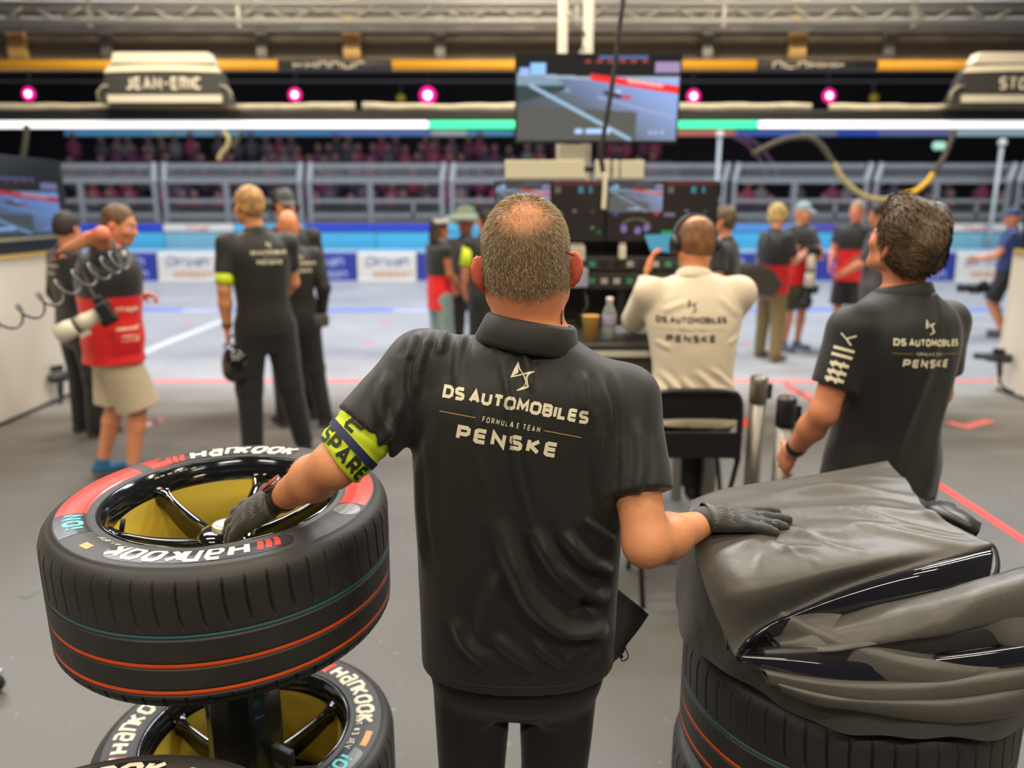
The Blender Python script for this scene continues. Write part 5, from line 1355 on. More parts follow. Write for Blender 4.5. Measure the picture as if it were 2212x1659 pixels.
def head_sdf(vol, c, R, k=1.0, ear=1.0):
    T = lambda p: c + R @ (np.array(p) * k)
    vol.ell(T((0, -.014, .026)), np.array((.0765, .096, .091)) * k, R, .02)
    vol.ell(T((0, .030, -.035)), np.array((.060, .066, .078)) * k, R, .03)
    vol.ell(T((0, -.03, -.03)), np.array((.066, .068, .06)) * k, R, .03)
    vol.ell(T((0, .070, -.096)), np.array((.026, .022, .020)) * k, R, .025)
    for s in (-1, 1):
        vol.cone(T((s * .056, -.0, -.060)), T((s * .022, .062, -.098)), .020 * k, .018 * k, .02)
        vol.ell(T((s * .040, .066, -.030)), np.array((.020, .018, .018)) * k, R, .02)
        vol.ell(T((s * .031, .094, .004)), np.array((.016, .011, .010)) * k, R, .008, 's')
        Re = R @ rotm(s * 22, -8, 0)
        vol.ell(T((s * (.077 + .004 * ear), -.008, -.018)), np.array((.0065, .019, .032)) * k * ear, Re, .006)
        vol.ell(T((s * (.077 + .011 * ear ** 2), -.015, -.012)), np.array((.0060, .018, .028)) * k * ear, R @ rotm(s * 35, 0, 0), .006)
    vol.cone(T((-.034, .083, .022)), T((.034, .083, .022)), .010 * k, .010 * k, .012)
    vol.cone(T((0, .092, .004)), T((0, .110, -.030)), .008 * k, .0115 * k, .010)
    vol.ell(T((0, .100, -.036)), np.array((.017, .010, .008)) * k, R, .008)
    vol.cone(T((-.016, .090, -.062)), T((.016, .090, -.062)), .0065 * k, .0065 * k, .006)
    vol.cone(T((-.013, .089, -.072)), T((.013, .089, -.072)), .007 * k, .007 * k, .006)
def hair_mesh(kind, k, h=.006, seed=0, bald=None):
    """hair in head coordinates"""
    v = Vol((-.15 * k, -.17 * k, -.30 * k if kind == 'long' else -.16 * k), (.15 * k, .15 * k, .17 * k), h)
    t = dict(short=.008, crop=.004, curly=.022, wavy=.016, long=.014)[kind]
    v.ell((0, -.016 * k, .028 * k), np.array((.0775 + t * .8, .097 + t, .092 + t)) * k, None, 0)
    v.ell((0, -.036 * k, -.03 * k), np.array((.068 + t * .7, .066 + t, .062)) * k, None, .03)
    if kind == 'wavy':
        v.ell((0, .05 * k, .095 * k), np.array((.055, .05, .03)) * k, None, .03)
    if kind == 'curly':
        v.ell((0, -.03 * k, .08 * k), np.array((.08, .08, .06)) * k, None, .03)
    if kind == 'long':
        for s in (-1, 1): v.chain([np.array((s * .05, -.05, .0)) * k, np.array((s * .062, -.06, -.12)) * k, np.array((s * .06, -.05, -.27)) * k], [.045 * k, .042 * k, .026 * k], .02)
        v.cone((0, -.08 * k, -.02 * k), (0, -.085 * k, -.26 * k), .05 * k, .035 * k, .02)
    v.cut((0, .078 * k, .050 * k), (0, .80, -.60))
    v.cut((0, .030 * k, -.010 * k), (0, .92, -.40))
    if bald: v.ell((0, -.015 * k, (.10 + bald) * k), np.array((.074, .085, .075)) * k, None, 0, 's')
    if kind != 'long': v.cut((0, -.06 * k, -.070 * k), (0, .35, -1))
    V, F = v.mesh(1)
    if len(V):
        N = vnormals(V, F); am = dict(short=.003, crop=.001, curly=.010, wavy=.009, long=.004)[kind]
        V = V + N * (am * vnoise(V * np.array([1, .8, .7]), 58 if kind in ('curly', 'wavy') else 120, seed, 2))[:, None] * k
    return V, F
def lin(a, b, n): return [np.array(a) * (1 - t) + np.array(b) * t for t in np.linspace(0, 1, n)]
def const(c): return lambda V: np.tile(np.asarray(c, float), (len(V), 1))
def garment(name, vol, colfn, parent, fold=.004, seed=0, sc=14, disp=None, m=None, smooth=1, freeze=None, label=None):
    V, F = vol.mesh(smooth); N = vnormals(V, F)
    d = fold * (vnoise(V * np.array([1, 1, .55]), sc, seed, 3) + 0.6 * (1 - 2 * np.abs(vnoise(V * np.array([1.2, 1.2, .4]), sc * .8, seed + 5, 2))))
    if freeze is not None: d = d * freeze(V)
    V = V + N * d[:, None]
    if disp is not None: V = disp(V, N)
    o = mk(name, V, F, m or M_CLOTH, parent, True, colfn(V))
    if label: o['label'] = label
    return o, V, F

def person(label, x, y, yaw, H, pose=None, look=None, h=.0095, group=None, z0=0.0, torso=None, bulk=1.0):
    k = H / 1.8; J = default_pose(); J.update(pose or {}); L = dict(skin=SKIN, hair='short', haircol=srgb(80, 58, 38), top=BLK, sleeve=.62, hem=.84, bottom=TRS, legs='long', shoe=srgb(26, 26, 28), seed=1, hands=(None, None), eyes=True)
    L.update(look or {})
    A = {q: np.array(p, float) * k for q, p in J.items() if q != 'hr'}
    root = empty('person', label, 'person', group, (x, y, z0), math.radians(yaw))
    R = rotm(*J['hr'])
    rows = []
    for z, rx, ry in (torso or TORSO):
        f = (z - .93) / (1.50 - .93); c = np.array(J['pelvis']) + (np.array(J['neck']) - np.array(J['pelvis'])) * f
        dz = c[2] - z
        rows.append((c[2] * k if abs(dz) > 1e-6 else z * k, c[0] * k, c[1] * k, rx * k * bulk, ry * k * bulk))
    pts = np.array([A[q] for q in A if q != 'pelvis'])
    lo, hi = pts.min(0) - .20 * k, pts.max(0) + .20 * k; lo[2] = min(lo[2], rows[0][0] - .05); lo[2] = max(lo[2], -.01 - z0)
    # ---- body: one skin
    v = Vol(lo, hi, h)
    v.loft(rows, .03, 2.2)
    for s in 'lr':
        S, E, W = A['s' + s], A['e' + s], A['w' + s]
        v.cone(S, A['neck'] + np.array((0, 0, -.05 * k)), .052 * k, .06 * k, .03)
        v.cone(S, E, .050 * k * bulk ** .5, .040 * k, .03)
        v.chain([E, E * .65 + W * .35, W], [.040 * k, .042 * k, .026 * k], .02)
        hp = A['hl'] if s == 'l' else A['hrr']; K_, An, T_ = A['k' + s], A['a' + s], A['t' + s]
        lw = min(1, L.get('leg_w', 1.0)); v.chain([hp, K_], [.082 * k * lw, .054 * k * lw], .03); v.chain([K_, K_ * .68 + An * .32, An], [.054 * k * lw, .056 * k * lw, .034 * k], .02)
        v.cone(An * .8 + T_ * .2 - np.array((0, 0, .03 * k)), T_ + np.array((0, 0, .005)), .034 * k, .026 * k, .02)
    v.cone(A['neck'] + np.array((0, 0, -.02)), A['head'] + R @ np.array((0, -.022, -.05)) * k, .060 * k * L.get('neckw', 1.0), .056 * k * L.get('neckw', 1.0), .03)
    head_sdf(v, A['head'], R, k, L.get('ear', 1.0))
    for i, s in enumerate('lr'):
        hp = L['hands'][i] or {}
        d = np.array(hp.get('d', nz(A['w' + s] - A['e' + s]))); n = np.array(hp.get('n', (-1 if s == 'l' else 1, 0, 0.1)))
        cr = np.cross(nz(d), nz(n - d * np.dot(n, d))); side = hp.get('side', 1 if cr[1] > 0 else -1)
        if not hp.get('skip'): hand(v, A['w' + s], d, n, side, k, hp.get('curl', .35))
    V, F = v.mesh(1)
    # skin under the top lies well below the cloth
    inn = (V[:, 2] < A['neck'][2] + .012 * k) & (V[:, 2] > (L['hem'] + .04) * k)
    for s, f in zip('lr', L['sleeve'] if hasattr(L['sleeve'], '__len__') else (L['sleeve'],) * 2):
        if f > 1: continue
        S, E = A['s' + s], A['e' + s]; e = E - S; t = ((V - S) @ e) / (e @ e)
        sg_ = -1 if s == 'l' else 1
        inn &= ~((t > f - .10) & (sg_ * (V[:, 0] - S[0] * .55) > 0))
    zl_ = .12 * k if L['legs'] == 'long' else max(A['kl'][2], A['kr'][2]) + .09 * k
    low_ = (V[:, 2] <= (L['hem'] + .04) * k) & (V[:, 2] > zl_)
    for s in 'lr':
        E, W = A['e' + s], A['w' + s]; W2_ = W + (W - E) * .9; e = W2_ - E; t = np.clip(((V - E) @ e) / (e @ e), 0, 1); low_ &= np.linalg.norm(V - E - t[:, None] * e, axis=1) > .075 * k
    inn |= low_
    V = np.where(inn[:, None], V - vnormals(V, F) * .013 * k, V)
    q = (V - A['head']) @ R / k
    col = np.tile(np.asarray(L['skin'], float), (len(V), 1))
    lip = (np.abs(q[:, 0]) < .022) & (np.abs(q[:, 2] + .067) < .011) & (q[:, 1] > .088); col[lip] *= np.array([.85, .6, .6])
    ear = (np.abs(q[:, 0]) > .076) & (np.abs(q[:, 2] + .015) < .05); col[ear] *= np.array([1.02, .72, .66])
    brow = (np.abs(np.abs(q[:, 0]) - .032) < .018) & (np.abs(q[:, 2] - .027) < .006) & (q[:, 1] > .07); col[brow] = np.asarray(L['haircol']) * .8
    if L.get('beard'):
        b_ = (q[:, 1] > .005) & (q[:, 2] < -.045) & (q[:, 2] > -.125) & (np.linalg.norm(q[:, :2], axis=1) > .04) & ~lip; col[b_] = col[b_] * .72
    if L.get('bodycol'): col = L['bodycol'](V, q, col)
    body = mk('body', V, F, M_SKIN, root, True, col)
    out = dict(root=root, A=A, R=R, k=k, body=(body, V, F))
    if L['eyes']:
        for s in (-1, 1):
            e = MB().lathe([(.0, -.0115 * k), (.008 * k, -.008 * k), (.0115 * k, 0), (.008 * k, .008 * k), (.0045 * k, .0106 * k), (0, .0115 * k)], 12, cap=False)
            Re = R @ rotm(0, -90); ev = np.array(e.V); ec = np.where(ev[:, 2:3] > .0095 * k, np.array([[.02, .015, .01]]), np.array([[.75, .72, .70]]))
            mk('eye', ev @ np.array(Matrix.Rotation(math.radians(-90), 3, 'X')).T @ R.T + A['head'] + R @ np.array((s * .031, .0775, .004)) * k, e.F, mat('eye', attr=True, rough=0.2), root, True, ec)
    # ---- hair
    if L['hair'] in ('short', 'crop', 'curly', 'wavy', 'long'):
        hv, hf = hair_mesh(L['hair'], k, h * .7, L['seed'], L.get('bald_top'))
        hc = np.tile(np.asarray(L['haircol'], float), (len(hv), 1)) * (1 + .35 * vnoise(hv, 90, L['seed'] + 3, 2))[:, None]
        mk('hair', hv @ R.T + A['head'], hf, M_HAIR, root, True, np.clip(hc, .003, 1))
    if L['hair'] == 'cap':
        c = Vol((-.13, -.14, -.02), (.13, .20, .16), .007); c.ell((0, -.012 * k, .026 * k), np.array((.084, .103, .102)) * k); c.cut((0, 0, .022 * k), (0, .05, -1))
        c.ell((0, .085 * k, .034 * k), np.array((.066, .082, .007)) * k, rotm(0, -12), .01)
        cv, cf = c.mesh(1); mk('cap', cv @ R.T + A['head'], cf, M_CLOTH, root, True, np.tile(np.asarray(L['haircol'], float), (len(cv), 1)))
    if L.get('headset'):
        hs = empty_child('headset', root)
        mb = MB().tube([A['head'] + R @ (np.array((.096 * math.cos(a), -.005, .02 + .104 * math.sin(a))) * k) for a in np.linspace(-.15, math.pi + .15, 22)], .011 * k, 8); mb.build('headband', M_GEAR, hs, True)
        for s in (-1, 1):
            mb = MB().lathe([(.02, -.018), (.042, -.014), (.044, .012), (.03, .02)], 16, A['head'] + R @ (np.array((s * .094, -.003, -.01)) * k), R @ np.array(Matrix.Rotation(math.radians(90), 3, 'Y'))); mb.build('ear_cup', M_GEAR, hs, True)
        MB().tube(catmull([A['head'] + R @ (np.array(p) * k) for p in ((-.1, .0, -.03), (-.09, .06, -.07), (-.05, .11, -.07))], 12), .004, 6).build('microphone', M_GEAR, hs, True)
    # ---- top
    tl_ = lo.copy(); tl_[2] = L['hem'] * k - .03
    th = hi.copy(); th[2] = A['neck'][2] + .10 * k
    v = Vol(tl_, th, h)
    tr = [(z, cx, cy, rx + .014 * k, ry + .014 * k) for z, cx, cy, rx, ry in rows if z > L['hem'] * k - .12]
    tr[-1] = (tr[-1][0] - .004, tr[-1][1], tr[-1][2], tr[-1][3] + .004, tr[-1][4] + .004)
    if L.get('shirt_rows'): tr = [(z * k, cx * k, cy * k, rx * k, ry * k) for z, cx, cy, rx, ry in L['shirt_rows']]
    v.loft(tr, .03, L.get('shape', 2.4))
    sl = L['sleeve'] if hasattr(L['sleeve'], '__len__') else (L['sleeve'],) * 2
    for s, f in zip('lr', sl):
        S, E, W = A['s' + s], A['e' + s], A['w' + s]
        v.cone(S, A['neck'] + np.array((0, 0, -.055 * k)), .060 * k, .064 * k, .03)
        sw = L.get('sleeve_w', 1.0)
        if 0 < f <= 1: v.cone(S, E, .066 * k * bulk ** .5, (.064 * sw) * k, .035, cut1=f)
        elif f > 1:
            v.cone(S, E, .064 * k * bulk ** .5, .054 * k, .03); v.cone(E, W, .054 * k, .040 * k, .02, cut1=f - 1)
    v.cut((0, 0, L['hem'] * k), (0, 0, -1))
    nb = A['neck']
    out['shirt'] = garment('shirt', v, L['top'] if callable(L['top']) else const(L['top']), root, L.get('fold', .004), L['seed'], disp=L.get('disp'))
    nk = A['head'] + R @ np.array((0, -.022, -.05)) * k; ax = nz(nk - nb)
    if L.get('collar', True):
        ax = nz(rotm(0, 0, L.get('collar_tilt', 0)) @ ax); cs_ = L.get('collar_scale', 1.0)
        cb = MB(); V = []; n = 40
        u1 = nz(np.cross((0, 1, 0), ax)); u2 = np.cross(ax, u1)
        prof = [(.064, .045), (.069, .047), (.074, .042), (.086, .004), (.084, -.003), (.070, .0)]
        for r, z in prof:
            for i in range(n):
                a = 2 * math.pi * i / n; V.append(nb + u1 * r * cs_ * k * 1.04 * math.cos(a) + u2 * r * cs_ * k * math.sin(a) + ax * (z * cs_ - .012 + .010 * -math.sin(a)) * k)
        F = [(i*n+j, i*n+(j+1) % n, (i+1)*n+(j+1) % n, (i+1)*n+j) for i in range(len(prof)-1) for j in range(n)]
        cc_ = L.get('collarcol', L['top'] if not callable(L['top']) else BLK)
        mk('collar', V, F, M_CLOTH, root, True, np.tile(np.asarray(cc_, float), (len(V), 1)))
    if L.get('vest') is not None:
        v = Vol(tl_, th, h); zt_ = L.get('vest_hem', .78)
        v = Vol((tl_[0], tl_[1], zt_ * k - .03), th, h)
        rr = [(z, cx, cy, rx + .030 * k, ry + .032 * k) for z, cx, cy, rx, ry in rows[:-1]]
        rr = [(zt_ * k - .02, rr[0][1], rr[0][2], rr[0][3] + .012, rr[0][4] + .012)] + [r for r in rr if r[0] > zt_ * k + .03]
        v.loft(rr, .03, 2.5)
        for s in 'lr': v.cone(A['s' + s], A['neck'] + np.array((0, 0, -.05 * k)), .066 * k, .068 * k, .03)
        v.cut((0, 0, zt_ * k), (0, 0, -1))
        out['vest'] = garment('vest', v, L['vest'], root, .005, L['seed'] + 20)
    # ---- bottom
    if L['legs']:
        bt = np.minimum(lo, 0); bz = min(A['al'][2], A['ar'][2]) - .06
        v = Vol((lo[0], lo[1], max(bz, -.005 - z0)), (hi[0], hi[1], max(1.06 * k, A['kl'][2] + .12)), h)
        pr = [(z, cx, cy, rx + .008 * k, ry + .008 * k) for z, cx, cy, rx, ry in rows if z < 1.12 * k]
        if A['kl'][2] < .7 * k:
            if pr[0][0] > .82 * k: pr = [(.80 * k, pr[0][1], pr[0][2], .152 * k * bulk, .112 * k * bulk)] + pr
            pr = [(.725 * k, pr[0][1], pr[0][2], .120 * k * bulk, .085 * k * bulk)] + pr
        v.loft(pr, .03, 2.3)
        fr = 1.0 if L['legs'] == 'long' else L.get('short_cut', .95)
        for s in 'lr':
            hp = A['hl'] if s == 'l' else A['hrr']; K_, An = A['k' + s], A['a' + s]
            if L['legs'] == 'long':
                tw = L.get('leg_w', 1.0); v.cone(hp, K_, .108 * k * tw * bulk ** .4, .084 * k * tw, .03); v.cone(K_, An - np.array((0, 0, .02 * k)), .084 * k * tw, .068 * k * tw, .03, cut1=1.0)
            else: sw_ = L.get('short_w', 1.0); v.cone(hp, K_, .106 * k * bulk ** .4, .108 * k * sw_, .025, cut1=fr)
        out['trousers'] = garment('trousers' if L['legs'] == 'long' else 'shorts', v, L['bottom'] if callable(L['bottom']) else const(L['bottom']), root, .005, L['seed'] + 40)
    for s in 'lr':
        An, T_ = A['a' + s], A['t' + s]; f = nz((T_ - An) * np.array([1, 1, 0])); g = np.array((-f[1], f[0], 0))
        z_ = min(An[2] - .09 * k, T_[2] - .03 * k); v = Vol(np.minimum(An, T_) - .13, np.maximum(An, T_) + .13, .007)
        hz_ = np.array((0, 0, 1)); base = np.array((An[0], An[1], An[2] - .085 * k)); toe = np.array((T_[0], T_[1], T_[2] - .025 * k))
        v.cone(base + hz_ * .035 * k - f * .03 * k, toe + hz_ * .030 * k, .042 * k, .036 * k, .02, flat=(g, 1.0)); v.cone(base + hz_ * .05 * k, An, .044 * k, .046 * k, .03)
        v.cut(base + hz_ * .0, (0, 0, -1)) if abs(An[2] - .09 * k) < .05 else None
        sv, sf = v.mesh(1)
        sc_ = np.where((sv[:, 2:3] < (base[2] + .018 * k)), np.asarray(L.get('sole', srgb(150, 145, 135)))[None], np.asarray(L['shoe'], float)[None])
        mk('shoe', sv, sf, M_SHOE, root, True, sc_)
    return out
def empty_child(name, parent):
    o = link(name, None, parent); o.empty_display_size = .05; return o

# the team print: emblem, wide name, thin rules with small text, second name
def team_print(parent, cast, m, mrule=None, full=True, step=0.012):
    """cast(x, y) with x in -0.5..0.5 across the wide name, y up, in units of the name's width -> 3-D point or None"""
    V2, F2, W = text2d('DS AUTOMOBILES', .092, .265, 1.0, .12, step=step, space=.32)
    s = 1.0 / W; lettering('print_lettering', V2 * np.array([s, 1]), F2, lambda x, y: cast(x - .5, y), m, parent)
    V2, F2, W = text2d('PENSKE', .108, .27, 1.12, .30, step=step)
    s = .70 / W; lettering('print_lettering', V2 * np.array([s, 1]), F2, lambda x, y: cast(x - .36, y - .275), m, parent)
    V2, F2, W = text2d('FORMULA E TEAM', .040, .17, .8, .42, step=step, space=.6)
    s = .40 / W; lettering('print_lettering', V2 * np.array([s, 1]), F2, lambda x, y: cast(x - .205, y - .118), m, parent)
    V = []; F = []
    ribbon([(-.5, -.098), (-.25, -.098)], .003, .02, V, F); ribbon([(.22, -.098), (.48, -.098)], .003, .02, V, F)
    lettering('print_rule', np.array(V), F, cast, mrule or m, parent)
    # emblem: a wing-like triangle and a sweeping double hook
    V = []; F = []
    def fill(poly):
        poly = [np.array(p) for p in poly]; c = sum(poly) / len(poly); n0 = len(V); 
        rings = 4; n = len(poly)
        for q in range(rings + 1):
            for p in poly: V.append(c + (p - c) * (q / rings))
        for q in range(rings):
            for i in range(n): F.append((n0 + q*n + i, n0 + q*n + (i+1) % n, n0 + (q+1)*n + (i+1) % n, n0 + (q+1)*n + i))
    fill([(-.045, .335), (-.038, .300), (-.028, .265), (-.050, .245), (-.072, .228), (-.064, .27)])
    ribbon([(-.044, .335), (-.024, .29), (.008, .262)], .004, .012, V, F, [1.4, 1, 1]); ribbon([(-.072, .226), (-.03, .244), (.008, .262)], .004, .012, V, F, [1.4, 1, 1])
    ribbon([(.075, .292), (.045, .280), (.008, .262)], .005, .012, V, F, [.7, 1.2, 1.3]); ribbon([(.075, .292), (.04, .268), (.034, .24), (.05, .20), (.058, .186)], .004, .012, V, F, [.6, 1.2, 1.5, 1, 1.4])
    ribbon([(.008, .262), (.026, .235), (.044, .196), (.058, .186)], .004, .012, V, F, [1.2, 1.4, 1, 1]); ribbon([(.058, .186), (.03, .165), (-.015, .142)], .005, .012, V, F, [1.5, 1.3, .7])
    ribbon([(.036, .21), (.03, .18), (-.015, .142)], .003, .012, V, F, [1, 1, .7])
    lettering('print_emblem', np.array(V), F, cast, m, parent)
def caster(V, F, o, ex, ez, d, lift=.0012, zmax=2.0):
    """projects o + x*ex + y*ez along d onto the mesh (local coordinates)"""
    B = bvh(V, F); d = Vector(d).normalized()
    def f(x, y):
        p = Vector(o) + Vector(ex) * x + Vector(ez) * y
        loc, n, i, dist = B.ray_cast(p, d, zmax)
        if loc is None: return None
        if n.dot(d) > 0: n = -n
        q = loc + n * lift; return (q.x, q.y, q.z)
    return f
# ------------------------------------------------------------------ the people around (positions from their feet)
def foot(u, v): p = Zp(u, v, 0.0); return float(p[0]), float(p[1])
def xat(u, Y, z=1.2): # x of pixel column u at depth Y and height z
    dep = Y * _c - (z - EYE) * _s; return (u - 1106) / FPX * dep
M_PRINT = mat('print_cream', srgb(236, 228, 196), 0.6); M_RULE = mat('print_gold', srgb(190, 160, 80), 0.6); M_PRINTD = mat('print_dark', srgb(70, 62, 70), 0.6)
M_LIME = mat('lime_band', srgb(206, 226, 40), 0.6, bump=0.2, bscale=50)
REDV = np.array(srgb(226, 20, 22)); BLKV = np.array(srgb(34, 33, 34))
def vest_cols(zsplit, top=BLKV, bottom=REDV):
    return lambda V: np.where(V[:, 2:3] > zsplit, top[None], bottom[None]) * (1 - .25 * (np.abs(V[:, 0:1]) < .006) * (V[:, 1:2] > 0))
def back_print(p, cx, cz, w, m=M_PRINT, mr=M_RULE, tilt=0, sx=1.0):
    _, V, F = p['shirt']; a = math.radians(tilt)
    f = caster(V, F, (cx, -.8, cz), (w * math.cos(a), 0, w * math.sin(a)), (-w * math.sin(a), 0, w * math.cos(a)), (0, 1, 0), .002, 1.5)
    team_print(p['shirt'][0], f, m, mr)
def band(p, s, f0, f1, r, m, name='armband'):
    A = p['A']; S, E = A['s' + s], A['e' + s]; a = S + (E - S) * f0; b = S + (E - S) * f1
    return MB().tube([a, a * .5 + b * .5, b], [r, r * 1.01, r], 20).build(name, m, p['root'], True)
def camera_gear(name, label, c, yaw, pitch, L=.30, cream=True):
    """photo camera with long lens along local +y"""
    t = empty(name, label, 'camera', None, tuple(c)); R = rotm(yaw, pitch); Rl = R @ np.array(Matrix.Rotation(math.radians(-90), 3, 'X'))
    MB().box((0, 0, 0), (.15, .07, .12), R).build('camera_body', M_GEAR, t, bevel=.012)
    MB().box(R @ np.array((0, 0, .075)), (.06, .06, .04), R).build('prism_housing', M_GEAR, t, bevel=.01)
    MB().box(R @ np.array((.06, .02, -.02)), (.035, .1, .13), R).build('grip', M_GEAR, t, bevel=.012)
    m = M_LENSW if cream else M_GEAR
    MB().lathe([(.040, .03), (.042, .10), (.046, .105), (.046, L * .55)], 24, R=Rl).build('lens_barrel', m, t, True)
    MB().lathe([(.047, L * .55), (.048, L * .62), (.047, L * .63)], 24, R=Rl).build('focus_ring', M_GEAR, t, True)
    MB().lathe([(.048, L * .62), (.054, L * .75), (.056, L), (.052, L), (.048, L * .95)], 24, R=Rl).build('lens_hood', m, t, True)
    MB().box(R @ np.array((0, .16, -.06)), (.03, .06, .03), R).build('lens_foot', m, t, bevel=.004)
    return t

# --- man with the yellow armband, back to us
x, y = foot(590, 978)
p1 = person('fair haired man in a black team polo with a yellow armband, back turned', xat(574, 5.2, .9), 5.2, 30, 1.87,
            dict(neck=(-.02, -.01, 1.50), head=(-.045, .02, 1.672), hr=(24, -2, 0), sl=(-.20, 0, 1.44), el=(-.245, -.04, 1.16), wl=(-.235, .03, .90), er=(.215, .06, 1.17), wr=(.10, .22, 1.02), kl=(-.13, .02, .50), al=(-.15, -.03, .09), tl=(-.22, .10, .03), kr=(.13, 0, .50), ar=(.20, -.02, .09), tr=(.26, .14, .03)),
            dict(haircol=srgb(170, 128, 78), seed=3, skin=np.array(srgb(216, 146, 104)), sleeve=.66), .0085)
back_print(p1, .03, 1.375 * p1['k'] , .235)
band(p1, 'l', .66, .90, .060, M_LIME)
MB().tube([p1['A']['wl'] * .93 + p1['A']['el'] * .07, p1['A']['wl'] * .86 + p1['A']['el'] * .14], .034, 16).build('watch', M_GEAR, p1['root'], True)
# helmet hanging from his hand
c = p1['A']['wl']; 
t = empty('helmet', 'black helmet hanging by the thigh of the fair haired man', 'helmet', None, (xat(528, 5.25, .72), 5.12, .70))
v = Vol((-.16, -.16, -.18), (.16, .16, .17), .008); v.ell((0, 0, 0), (.105, .125, .13)); v.ell((0, -.05, -.06), (.085, .07, .07), None, .03); v.box((0, .1, .0), (.07, .05, .03), None, .01, 0, 's')
hv, hf = v.mesh(1); mk('shell', hv, hf, M_GLOSS, t)
MB().tube(catmull([(-.09, 0, .1), (-.03, 0, .18), (.03, 0, .18), (.09, 0, .1)], 12), .008, 6).build('chin_strap', M_GEAR, t, True)
# --- bald man behind him
p2 = person('bald man in a black long sleeved team top behind the fair haired man', xat(636, 5.95, .9), 5.95, 20, 1.71,
            dict(hr=(-6, 4, 0), el=(-.20, .10, 1.16), wl=(-.06, .24, 1.06), er=(.245, -.06, 1.17), wr=(.22, .0, .93), kl=(-.10, .05, .5), al=(-.14, .06, .09), tl=(-.20, .2, .03), kr=(.13, -.01, .5), ar=(.19, -.06, .09), tr=(.24, .08, .03)),
            dict(hair='none', seed=5, skin=np.array(srgb(214, 140, 98)), sleeve=1.95), .0095)
back_print(p2, .07, 1.37 * p2['k'], .21)
# grey gloves held behind his back are part of his right hand: a pouch on the belt
MB().box(p2['A']['wr'] + np.array((-.02, -.07, -.02)), (.13, .05, .10)).build('glove_pouch', mat('pouch_grey', srgb(78, 78, 76), .6), p2['root'], bevel=.02)
# --- man in a dark cap behind both
p3 = person('man in a dark cap with a headset, mostly hidden behind the bald man', xat(620, 6.3, 1.5), 6.3, 190, 1.87, dict(hr=(18, -6, 0)), dict(hair='cap', haircol=srgb(50, 48, 46), headset=True, seed=7, sleeve=1.9), .011)
# --- photographer in the red vest, walking left to right, looking down
p4 = person('photographer in a red and black vest and beige shorts, scratching his neck', xat(243, 4.78, .9), 4.78, -60, 1.78,
            dict(neck=(0, .03, 1.49), head=(-.01, .12, 1.645), hr=(-30, -16, 0), sl=(-.18, .02, 1.43), el=(-.25, .02, 1.16), wl=(-.24, .19, 1.17),
                 sr=(.185, .0, 1.45), er=(.37, .0, 1.60), wr=(.12, -.20, 1.50),
                 hl=(-.09, 0, .90), kl=(-.10, -.02, .50), al=(-.10, -.14, .10), tl=(-.10, .02, .05), kr=(.10, .10, .50), ar=(.11, .02, .09), tr=(.12, .18, .03)),
            dict(hair='crop', haircol=srgb(96, 70, 48), top=np.array(srgb(30, 32, 42)), sleeve=.55, vest=vest_cols(1.20), vest_hem=.80, bottom=np.array(srgb(198, 182, 154)), legs='short', short_cut=1.02, short_w=1.25, seed=9, beard=True,
                 skin=np.array(srgb(222, 146, 108)), shoe=srgb(40, 98, 140), sole=srgb(226, 170, 86), hands=(dict(n=(-.4, .1, .9), curl=.95), dict(d=(-.9, -.35, -.15), n=(.1, -.3, 1), curl=.5))), .0085, bulk=1.30)
# pocket panels and print on the vest
_, VV, FF = p4['vest']
cs = caster(VV, FF, (.9, .0, 0), (0, 1, 0), (0, 0, 1), (-1, 0, 0), .004, 1.5)
V = []; F = []
for (x0, x1, z0, z1) in ((-.01, .14, .86, 1.0),): 
    g = [(x0 + (x1 - x0) * i / 8, z0 + (z1 - z0) * j / 6) for i in range(9) for j in range(7)]; n0 = len(V); V += [np.array(q) for q in g]; F += [tuple(n0 + q for q in f) for f in gridF(9, 7)]
lettering('pocket', np.array(V), F, cs, mat('vest_pocket', srgb(206, 16, 20), .7), p4['vest'][0])
for (n_, x0, z0, w_, hh) in ((5, .03, 1.115, .12, .025), (6, .02, 1.0, .13, .02), (4, .045, .935, .09, .032)):
    V2, F2, W2 = marks2d(w_, hh, n_, .007, n_); lettering('vest_print', V2, F2, lambda X, Y_: cs(x0 + X, z0 + Y_), M_PRINT, p4['vest'][0])
cp = P(228, 672, 4.42)
cam1 = camera_gear('photo_camera', 'photo camera with a long cream lens slung at the side of the red vest', cp, 112, -26, .29)
MB().tube(catmull([np.array((0.03, .02, .05)), P(205, 640, 4.45) - cp, P(182, 590, 4.50) - cp, P(170, 545, 4.6) - cp, P(180, 520, 4.72) - cp], 16), .012, 6, flat=.3).build('strap', mat('strap_drab', srgb(70, 64, 56), .7), cam1, True)
# --- person in black behind the photographer
p5 = person('person in a black printed top standing behind the photographer, by the left wall', xat(166, 5.75, .9), 5.75, -34, 1.70, dict(hr=(22, -10, 0)), dict(haircol=srgb(40, 34, 30), seed=11, sleeve=1.9), .011)
back_print(p5, -.03, 1.30, .2)
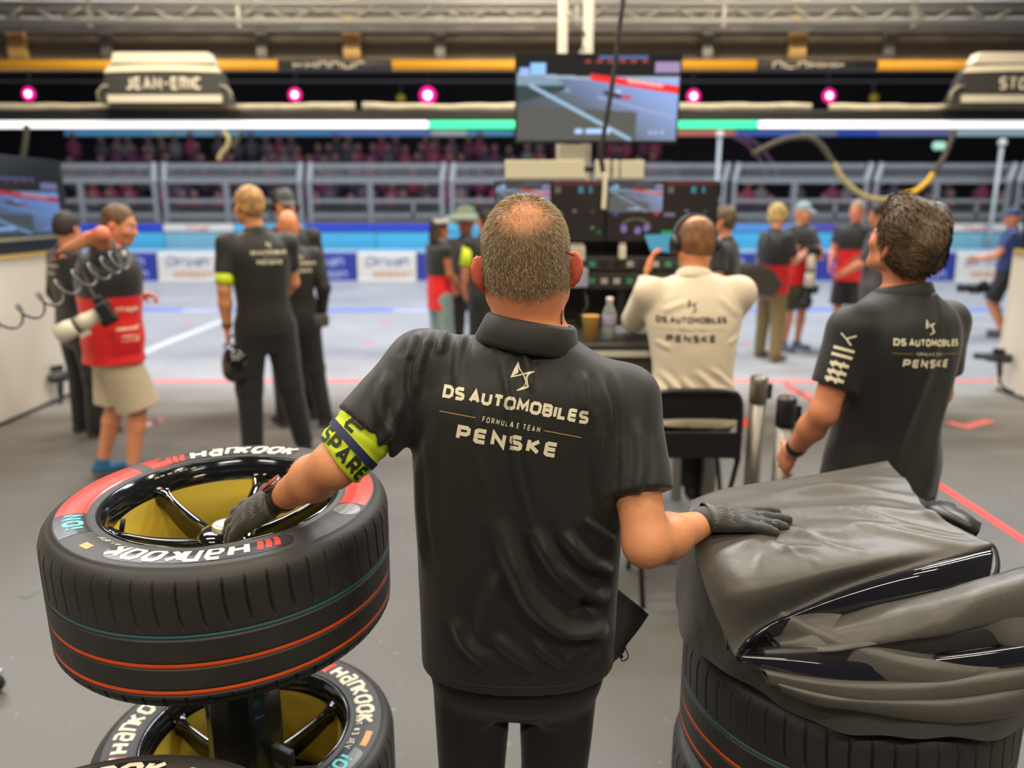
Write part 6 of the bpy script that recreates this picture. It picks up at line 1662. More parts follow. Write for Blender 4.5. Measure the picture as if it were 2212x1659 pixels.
# --- woman with long hair and red vest
p6 = person('woman with long dark hair in a red and black vest, side on', xat(950, 8.0, .9), 8.0, -58, 1.62, dict(hr=(-10, -4, 0), el=(-.20, .04, 1.16), wl=(-.20, .22, .98), er=(.21, .02, 1.17), wr=(.19, .20, .97)),
            dict(hair='long', haircol=srgb(44, 30, 24), top=np.array(srgb(30, 30, 30)), sleeve=.3, vest=vest_cols(1.03), vest_hem=.76, bottom=np.array(srgb(128, 150, 150)), seed=13, skin=np.array(srgb(176, 112, 70)), shoe=srgb(220, 220, 220)), .011, bulk=.86)
t = empty('headband', 'white sun visor on the head of the long haired woman', 'visor', None, tuple(rotm(-58) @ p6['A']['head'] + np.array((xat(950, 8.0, .9), 8.0, 0))))
MB().lathe([(.088, .052), (.091, .055), (.088, .09), (.08, .092)], 24, R=rotm(-68)).build('band', M_WHITE, t, True)
MB().lathe([(.02, -.006), (.075, 0), (.02, .006)], 18, rotm(-68) @ np.array((0, .09, .055)), rotm(-68)).build('brim', M_WHITE, t, True)
# --- two people next to her
p7 = person('person in dark grey wearing a wide olive brimmed hat beside the long haired woman', xat(1008, 8.6, .9), 8.6, 10, 1.66, dict(hr=(50, 0, 0)), dict(hair='none', top=np.array(srgb(78, 74, 76)), sleeve=1.9, seed=15, skin=np.array(srgb(196, 124, 92))), .012)
hc = rotm(10) @ p7['A']['head'] + np.array((xat(1008, 8.6, .9), 8.6, 0))
t = empty('brimmed_hat', 'wide olive green brimmed hat left of the head of the bald man', 'hat', None, tuple(hc + np.array((0, 0, .05))))
MB().lathe([(.34, -.02), (.345, -.012), (.20, .03), (.10, .055), (.098, .115), (.06, .135), (.0, .137)], 28).build('crown', mat('olive_hat', srgb(112, 122, 98), .8), t, True)
p8 = person('person with a lime green sleeve half hidden by the ear of the bald man', xat(1052, 7.6, .9), 7.6, 25, 1.72, dict(hr=(20, 0, 0), el=(-.24, -.02, 1.18), wl=(-.20, .10, .95)), dict(haircol=srgb(30, 28, 26), seed=17, sleeve=(.85, .62)), .012)
band(p8, 'l', .1, .88, .068, M_LIME)
# --- far group on the right
p9 = person('blond person in a red and black vest and khaki trousers carrying a dark bag', xat(1668, 8.7, .9), 8.7, -62, 1.74, dict(hr=(0, -6, 0), sl=(-.18, .02, 1.43), el=(-.2, .12, 1.18), wl=(-.14, .36, 1.26), er=(.2, .12, 1.16), wr=(.12, .34, 1.24), ar=(.16, -.03, .09), al=(-.16, .05, .09)),
            dict(hair='curly', haircol=srgb(196, 168, 106), top=np.array(srgb(40, 42, 44)), vest=vest_cols(1.08), vest_hem=.80, bottom=np.array(srgb(126, 108, 66)), seed=19, shoe=srgb(110, 92, 58), sleeve=.75), .011)
t = empty('shoulder_bag', 'dark grey shoulder bag hanging at the hip of the blond person', 'bag', None, (xat(1630, 8.5, .9), 8.45, .95))
v = Vol((-.36, -.2, -.26), (.36, .2, .26), .01); v.ell((0, 0, 0), (.29, .12, .16), rotm(0, 0, 20)); v.box((.02, 0, -.03), (.21, .09, .10), rotm(0, 0, 20), .03, .03); bv, bf = v.mesh(1); bv = bv + vnormals(bv, bf) * (.008 * vnoise(bv, 18, 4))[:, None]
mk('bag_body', bv, bf, mat('bag_grey', srgb(62, 58, 52), .7, mottle=.1), t)
MB().tube(catmull([(-.1, 0, .1), (.05, .05, .35), (.14, .2, .5)], 14), .015, 6, flat=.4).build('strap', M_GEAR, t, True)
p10 = person('photographer in a pale cap, red vest and camouflage shorts holding a long lens', xat(1722, 9.3, .9), 9.3, -150, 1.78, dict(hr=(10, -10, 0), el=(-.22, .12, 1.18), wl=(-.06, .28, 1.22), er=(.22, .12, 1.18), wr=(.10, .26, 1.16)),
             dict(hair='cap', haircol=srgb(140, 160, 168), top=np.array(srgb(66, 66, 62)), vest=vest_cols(1.14, np.array(srgb(60, 60, 56))), vest_hem=.82, bottom=lambda V: np.where((vnoise(V, 16, 3, 2) > 0)[:, None], np.array(srgb(84, 82, 52))[None], np.array(srgb(56, 58, 40))[None]), legs='short', seed=21, shoe=srgb(90, 100, 124)), .011)
camera_gear('photo_camera', 'photo camera with a long cream lens held upright by the man in the pale cap', P(1754, 540, 8.95), 0, -90, .42)
camera_gear('photo_camera', 'black photo camera hanging at the hip of the man in the pale cap', P(1752, 620, 9.0), 60, -75, .26, False)
p11 = person('grey haired man in a red vest and black shorts facing left', xat(1838, 9.6, .9), 9.6, 150, 1.80, dict(hr=(-8, -8, 0), el=(-.22, .1, 1.17), wl=(-.10, .3, 1.1), er=(.22, .06, 1.17), wr=(.22, .2, 1.02)),
             dict(hair='crop', haircol=srgb(170, 150, 130), top=np.array(srgb(34, 36, 42)), vest=vest_cols(1.20), vest_hem=.82, bottom=np.array(srgb(30, 30, 32)), legs='short', seed=23, skin=np.array(srgb(224, 140, 104))), .011)
MB().box(p11['A']['neck'] + np.array((.17, -.02, -.05)), (.07, .03, .09)).build('lanyard_card', mat('card_yellow', srgb(206, 176, 40), .5), p11['root'], bevel=.005)
p12 = person('dark haired person in charcoal, just left of the man looking up', xat(1886, 8.2, .9), 8.2, 55, 1.76, dict(hr=(10, -10, 0), el=(-.2, .1, 1.17), wl=(-.10, .3, 1.05), er=(.22, .08, 1.17), wr=(.12, .28, 1.06)), dict(haircol=srgb(48, 38, 34), top=np.array(srgb(66, 63, 68)), seed=25, bottom=np.array(srgb(66, 63, 68)), sleeve=.9), .011)
p13 = person('person with brown hair standing behind the data monitors, only head and shoulder visible', xat(1562, 6.4, 1.4), 6.4, 60, 1.74, dict(hr=(0, 0, 0)), dict(haircol=srgb(88, 72, 48), seed=27), .012)
# --- kneeling cameraman by the right wall, partly behind it
p14 = person('crouching camera operator half hidden by the end of the right wall', xat(2182, 10.2, .8), 10.3, 60, 1.70, dict(hr=(10, -6, 0), el=(-.22, .14, 1.15), wl=(-.12, .34, 1.10), er=(.22, .14, 1.15), wr=(.12, .36, 1.08), kl=(-.12, .14, .50), kr=(.12, .10, .5), al=(-.14, -.05, .09), ar=(.14, -.08, .09), tl=(-.2, .11, .03), tr=(.2, .1, .03)),
             dict(hair='cap', haircol=srgb(40, 60, 110), top=np.array(srgb(40, 62, 118)), legs='short', bottom=np.array(srgb(28, 28, 30)), seed=29, shoe=srgb(80, 82, 86)), .012)
camera_gear('video_camera', 'black video camera rig held low by the crouching operator', P(2125, 622, 10.0), 95, 0, .34, False)

# ------------------------------------------------------------------ seated man in white
sx, sy = XY(1500, 700, 3.45), 3.42
def seat_folds(V, N):
    d = np.zeros(len(V)); bk = np.clip(-N[:, 1], 0, 1)
    for x0, z0, x1, z1, w, am in ((-.17, 1.12, -.02, .98, .014, .012), (-.18, 1.07, -.06, .95, .012, .010), (-.02, 1.13, .13, .99, .014, .011), (.05, 1.14, .18, 1.03, .012, .010), (-.08, 1.10, .06, .95, .013, .010), (.10, 1.06, .19, .98, .012, .008), (-.17, 1.38, -.05, 1.43, .014, .007), (.08, 1.45, .18, 1.36, .014, .007), (-.19, 1.25, -.12, 1.22, .012, .008), (.13, 1.24, .20, 1.28, .012, .008)):
        ex, ez = x1 - x0, z1 - z0; L2 = ex * ex + ez * ez; t = np.clip(((V[:, 0] - x0) * ex + (V[:, 2] - z0) * ez) / L2, 0, 1)
        D = np.hypot(V[:, 0] - x0 - t * ex, V[:, 2] - z0 - t * ez); d += am * (np.exp(-(D / w) ** 2) - .4 * np.exp(-((D - 1.7 * w) / w) ** 2)) * np.minimum(1, np.minimum(t, 1 - t) * 5 + .02)
    return V + N * (d * bk)[:, None]
SH = SZ + .045
p15 = person('man in a white long sleeved team shirt with a headset, seated at the desk', sx, sy, 0, 1.84,
             dict(pelvis=(0, 0, .93), neck=(0, .09, 1.48), head=(.012, .15, 1.632), hr=(6, -16, 3), sl=(-.20, .06, 1.42), el=(-.228, .27, 1.27), wl=(-.165, .36, 1.47), sr=(.20, .06, 1.42), er=(.212, .27, 1.22), wr=(.13, .44, 1.25),
                  hl=(-.09, .02, .86), hrr=(.09, .02, .86), kl=(-.12, .44, .84), kr=(.14, .44, .84), al=(-.10, .36, .42), tl=(-.12, .52, .36), ar=(.12, .36, .42), tr=(.14, .52, .36)),
             dict(hair='crop', bald_top=.012, haircol=srgb(128, 84, 46), top=np.array(srgb(222, 208, 182)), sleeve=1.96, hem=.80, headset=True, seed=31, skin=np.array(srgb(212, 140, 92)), fold=.006, disp=seat_folds), .008, z0=SH - .845 * 1.84 / 1.8 + .02, bulk=1.10)
back_print(p15, -.035, 1.335, .30, M_PRINTD, M_RULE, 0)
# ------------------------------------------------------------------ the man in front, back turned, arms out to both stacks
def ridge(V, N, folds, ymax, cam_proj=True):
    """folds: (pixel polyline, depth, half width, height); ridges on the camera side of a garment"""
    d = np.zeros(len(V)); face = np.clip((.25 - N[:, 1]) / .6, 0, 1) * (V[:, 1] < ymax)
    dep = V[:, 1] * _c - (V[:, 2] - EYE) * _s; up = V[:, 1] * _s + (V[:, 2] - EYE) * _c
    U = 1106 + FPX * V[:, 0] / dep; W = 829.5 - FPX * up / dep
    for pl, w, am in folds:
        c = catmull(pl, 24); best = np.full(len(V), 1e9); tt = np.zeros(len(V)); sgn = np.zeros(len(V))
        for i in range(len(c) - 1):
            e = c[i + 1] - c[i]; L2 = e @ e; px, py = U - c[i, 0], W - c[i, 1]
            t = np.clip((px * e[0] + py * e[1]) / L2, 0, 1); dx, dy = px - t * e[0], py - t * e[1]; D = np.hypot(dx, dy)
            m = D < best; best[m] = D[m]; tt[m] = (i + t[m]) / (len(c) - 1); sgn[m] = np.sign(e[0] * dy[m] - e[1] * dx[m])
        prof = np.exp(-(best / w) ** 2) - 0.45 * np.exp(-((best - 1.7 * w) / w) ** 2)
        d += 2.1 * am * prof * np.minimum(1, np.minimum(tt, 1 - tt) * 5 + 0.02)
    d *= face
    return V + N * d[:, None]
FOLDS = [
    ([(1082, 770), (1098, 860), (1108, 950), (1122, 1040), (1150, 1150)], 7, .0045), ([(1122, 712), (1138, 790), (1150, 850)], 9, .0035), ([(1062, 700), (1072, 760)], 8, .0035), ([(1100, 708), (1112, 770)], 7, .003),
    ([(1036, 880), (1030, 980), (1052, 1080)], 9, .002), ([(930, 712), (905, 790), (895, 860)], 10, .005), ([(968, 700), (945, 770)], 9, .004), ([(1010, 700), (990, 770), (985, 840)], 9, .0035), ([(905, 715), (880, 780)], 8, .004),
    ([(1075, 1120), (1112, 1220), (1160, 1310), (1225, 1358), (1285, 1356), (1310, 1345)], 21, .013), ([(1150, 1140), (1200, 1220), (1260, 1275), (1318, 1285)], 16, .011), ([(1215, 1150), (1265, 1205), (1322, 1235)], 14, .010),
    ([(1260, 1120), (1300, 1150), (1326, 1170)], 9, .006), ([(1215, 1330), (1270, 1322), (1315, 1305)], 12, -.002), ([(1180, 1180), (1225, 1250), (1280, 1300)], 9, -.005),
    ([(985, 1330), (1005, 1385), (1055, 1435)], 14, .005), ([(1060, 1370), (1110, 1410), (1160, 1445)], 13, .004), ([(1150, 1390), (1200, 1425), (1215, 1440)], 12, .005), ([(1262, 1415), (1300, 1395)], 13, .003),
    ([(902, 970), (905, 1100), (918, 1230)], 10, .004), ([(930, 900), (925, 1050), (940, 1200)], 14, .003), ([(1300, 900), (1292, 1000), (1300, 1100)], 12, .003), ([(1255, 800), (1265, 900)], 14, .003),
    ([(884, 745), (884, 830), (893, 945)], 9, -.0025), ([(1300, 790), (1330, 880), (1332, 1000), (1326, 1080)], 9, -.0025), ([(1090, 1225), (1050, 1320), (1040, 1400)], 16, .003),
    ([(840, 800), (820, 880), (850, 960)], 12, .004), ([(870, 860), (840, 930), (800, 980)], 10, .004), ([(1375, 900), (1385, 1000), (1370, 1090)], 12, .003), ([(760, 960), (820, 990), (880, 960)], 10, .003)]
HAIRD = np.array(srgb(104, 82, 56)); HAIRL = np.array(srgb(176, 156, 118))
NEAR_H = (.026, 1.425, 1.645); NEAR_R = rotm(0, -4, -3)
def hair_zone(q):
    """0..1 hair cover in head coordinates"""
    x, y, z = q[:, 0], q[:, 1], q[:, 2]
    line = -.078 + .10 * np.clip((y + .02) / .10, 0, 1) + .02 * np.clip(np.abs(x) / .07, 0, 1)
    a = np.clip((z - line) / .022, 0, 1)
    a *= np.clip((.075 - y) / .02, 0, 1) * (1 - np.clip((y - .005) / .02, 0, 1) * np.clip((.03 - z) / .03, 0, 1))
    e = np.sqrt((x / .060) ** 2 + ((z - .078) / .036) ** 2)
    bald = np.where(y < .02, np.clip((e - .45) / .75, 0, 1), 1)
    ear = (np.abs(x) > .079)
    return a * (0.20 + 0.80 * bald) * ~ear
def near_skin(V, q, col):
    hz_ = hair_zone(q); inhead = (q[:, 2] > -.16) & (V[:, 2] > 1.5)
    m = np.where(inhead, hz_, 0)[:, None]
    ear = (np.abs(q[:, 0]) > .078) & (np.abs(q[:, 2] + .015) < .055) & inhead; col[ear] = np.array(srgb(212, 100, 74))
    neck = inhead & (q[:, 2] < -.06); col[neck] = col[neck] * np.array([1.0, .86, .82])
    return col * (1 - m * .75) + (HAIRD * .9) * m * .75
NSK = np.array(srgb(222, 150, 104))
near = person('man in a black team polo seen from behind, one gloved hand on each tyre stack', 0, 0, 0, 1.8,
    dict(pelvis=(.018, 1.44, .93), neck=(.030, 1.405, 1.505), head=NEAR_H, hr=(0, -4, -3), sl=(-.165, 1.42, 1.452), sr=(.212, 1.42, 1.385),
         el=(-.322, 1.325, 1.288), wl=(-.478, 1.475, 1.160), er=(.243, 1.29, 1.150), wr=(.386, 1.452, 1.118),
         hl=(-.082, 1.45, .80), hrr=(.100, 1.45, .80), kl=(-.090, 1.43, .50), kr=(.092, 1.44, .50), al=(-.10, 1.42, .09), ar=(.10, 1.42, .09), tl=(-.13, 1.57, .03), tr=(.13, 1.57, .03)),
    dict(hair='none', skin=NSK, hem=.832, sleeve=(.66, .66), ear=1.08, neckw=1.14, seed=41, fold=.0016, bodycol=near_skin, collar_tilt=11, collar_scale=1.10, leg_w=.79, sleeve_w=1.02,
         hands=(dict(skip=True), dict(skip=True)), disp=lambda V, N: ridge(V, N, FOLDS, 1.46), shape=2.5,
         shirt_rows=[(.79, .012, 1.44, .197, .140), (.85, .012, 1.44, .199, .145), (.95, .012, 1.435, .199, .146), (1.07, .012, 1.43, .201, .146), (1.20, .012, 1.425, .205, .142), (1.33, .014, 1.42, .205, .136), (1.41, .020, 1.415, .19, .122), (1.47, .026, 1.41, .13, .092), (1.512, .030, 1.405, .078, .074)]),
    h=.0052, torso=[(.78, .158, .115), (.88, .170, .12), (.95, .176, .122), (1.07, .176, .122), (1.20, .182, .12), (1.33, .188, .118), (1.42, .176, .104), (1.48, .118, .082), (1.52, .068, .064)], bulk=1.0)
NA = near['A']
# the print: placed along the slanted shoulder line
_, SV, SF = near['shirt']
o = P(1112, 884, 1.0); e0 = P(955, 858, 1.29); e1 = P(1268, 917, 1.29); ex = e1 - e0; w_ = np.linalg.norm(ex); exn = ex / w_; ezn = np.array((-exn[2], 0, exn[0])); mid = (e0 + e1) / 2
B_ = bvh(SV, SF)
def near_cast(x, y):
    p = mid + exn * (x * w_ * (1 + .004 * x)) + ezn * (y * w_)
    d = Vector(p - np.array((0, 0, EYE))).normalized(); loc, n, i, dist = B_.ray_cast(Vector((0, 0, EYE)), d, 4)
    if loc is None: return None
    if n.dot(d) > 0: n = -n
    q = loc + n * .0008; return (q.x, q.y, q.z)
team_print(near['shirt'][0], near_cast, M_PRINT, M_RULE, step=.01)
# stitched hem line and sleeve hems
V = []; F = []; ribbon([(-.19 + .38 * i / 30, 0) for i in range(31)], .0006, .01, V, F)
cs = caster(SV, SF, (.012, 0, .853), (1, 0, 0), (0, 0, 1), (0, 1, 0), .0006, 3)
lettering('hem_stitching', np.array(V), F, cs, mat('stitch', srgb(74, 72, 66), .8), near['shirt'][0])
# loose front panel of the polo standing out at his right side
fl = [[P(1322, 1262, 1.40), P(1345, 1280, 1.42), P(1375, 1304, 1.45), P(1402, 1328, 1.47)], [P(1316, 1330, 1.38), P(1340, 1340, 1.41), P(1362, 1348, 1.44), P(1382, 1358, 1.46)],
      [P(1308, 1390, 1.37), P(1326, 1398, 1.40), P(1345, 1395, 1.43), P(1356, 1392, 1.44)], [P(1295, 1450, 1.37), P(1312, 1446, 1.38), P(1330, 1425, 1.40), P(1346, 1408, 1.42)]]
R_ = [catmull(r, 30) for r in fl]; G = np.stack([catmull(np.stack([r[j] for r in R_]), 30) for j in range(30)], 1); Vv = G.reshape(-1, 3); Ff = np.array(gridF(30, 30))
Vv = Vv + vnormals(Vv, Ff) * (.003 * vnoise(Vv, 30, 3, 2))[:, None]
fo = mk('shirt_tail', Vv, Ff, M_CLOTH, near['shirt'][0], True, np.tile(BLK, (900, 1))); sm = fo.modifiers.new('thickness', 'SOLIDIFY'); sm.thickness = .002
MB().tube(catmull([P(1350, 1398, 1.43), P(1357, 1418, 1.43), P(1345, 1428, 1.43), P(1336, 1412, 1.43)], 16), .0014, 6).build('drawcord', M_GEAR, near['root'], True)
MB().tube([P(1334, 1402, 1.43), P(1344, 1420, 1.43)], .003, 8).build('cord_lock', M_GEAR, near['root'], True)

# short hair: thousands of fine blades on the scalp
_, BV, BF = near['body']
q = (BV - NA['head']) @ NEAR_R; inh = np.linalg.norm(q, axis=1) < .17
tri = np.concatenate([BF[:, [0, 1, 2]], BF[:, [0, 2, 3]]]); keep = inh[tri].all(1); tri = tri[keep]
hzv = np.where(inh, hair_zone(q), 0); wgt = hzv[tri].mean(1) * np.linalg.norm(np.cross(BV[tri[:, 1]] - BV[tri[:, 0]], BV[tri[:, 2]] - BV[tri[:, 0]]), axis=1)
NH = 26000; rg = np.random.default_rng(5); pick = rg.choice(len(tri), NH, p=wgt / wgt.sum()); ab = rg.random((NH, 2)); fl_ = ab.sum(1) > 1; ab[fl_] = 1 - ab[fl_]
T0, T1, T2 = BV[tri[pick, 0]], BV[tri[pick, 1]], BV[tri[pick, 2]]; root_p = T0 + (T1 - T0) * ab[:, :1] + (T2 - T0) * ab[:, 1:]
nb_ = vnormals(BV, BF)[tri[pick, 0]]; ql = (root_p - NA['head']) @ NEAR_R
cw_ = np.array((0.0, -.035, .118)); away = ql - cw_; away = away @ NEAR_R.T; away += np.array((0, 0, -.03)); tang = away - nb_ * (away * nb_).sum(1, keepdims=True); tang /= np.linalg.norm(tang, axis=1, keepdims=True) + 1e-9
sw = np.cross(nb_, tang); dirn = tang * .72 + nb_ * (.50 + .25 * rg.random((NH, 1))) + sw * rg.normal(0, .32, (NH, 1)); dirn /= np.linalg.norm(dirn, axis=1, keepdims=True)
zrel = np.clip((ql[:, 2] + .08) / .17, 0, 1); lenh = (.0035 + .0085 * zrel) * rg.uniform(.6, 1.25, NH)
wv = np.cross(dirn, rg.normal(size=(NH, 3))); wv /= np.linalg.norm(wv, axis=1, keepdims=True) + 1e-9; wd = .00030
tipd = dirn * .8 + tang * .35; tipd /= np.linalg.norm(tipd, axis=1, keepdims=True)
mid_ = root_p + dirn * (lenh * .5)[:, None]; tip_ = mid_ + tipd * (lenh * .5)[:, None]
HV = np.stack([root_p - wv * wd, root_p + wv * wd, mid_ + wv * wd * .8, mid_ - wv * wd * .8, tip_], 1).reshape(-1, 3)
base = 5 * np.arange(NH); HF = [f for b in base for f in ((b, b + 1, b + 2, b + 3), (b + 3, b + 2, b + 4))]
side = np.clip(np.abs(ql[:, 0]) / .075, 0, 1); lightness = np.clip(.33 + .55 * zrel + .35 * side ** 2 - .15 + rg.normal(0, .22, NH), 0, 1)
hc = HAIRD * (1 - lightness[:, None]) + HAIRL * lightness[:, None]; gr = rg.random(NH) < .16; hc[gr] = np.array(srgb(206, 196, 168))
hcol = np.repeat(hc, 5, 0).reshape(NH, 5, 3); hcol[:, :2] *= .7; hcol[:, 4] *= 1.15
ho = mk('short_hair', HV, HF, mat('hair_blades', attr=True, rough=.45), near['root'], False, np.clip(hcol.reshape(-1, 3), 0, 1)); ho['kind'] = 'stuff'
# fine hair on the right forearm is too small to show; earpiece cable behind the right ear
MB().tube(catmull([P(1222, 618, 1.40), P(1219, 640, 1.39), P(1214, 665, 1.38), P(1213, 700, 1.36)], 14), .0016, 6).build('earpiece_cord', M_GEAR, near['root'], True)
MB().tube(catmull([P(1224, 545, 1.36), P(1236, 550, 1.35), P(1240, 552, 1.36)], 8), .002, 6).build('glasses_arm', mat('glasses_red', srgb(150, 30, 36), .3), near['root'], True)

# gloves
M_GLOVE = mat('glove_fabric', (0.020, 0.020, 0.020), .62, bump=.4, bscale=420, bumpd=.0008, sheen=.2); M_GPRINT = mat('glove_print', srgb(112, 108, 100), .6); M_TPR = mat('glove_strap', srgb(84, 82, 76), .45)
def glove(w, e, d, n, side, curl, spread, k, label):
    d = nz(d); n = nz(np.asarray(n) - d * np.dot(n, d)); s_ = np.cross(d, n)
    c = w + d * .09; v = Vol(c - .17, c + .17, .0026)
    tips = hand(v, w, d, n, side, k, curl, spread, .0036)
    f = nz(w - e); v.cone(w - f * .012, w + d * .035, .030, .032, .012, flat=(n, .78))
    V, F = v.mesh(1); V = V + vnormals(V, F) * (.0006 * vnoise(V, 160, 3, 2))[:, None]
    g = mk('glove', V, F, M_GLOVE, near['root']); g['label'] = label
    cst = caster(V, F, w + n * .08, s_ * side, -d, -n, .0005, .2)
    for r_, hh, nm in ((.020, .013, 'mechanix'), (.042, .015, 'mechanix'), (.066, .013, 'mechanix')):
        t = 'Mechanix'; V2, F2, W2 = text2d(t, hh, .13, xs=.66, gap=.10, slant=.16, step=.004)
        lettering('glove_lettering', V2, F2, lambda X, Y_: cst(X - W2 / 2 - .002, -r_ - hh * .6 + Y_), M_GPRINT, g)
    for (xo, yo, t) in ((-.020, .104, 'c'), (-.003, .106, 'an'), (.016, .104, 'e'), (-.022, .128, 'x'), (-.004, .132, 'i'), (.014, .128, 'n')):
        V2, F2, W2 = text2d(t, .012, .16, xs=.7, gap=.1, slant=.15, step=.004); lettering('glove_lettering', V2, F2, lambda X, Y_: cst(-xo - .008 + X, -yo - .006 + Y_), M_GPRINT, g)
    # closure strap across the wrist
    sv = []; m_ = 26; Rr = np.stack([s_, d, n], 1)
    for i in range(m_ + 1):
        a = math.radians(-25 + 230 * i / m_); wav = .0012 * (i % 2)
        for y_, rr in ((-.008, .0325), (-.0075, .0352 + wav), (.0075, .0352 + wav), (.008, .0325)): sv.append(w + Rr @ np.array((rr * 1.10 * math.cos(a), y_ + .006 - .010 * math.cos(a) * side, rr * .80 * math.sin(a))))
    mk('wrist_strap', sv, gridF(m_ + 1, 4), M_TPR, g)
    return g, V, F
gl_, GV, GF = glove(NA['wr'] + np.array((.008, .002, .013)), NA['er'], (.99, -.13, .005), (.0, -.12, 1), -1, .055, .24, .95, 'right glove lying flat with fingers spread')
glove(NA['wl'], NA['el'], (-.88, .10, -.46), (-.42, -.42, .80), 1, .42, .12, 1.06, 'left glove reaching for the hub')
# wrist watch
f = nz(NA['wl'] - NA['el']); wp = NA['wl'] - f * .030
v1 = nz(np.cross(f, (0, 0, 1))); v2 = np.cross(f, v1)
wt = []
for i in range(33):
    a = 2 * math.pi * i / 32
    for r, z in ((.0305, -.010), (.0335, -.010), (.0335, .010), (.0305, .010)): wt.append(wp + f * z + (v1 * math.cos(a) * 1.08 + v2 * math.sin(a) * .95) * r)
wo = mk('wrist_watch', wt, gridF(33, 4), M_GEAR, near['root'], False); wo['label'] = 'black wrist watch with a red edged case'
up = nz(np.array((-.35, -.25, .9)) - f * np.dot((-.35, -.25, .9), f)); Rw = np.stack([np.cross(up, f), f, up], 1)
MB().lathe([(.0, -.004), (.021, -.004), (.022, .003), (.019, .006), (.0, .0062)], 28, wp + up * .034, Rw).build('case', mat('watch_steel', (.3, .29, .28), .25, .9), wo, True)
MB().lathe([(.0195, .0055), (.022, .004), (.0225, .0065), (.0195, .0075)], 28, wp + up * .034, Rw).build('bezel', mat('watch_red', srgb(140, 20, 34), .3), wo, True)
# lime armband with dark lettering
S_, E_ = NA['sl'], NA['el']; ax = nz(E_ - S_); L_ = np.linalg.norm(E_ - S_); cdir = nz(np.array((0, -1, .25)) - ax * np.dot((0, -1, .25), ax)); tdir = np.cross(ax, cdir)
if tdir[2] > 0: tdir = -tdir
def armp(f, phi, lift=0):
    r = .0590 - .014 * max(0, f - .6) + lift
    return S_ + ax * (f * L_) + (cdir * math.cos(phi) + tdir * math.sin(phi)) * r
bv = []; nf = 20; na_ = 48
for i in range(na_):
    ph = 2 * math.pi * i / na_
    f0 = .60; f1 = .955 + .05 * math.cos(ph - 1.2)
    for j in range(nf): 
        t = j / (nf - 1); f = f0 + (f1 - f0) * t; lp = -.004 if j in (0, nf - 1) else .0012 * math.sin(f * 70 + 2 * math.sin(ph)) 
        bv.append(armp(f, ph, lp))
bnd = mk('armband', bv, gridF(na_, nf, True), M_LIME, near['root']); bnd['label'] = 'lime armband with dark lettering'
bs = []
for i in range(na_ + 1):
    ph = 2 * math.pi * i / na_
    for f in (.765, .785, .81, .825): bs.append(armp(f + .03 * math.cos(ph - 1.2), ph, .0022))
mk('navy_stripe', bs, gridF(na_ + 1, 4), mat('navy_band', srgb(34, 44, 84), .6), bnd)
M_INK = mat('band_ink', srgb(34, 40, 30), .6)
V2, F2, W2 = text2d('SPARE', .030, .22, xs=.85, gap=.14, step=.006)
lettering('armband_lettering', V2, F2, lambda X, Y_: tuple(armp(.945 + .04 * math.cos((X - .062) / .06 - 1.2) - Y_ / L_, (X - .062) / .06, .0024)), M_INK, bnd)
V2, F2, W2 = text2d('e', .045, .14, xs=1.0, slant=.3, step=.006)
lettering('armband_lettering', V2, F2, lambda X, Y_: tuple(armp(.755 - Y_ / L_, (X - .035) / .06, .0024)), M_INK, bnd)

# ------------------------------------------------------------------ the man looking up on the right
RY_ = 2.36; rx_ = xat(1932, RY_, 1.3)
def right_skin(V, q, col):
    m = (q[:, 1] > .0) & (q[:, 2] < -.03) & (q[:, 2] > -.12) & (np.abs(q[:, 0]) < .07) & (np.linalg.norm(q[:, :2], axis=1) > .05)
    col[m] = col[m] * .82 + np.array(srgb(96, 70, 52)) * .18
    ear = (np.abs(q[:, 0]) > .076) & (np.abs(q[:, 2] + .015) < .05); col[ear] = np.array(srgb(214, 120, 92)); return col
pr = person('dark haired man in a black team polo beside the covered stack, looking up', rx_, RY_, 20, 1.785,
    dict(neck=(0, -.01, 1.485), head=(-.01, .0, 1.655), hr=(6, 20, -4), sl=(-.19, -.01, 1.395), sr=(.19, -.01, 1.395), el=(-.265, -.01, 1.14), wl=(-.225, .16, .955), er=(.245, .03, 1.15), wr=(.18, .22, 1.02)),
    dict(hair='wavy', haircol=srgb(92, 72, 52), sleeve=.68, seed=51, beard=False, bodycol=right_skin, skin=np.array(srgb(206, 132, 92)), fold=.004, hem=.80, collar_scale=1.05,
         disp=lambda V, N: V + N * (.005 * np.exp(-((np.abs(V[:, 0] + .06 - .25 * (V[:, 2] - 1.1)) / .02) ** 2)) * (V[:, 1] < 0) + .004 * np.exp(-((V[:, 0] - .08 - .1 * (V[:, 2] - 1.0)) / .025) ** 2) * (V[:, 1] < 0))[:, None],
         hands=(dict(curl=.5), None)), h=.0062, bulk=1.05)
back_print(pr, -.022, 1.343, .228, tilt=-3)
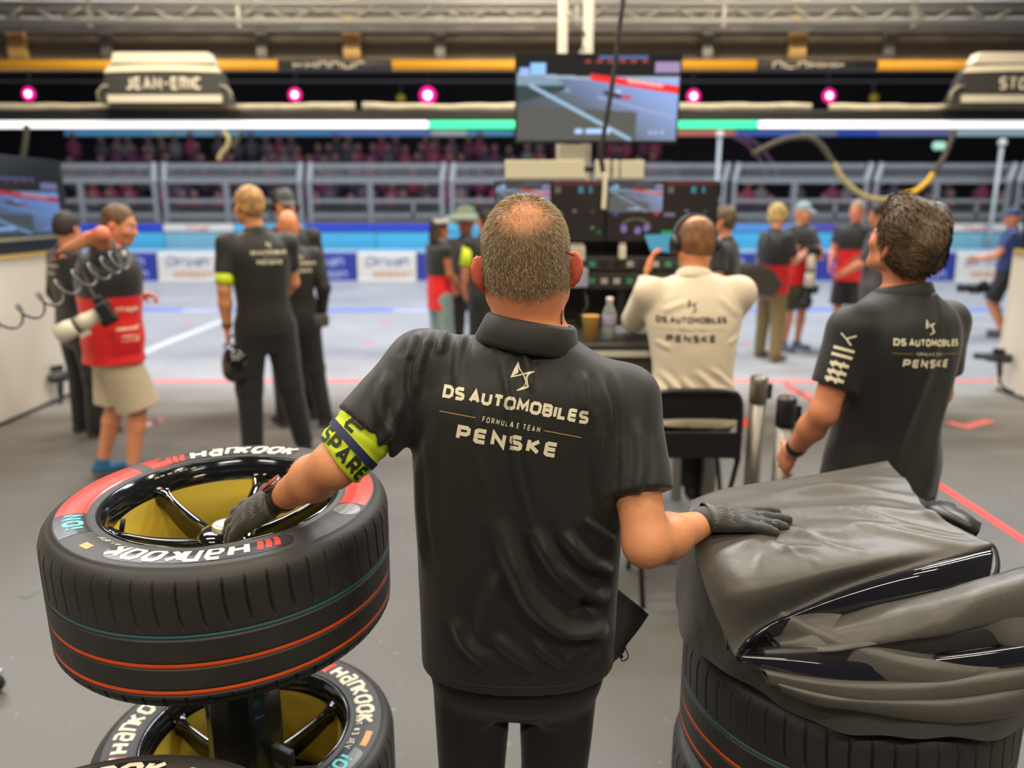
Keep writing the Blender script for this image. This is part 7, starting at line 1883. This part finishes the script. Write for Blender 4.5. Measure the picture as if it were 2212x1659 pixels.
# wavy locks
hp_ = [o for o in pr['root'].children if o.name.startswith('hair')][0]
hv = np.array([v.co for v in hp_.data.vertices]); hn = np.array([v.normal for v in hp_.data.vertices]); NL = 7000; ii = rg.integers(0, len(hv), NL)
p0 = hv[ii] - hn[ii] * .004; Rr = pr['R']; back = Rr @ np.array((0, -1, -.25)); tg = back - hn[ii] * (hn[ii] @ back)[:, None]; tg /= np.linalg.norm(tg, axis=1, keepdims=True) + 1e-9
sd = np.cross(hn[ii], tg); ph = vnoise(hv[ii], 60, 8, 1)[:, None] * 3; ln = rg.uniform(.020, .038, NL)[:, None]
p1_ = p0 + (hn[ii] * .45 + tg * .8 + sd * .4 * np.sin(ph)) * ln * .6; p2_ = p1_ + (tg * .9 + sd * .6 * np.cos(ph) + hn[ii] * .05) * ln * .5; wv = sd * .0015
LV = np.stack([p0 - wv, p0 + wv, p1_ + wv, p1_ - wv, p2_], 1).reshape(-1, 3); LF = [f for b in 5 * np.arange(NL) for f in ((b, b + 1, b + 2, b + 3), (b + 3, b + 2, b + 4))]
lc = np.array(srgb(104, 82, 58)) * rg.uniform(.45, 1.6, (NL, 1)); lo_ = mk('hair_locks', LV, LF, MATS['hair_blades'], hp_, False, np.repeat(lc, 5, 0)); lo_['kind'] = 'stuff'
# sleeve print: bars and emblem marks
_, V_, F_ = pr['shirt']; A_ = pr['A']; S_, E_ = A_['sl'], A_['el']; ax = nz(E_ - S_); od = nz(np.array((-.8, -.75, 0)) - ax * np.dot((-.8, -.75, 0), ax)); td = np.cross(ax, od)
cs = caster(V_, F_, S_ + od * .3, td, ax, -od, .0015, .6)
V = []; F = []
for (a, b, w) in (((-.02, .02), (.004, .035), .005), ((.004, .035), (.022, .022), .004), ((.004, .035), (-.014, .05), .005)): ribbon([a, b], w / 2, .006, V, F)
for yy in (.066, .086): ribbon([(-.028, yy), (.03, yy)], .0045, .006, V, F)
for yy, sgn in ((.112, 1), (.136, -1), (.158, 1)):
    ribbon([(-.026, yy), (.026, yy)], .005, .006, V, F); ribbon([(-.012, yy - .008), (-.004, yy + .010)], .004, .006, V, F); ribbon([(.010, yy - .008), (.018, yy + .010)], .004, .006, V, F)
lettering('sleeve_print', np.array(V), F, cs, M_PRINT, pr['shirt'][0])
MB().tube([A_['wl'] * .90 + A_['el'] * .10, A_['wl'] * .80 + A_['el'] * .20], .033, 18).build('watch', M_GEAR, pr['root'], True)

# fine hair on the forearms
EW = [(NA['el'], NA['wl'], -1), (NA['er'], NA['wr'], 1)]; fv = []; fw = vnormals(BV, BF)
for E0, W0, sg_ in EW:
    e = W0 - E0; t = ((BV - E0) @ e) / (e @ e); D = np.linalg.norm(BV - E0 - np.clip(t, 0, 1)[:, None] * e, axis=1)
    idx = np.where((t > -.1) & (t < .9) & (D < .06))[0]
    if not len(idx): continue
    k_ = rg.choice(idx, 1500); p0 = BV[k_] + rg.normal(0, .002, (1500, 3)); n0 = fw[k_]; p0 = p0 - n0 * ((p0 - BV[k_]) * n0).sum(1)[:, None]
    dd = nz(e) * .7 + n0 * .4 + rg.normal(0, .3, (1500, 3)); dd /= np.linalg.norm(dd, axis=1)[:, None]; wv = np.cross(dd, n0) * .00013
    fv.append(np.stack([p0 - wv, p0 + wv, p0 + dd * rg.uniform(.006, .011, (1500, 1))], 1).reshape(-1, 3))
fv = np.concatenate(fv); fo_ = mk('arm_hair', fv, np.arange(len(fv)).reshape(-1, 3), MATS['hair_blades'], near['root'], False, np.tile(np.array(srgb(176, 124, 82)), (len(fv), 1))); fo_['kind'] = 'stuff'
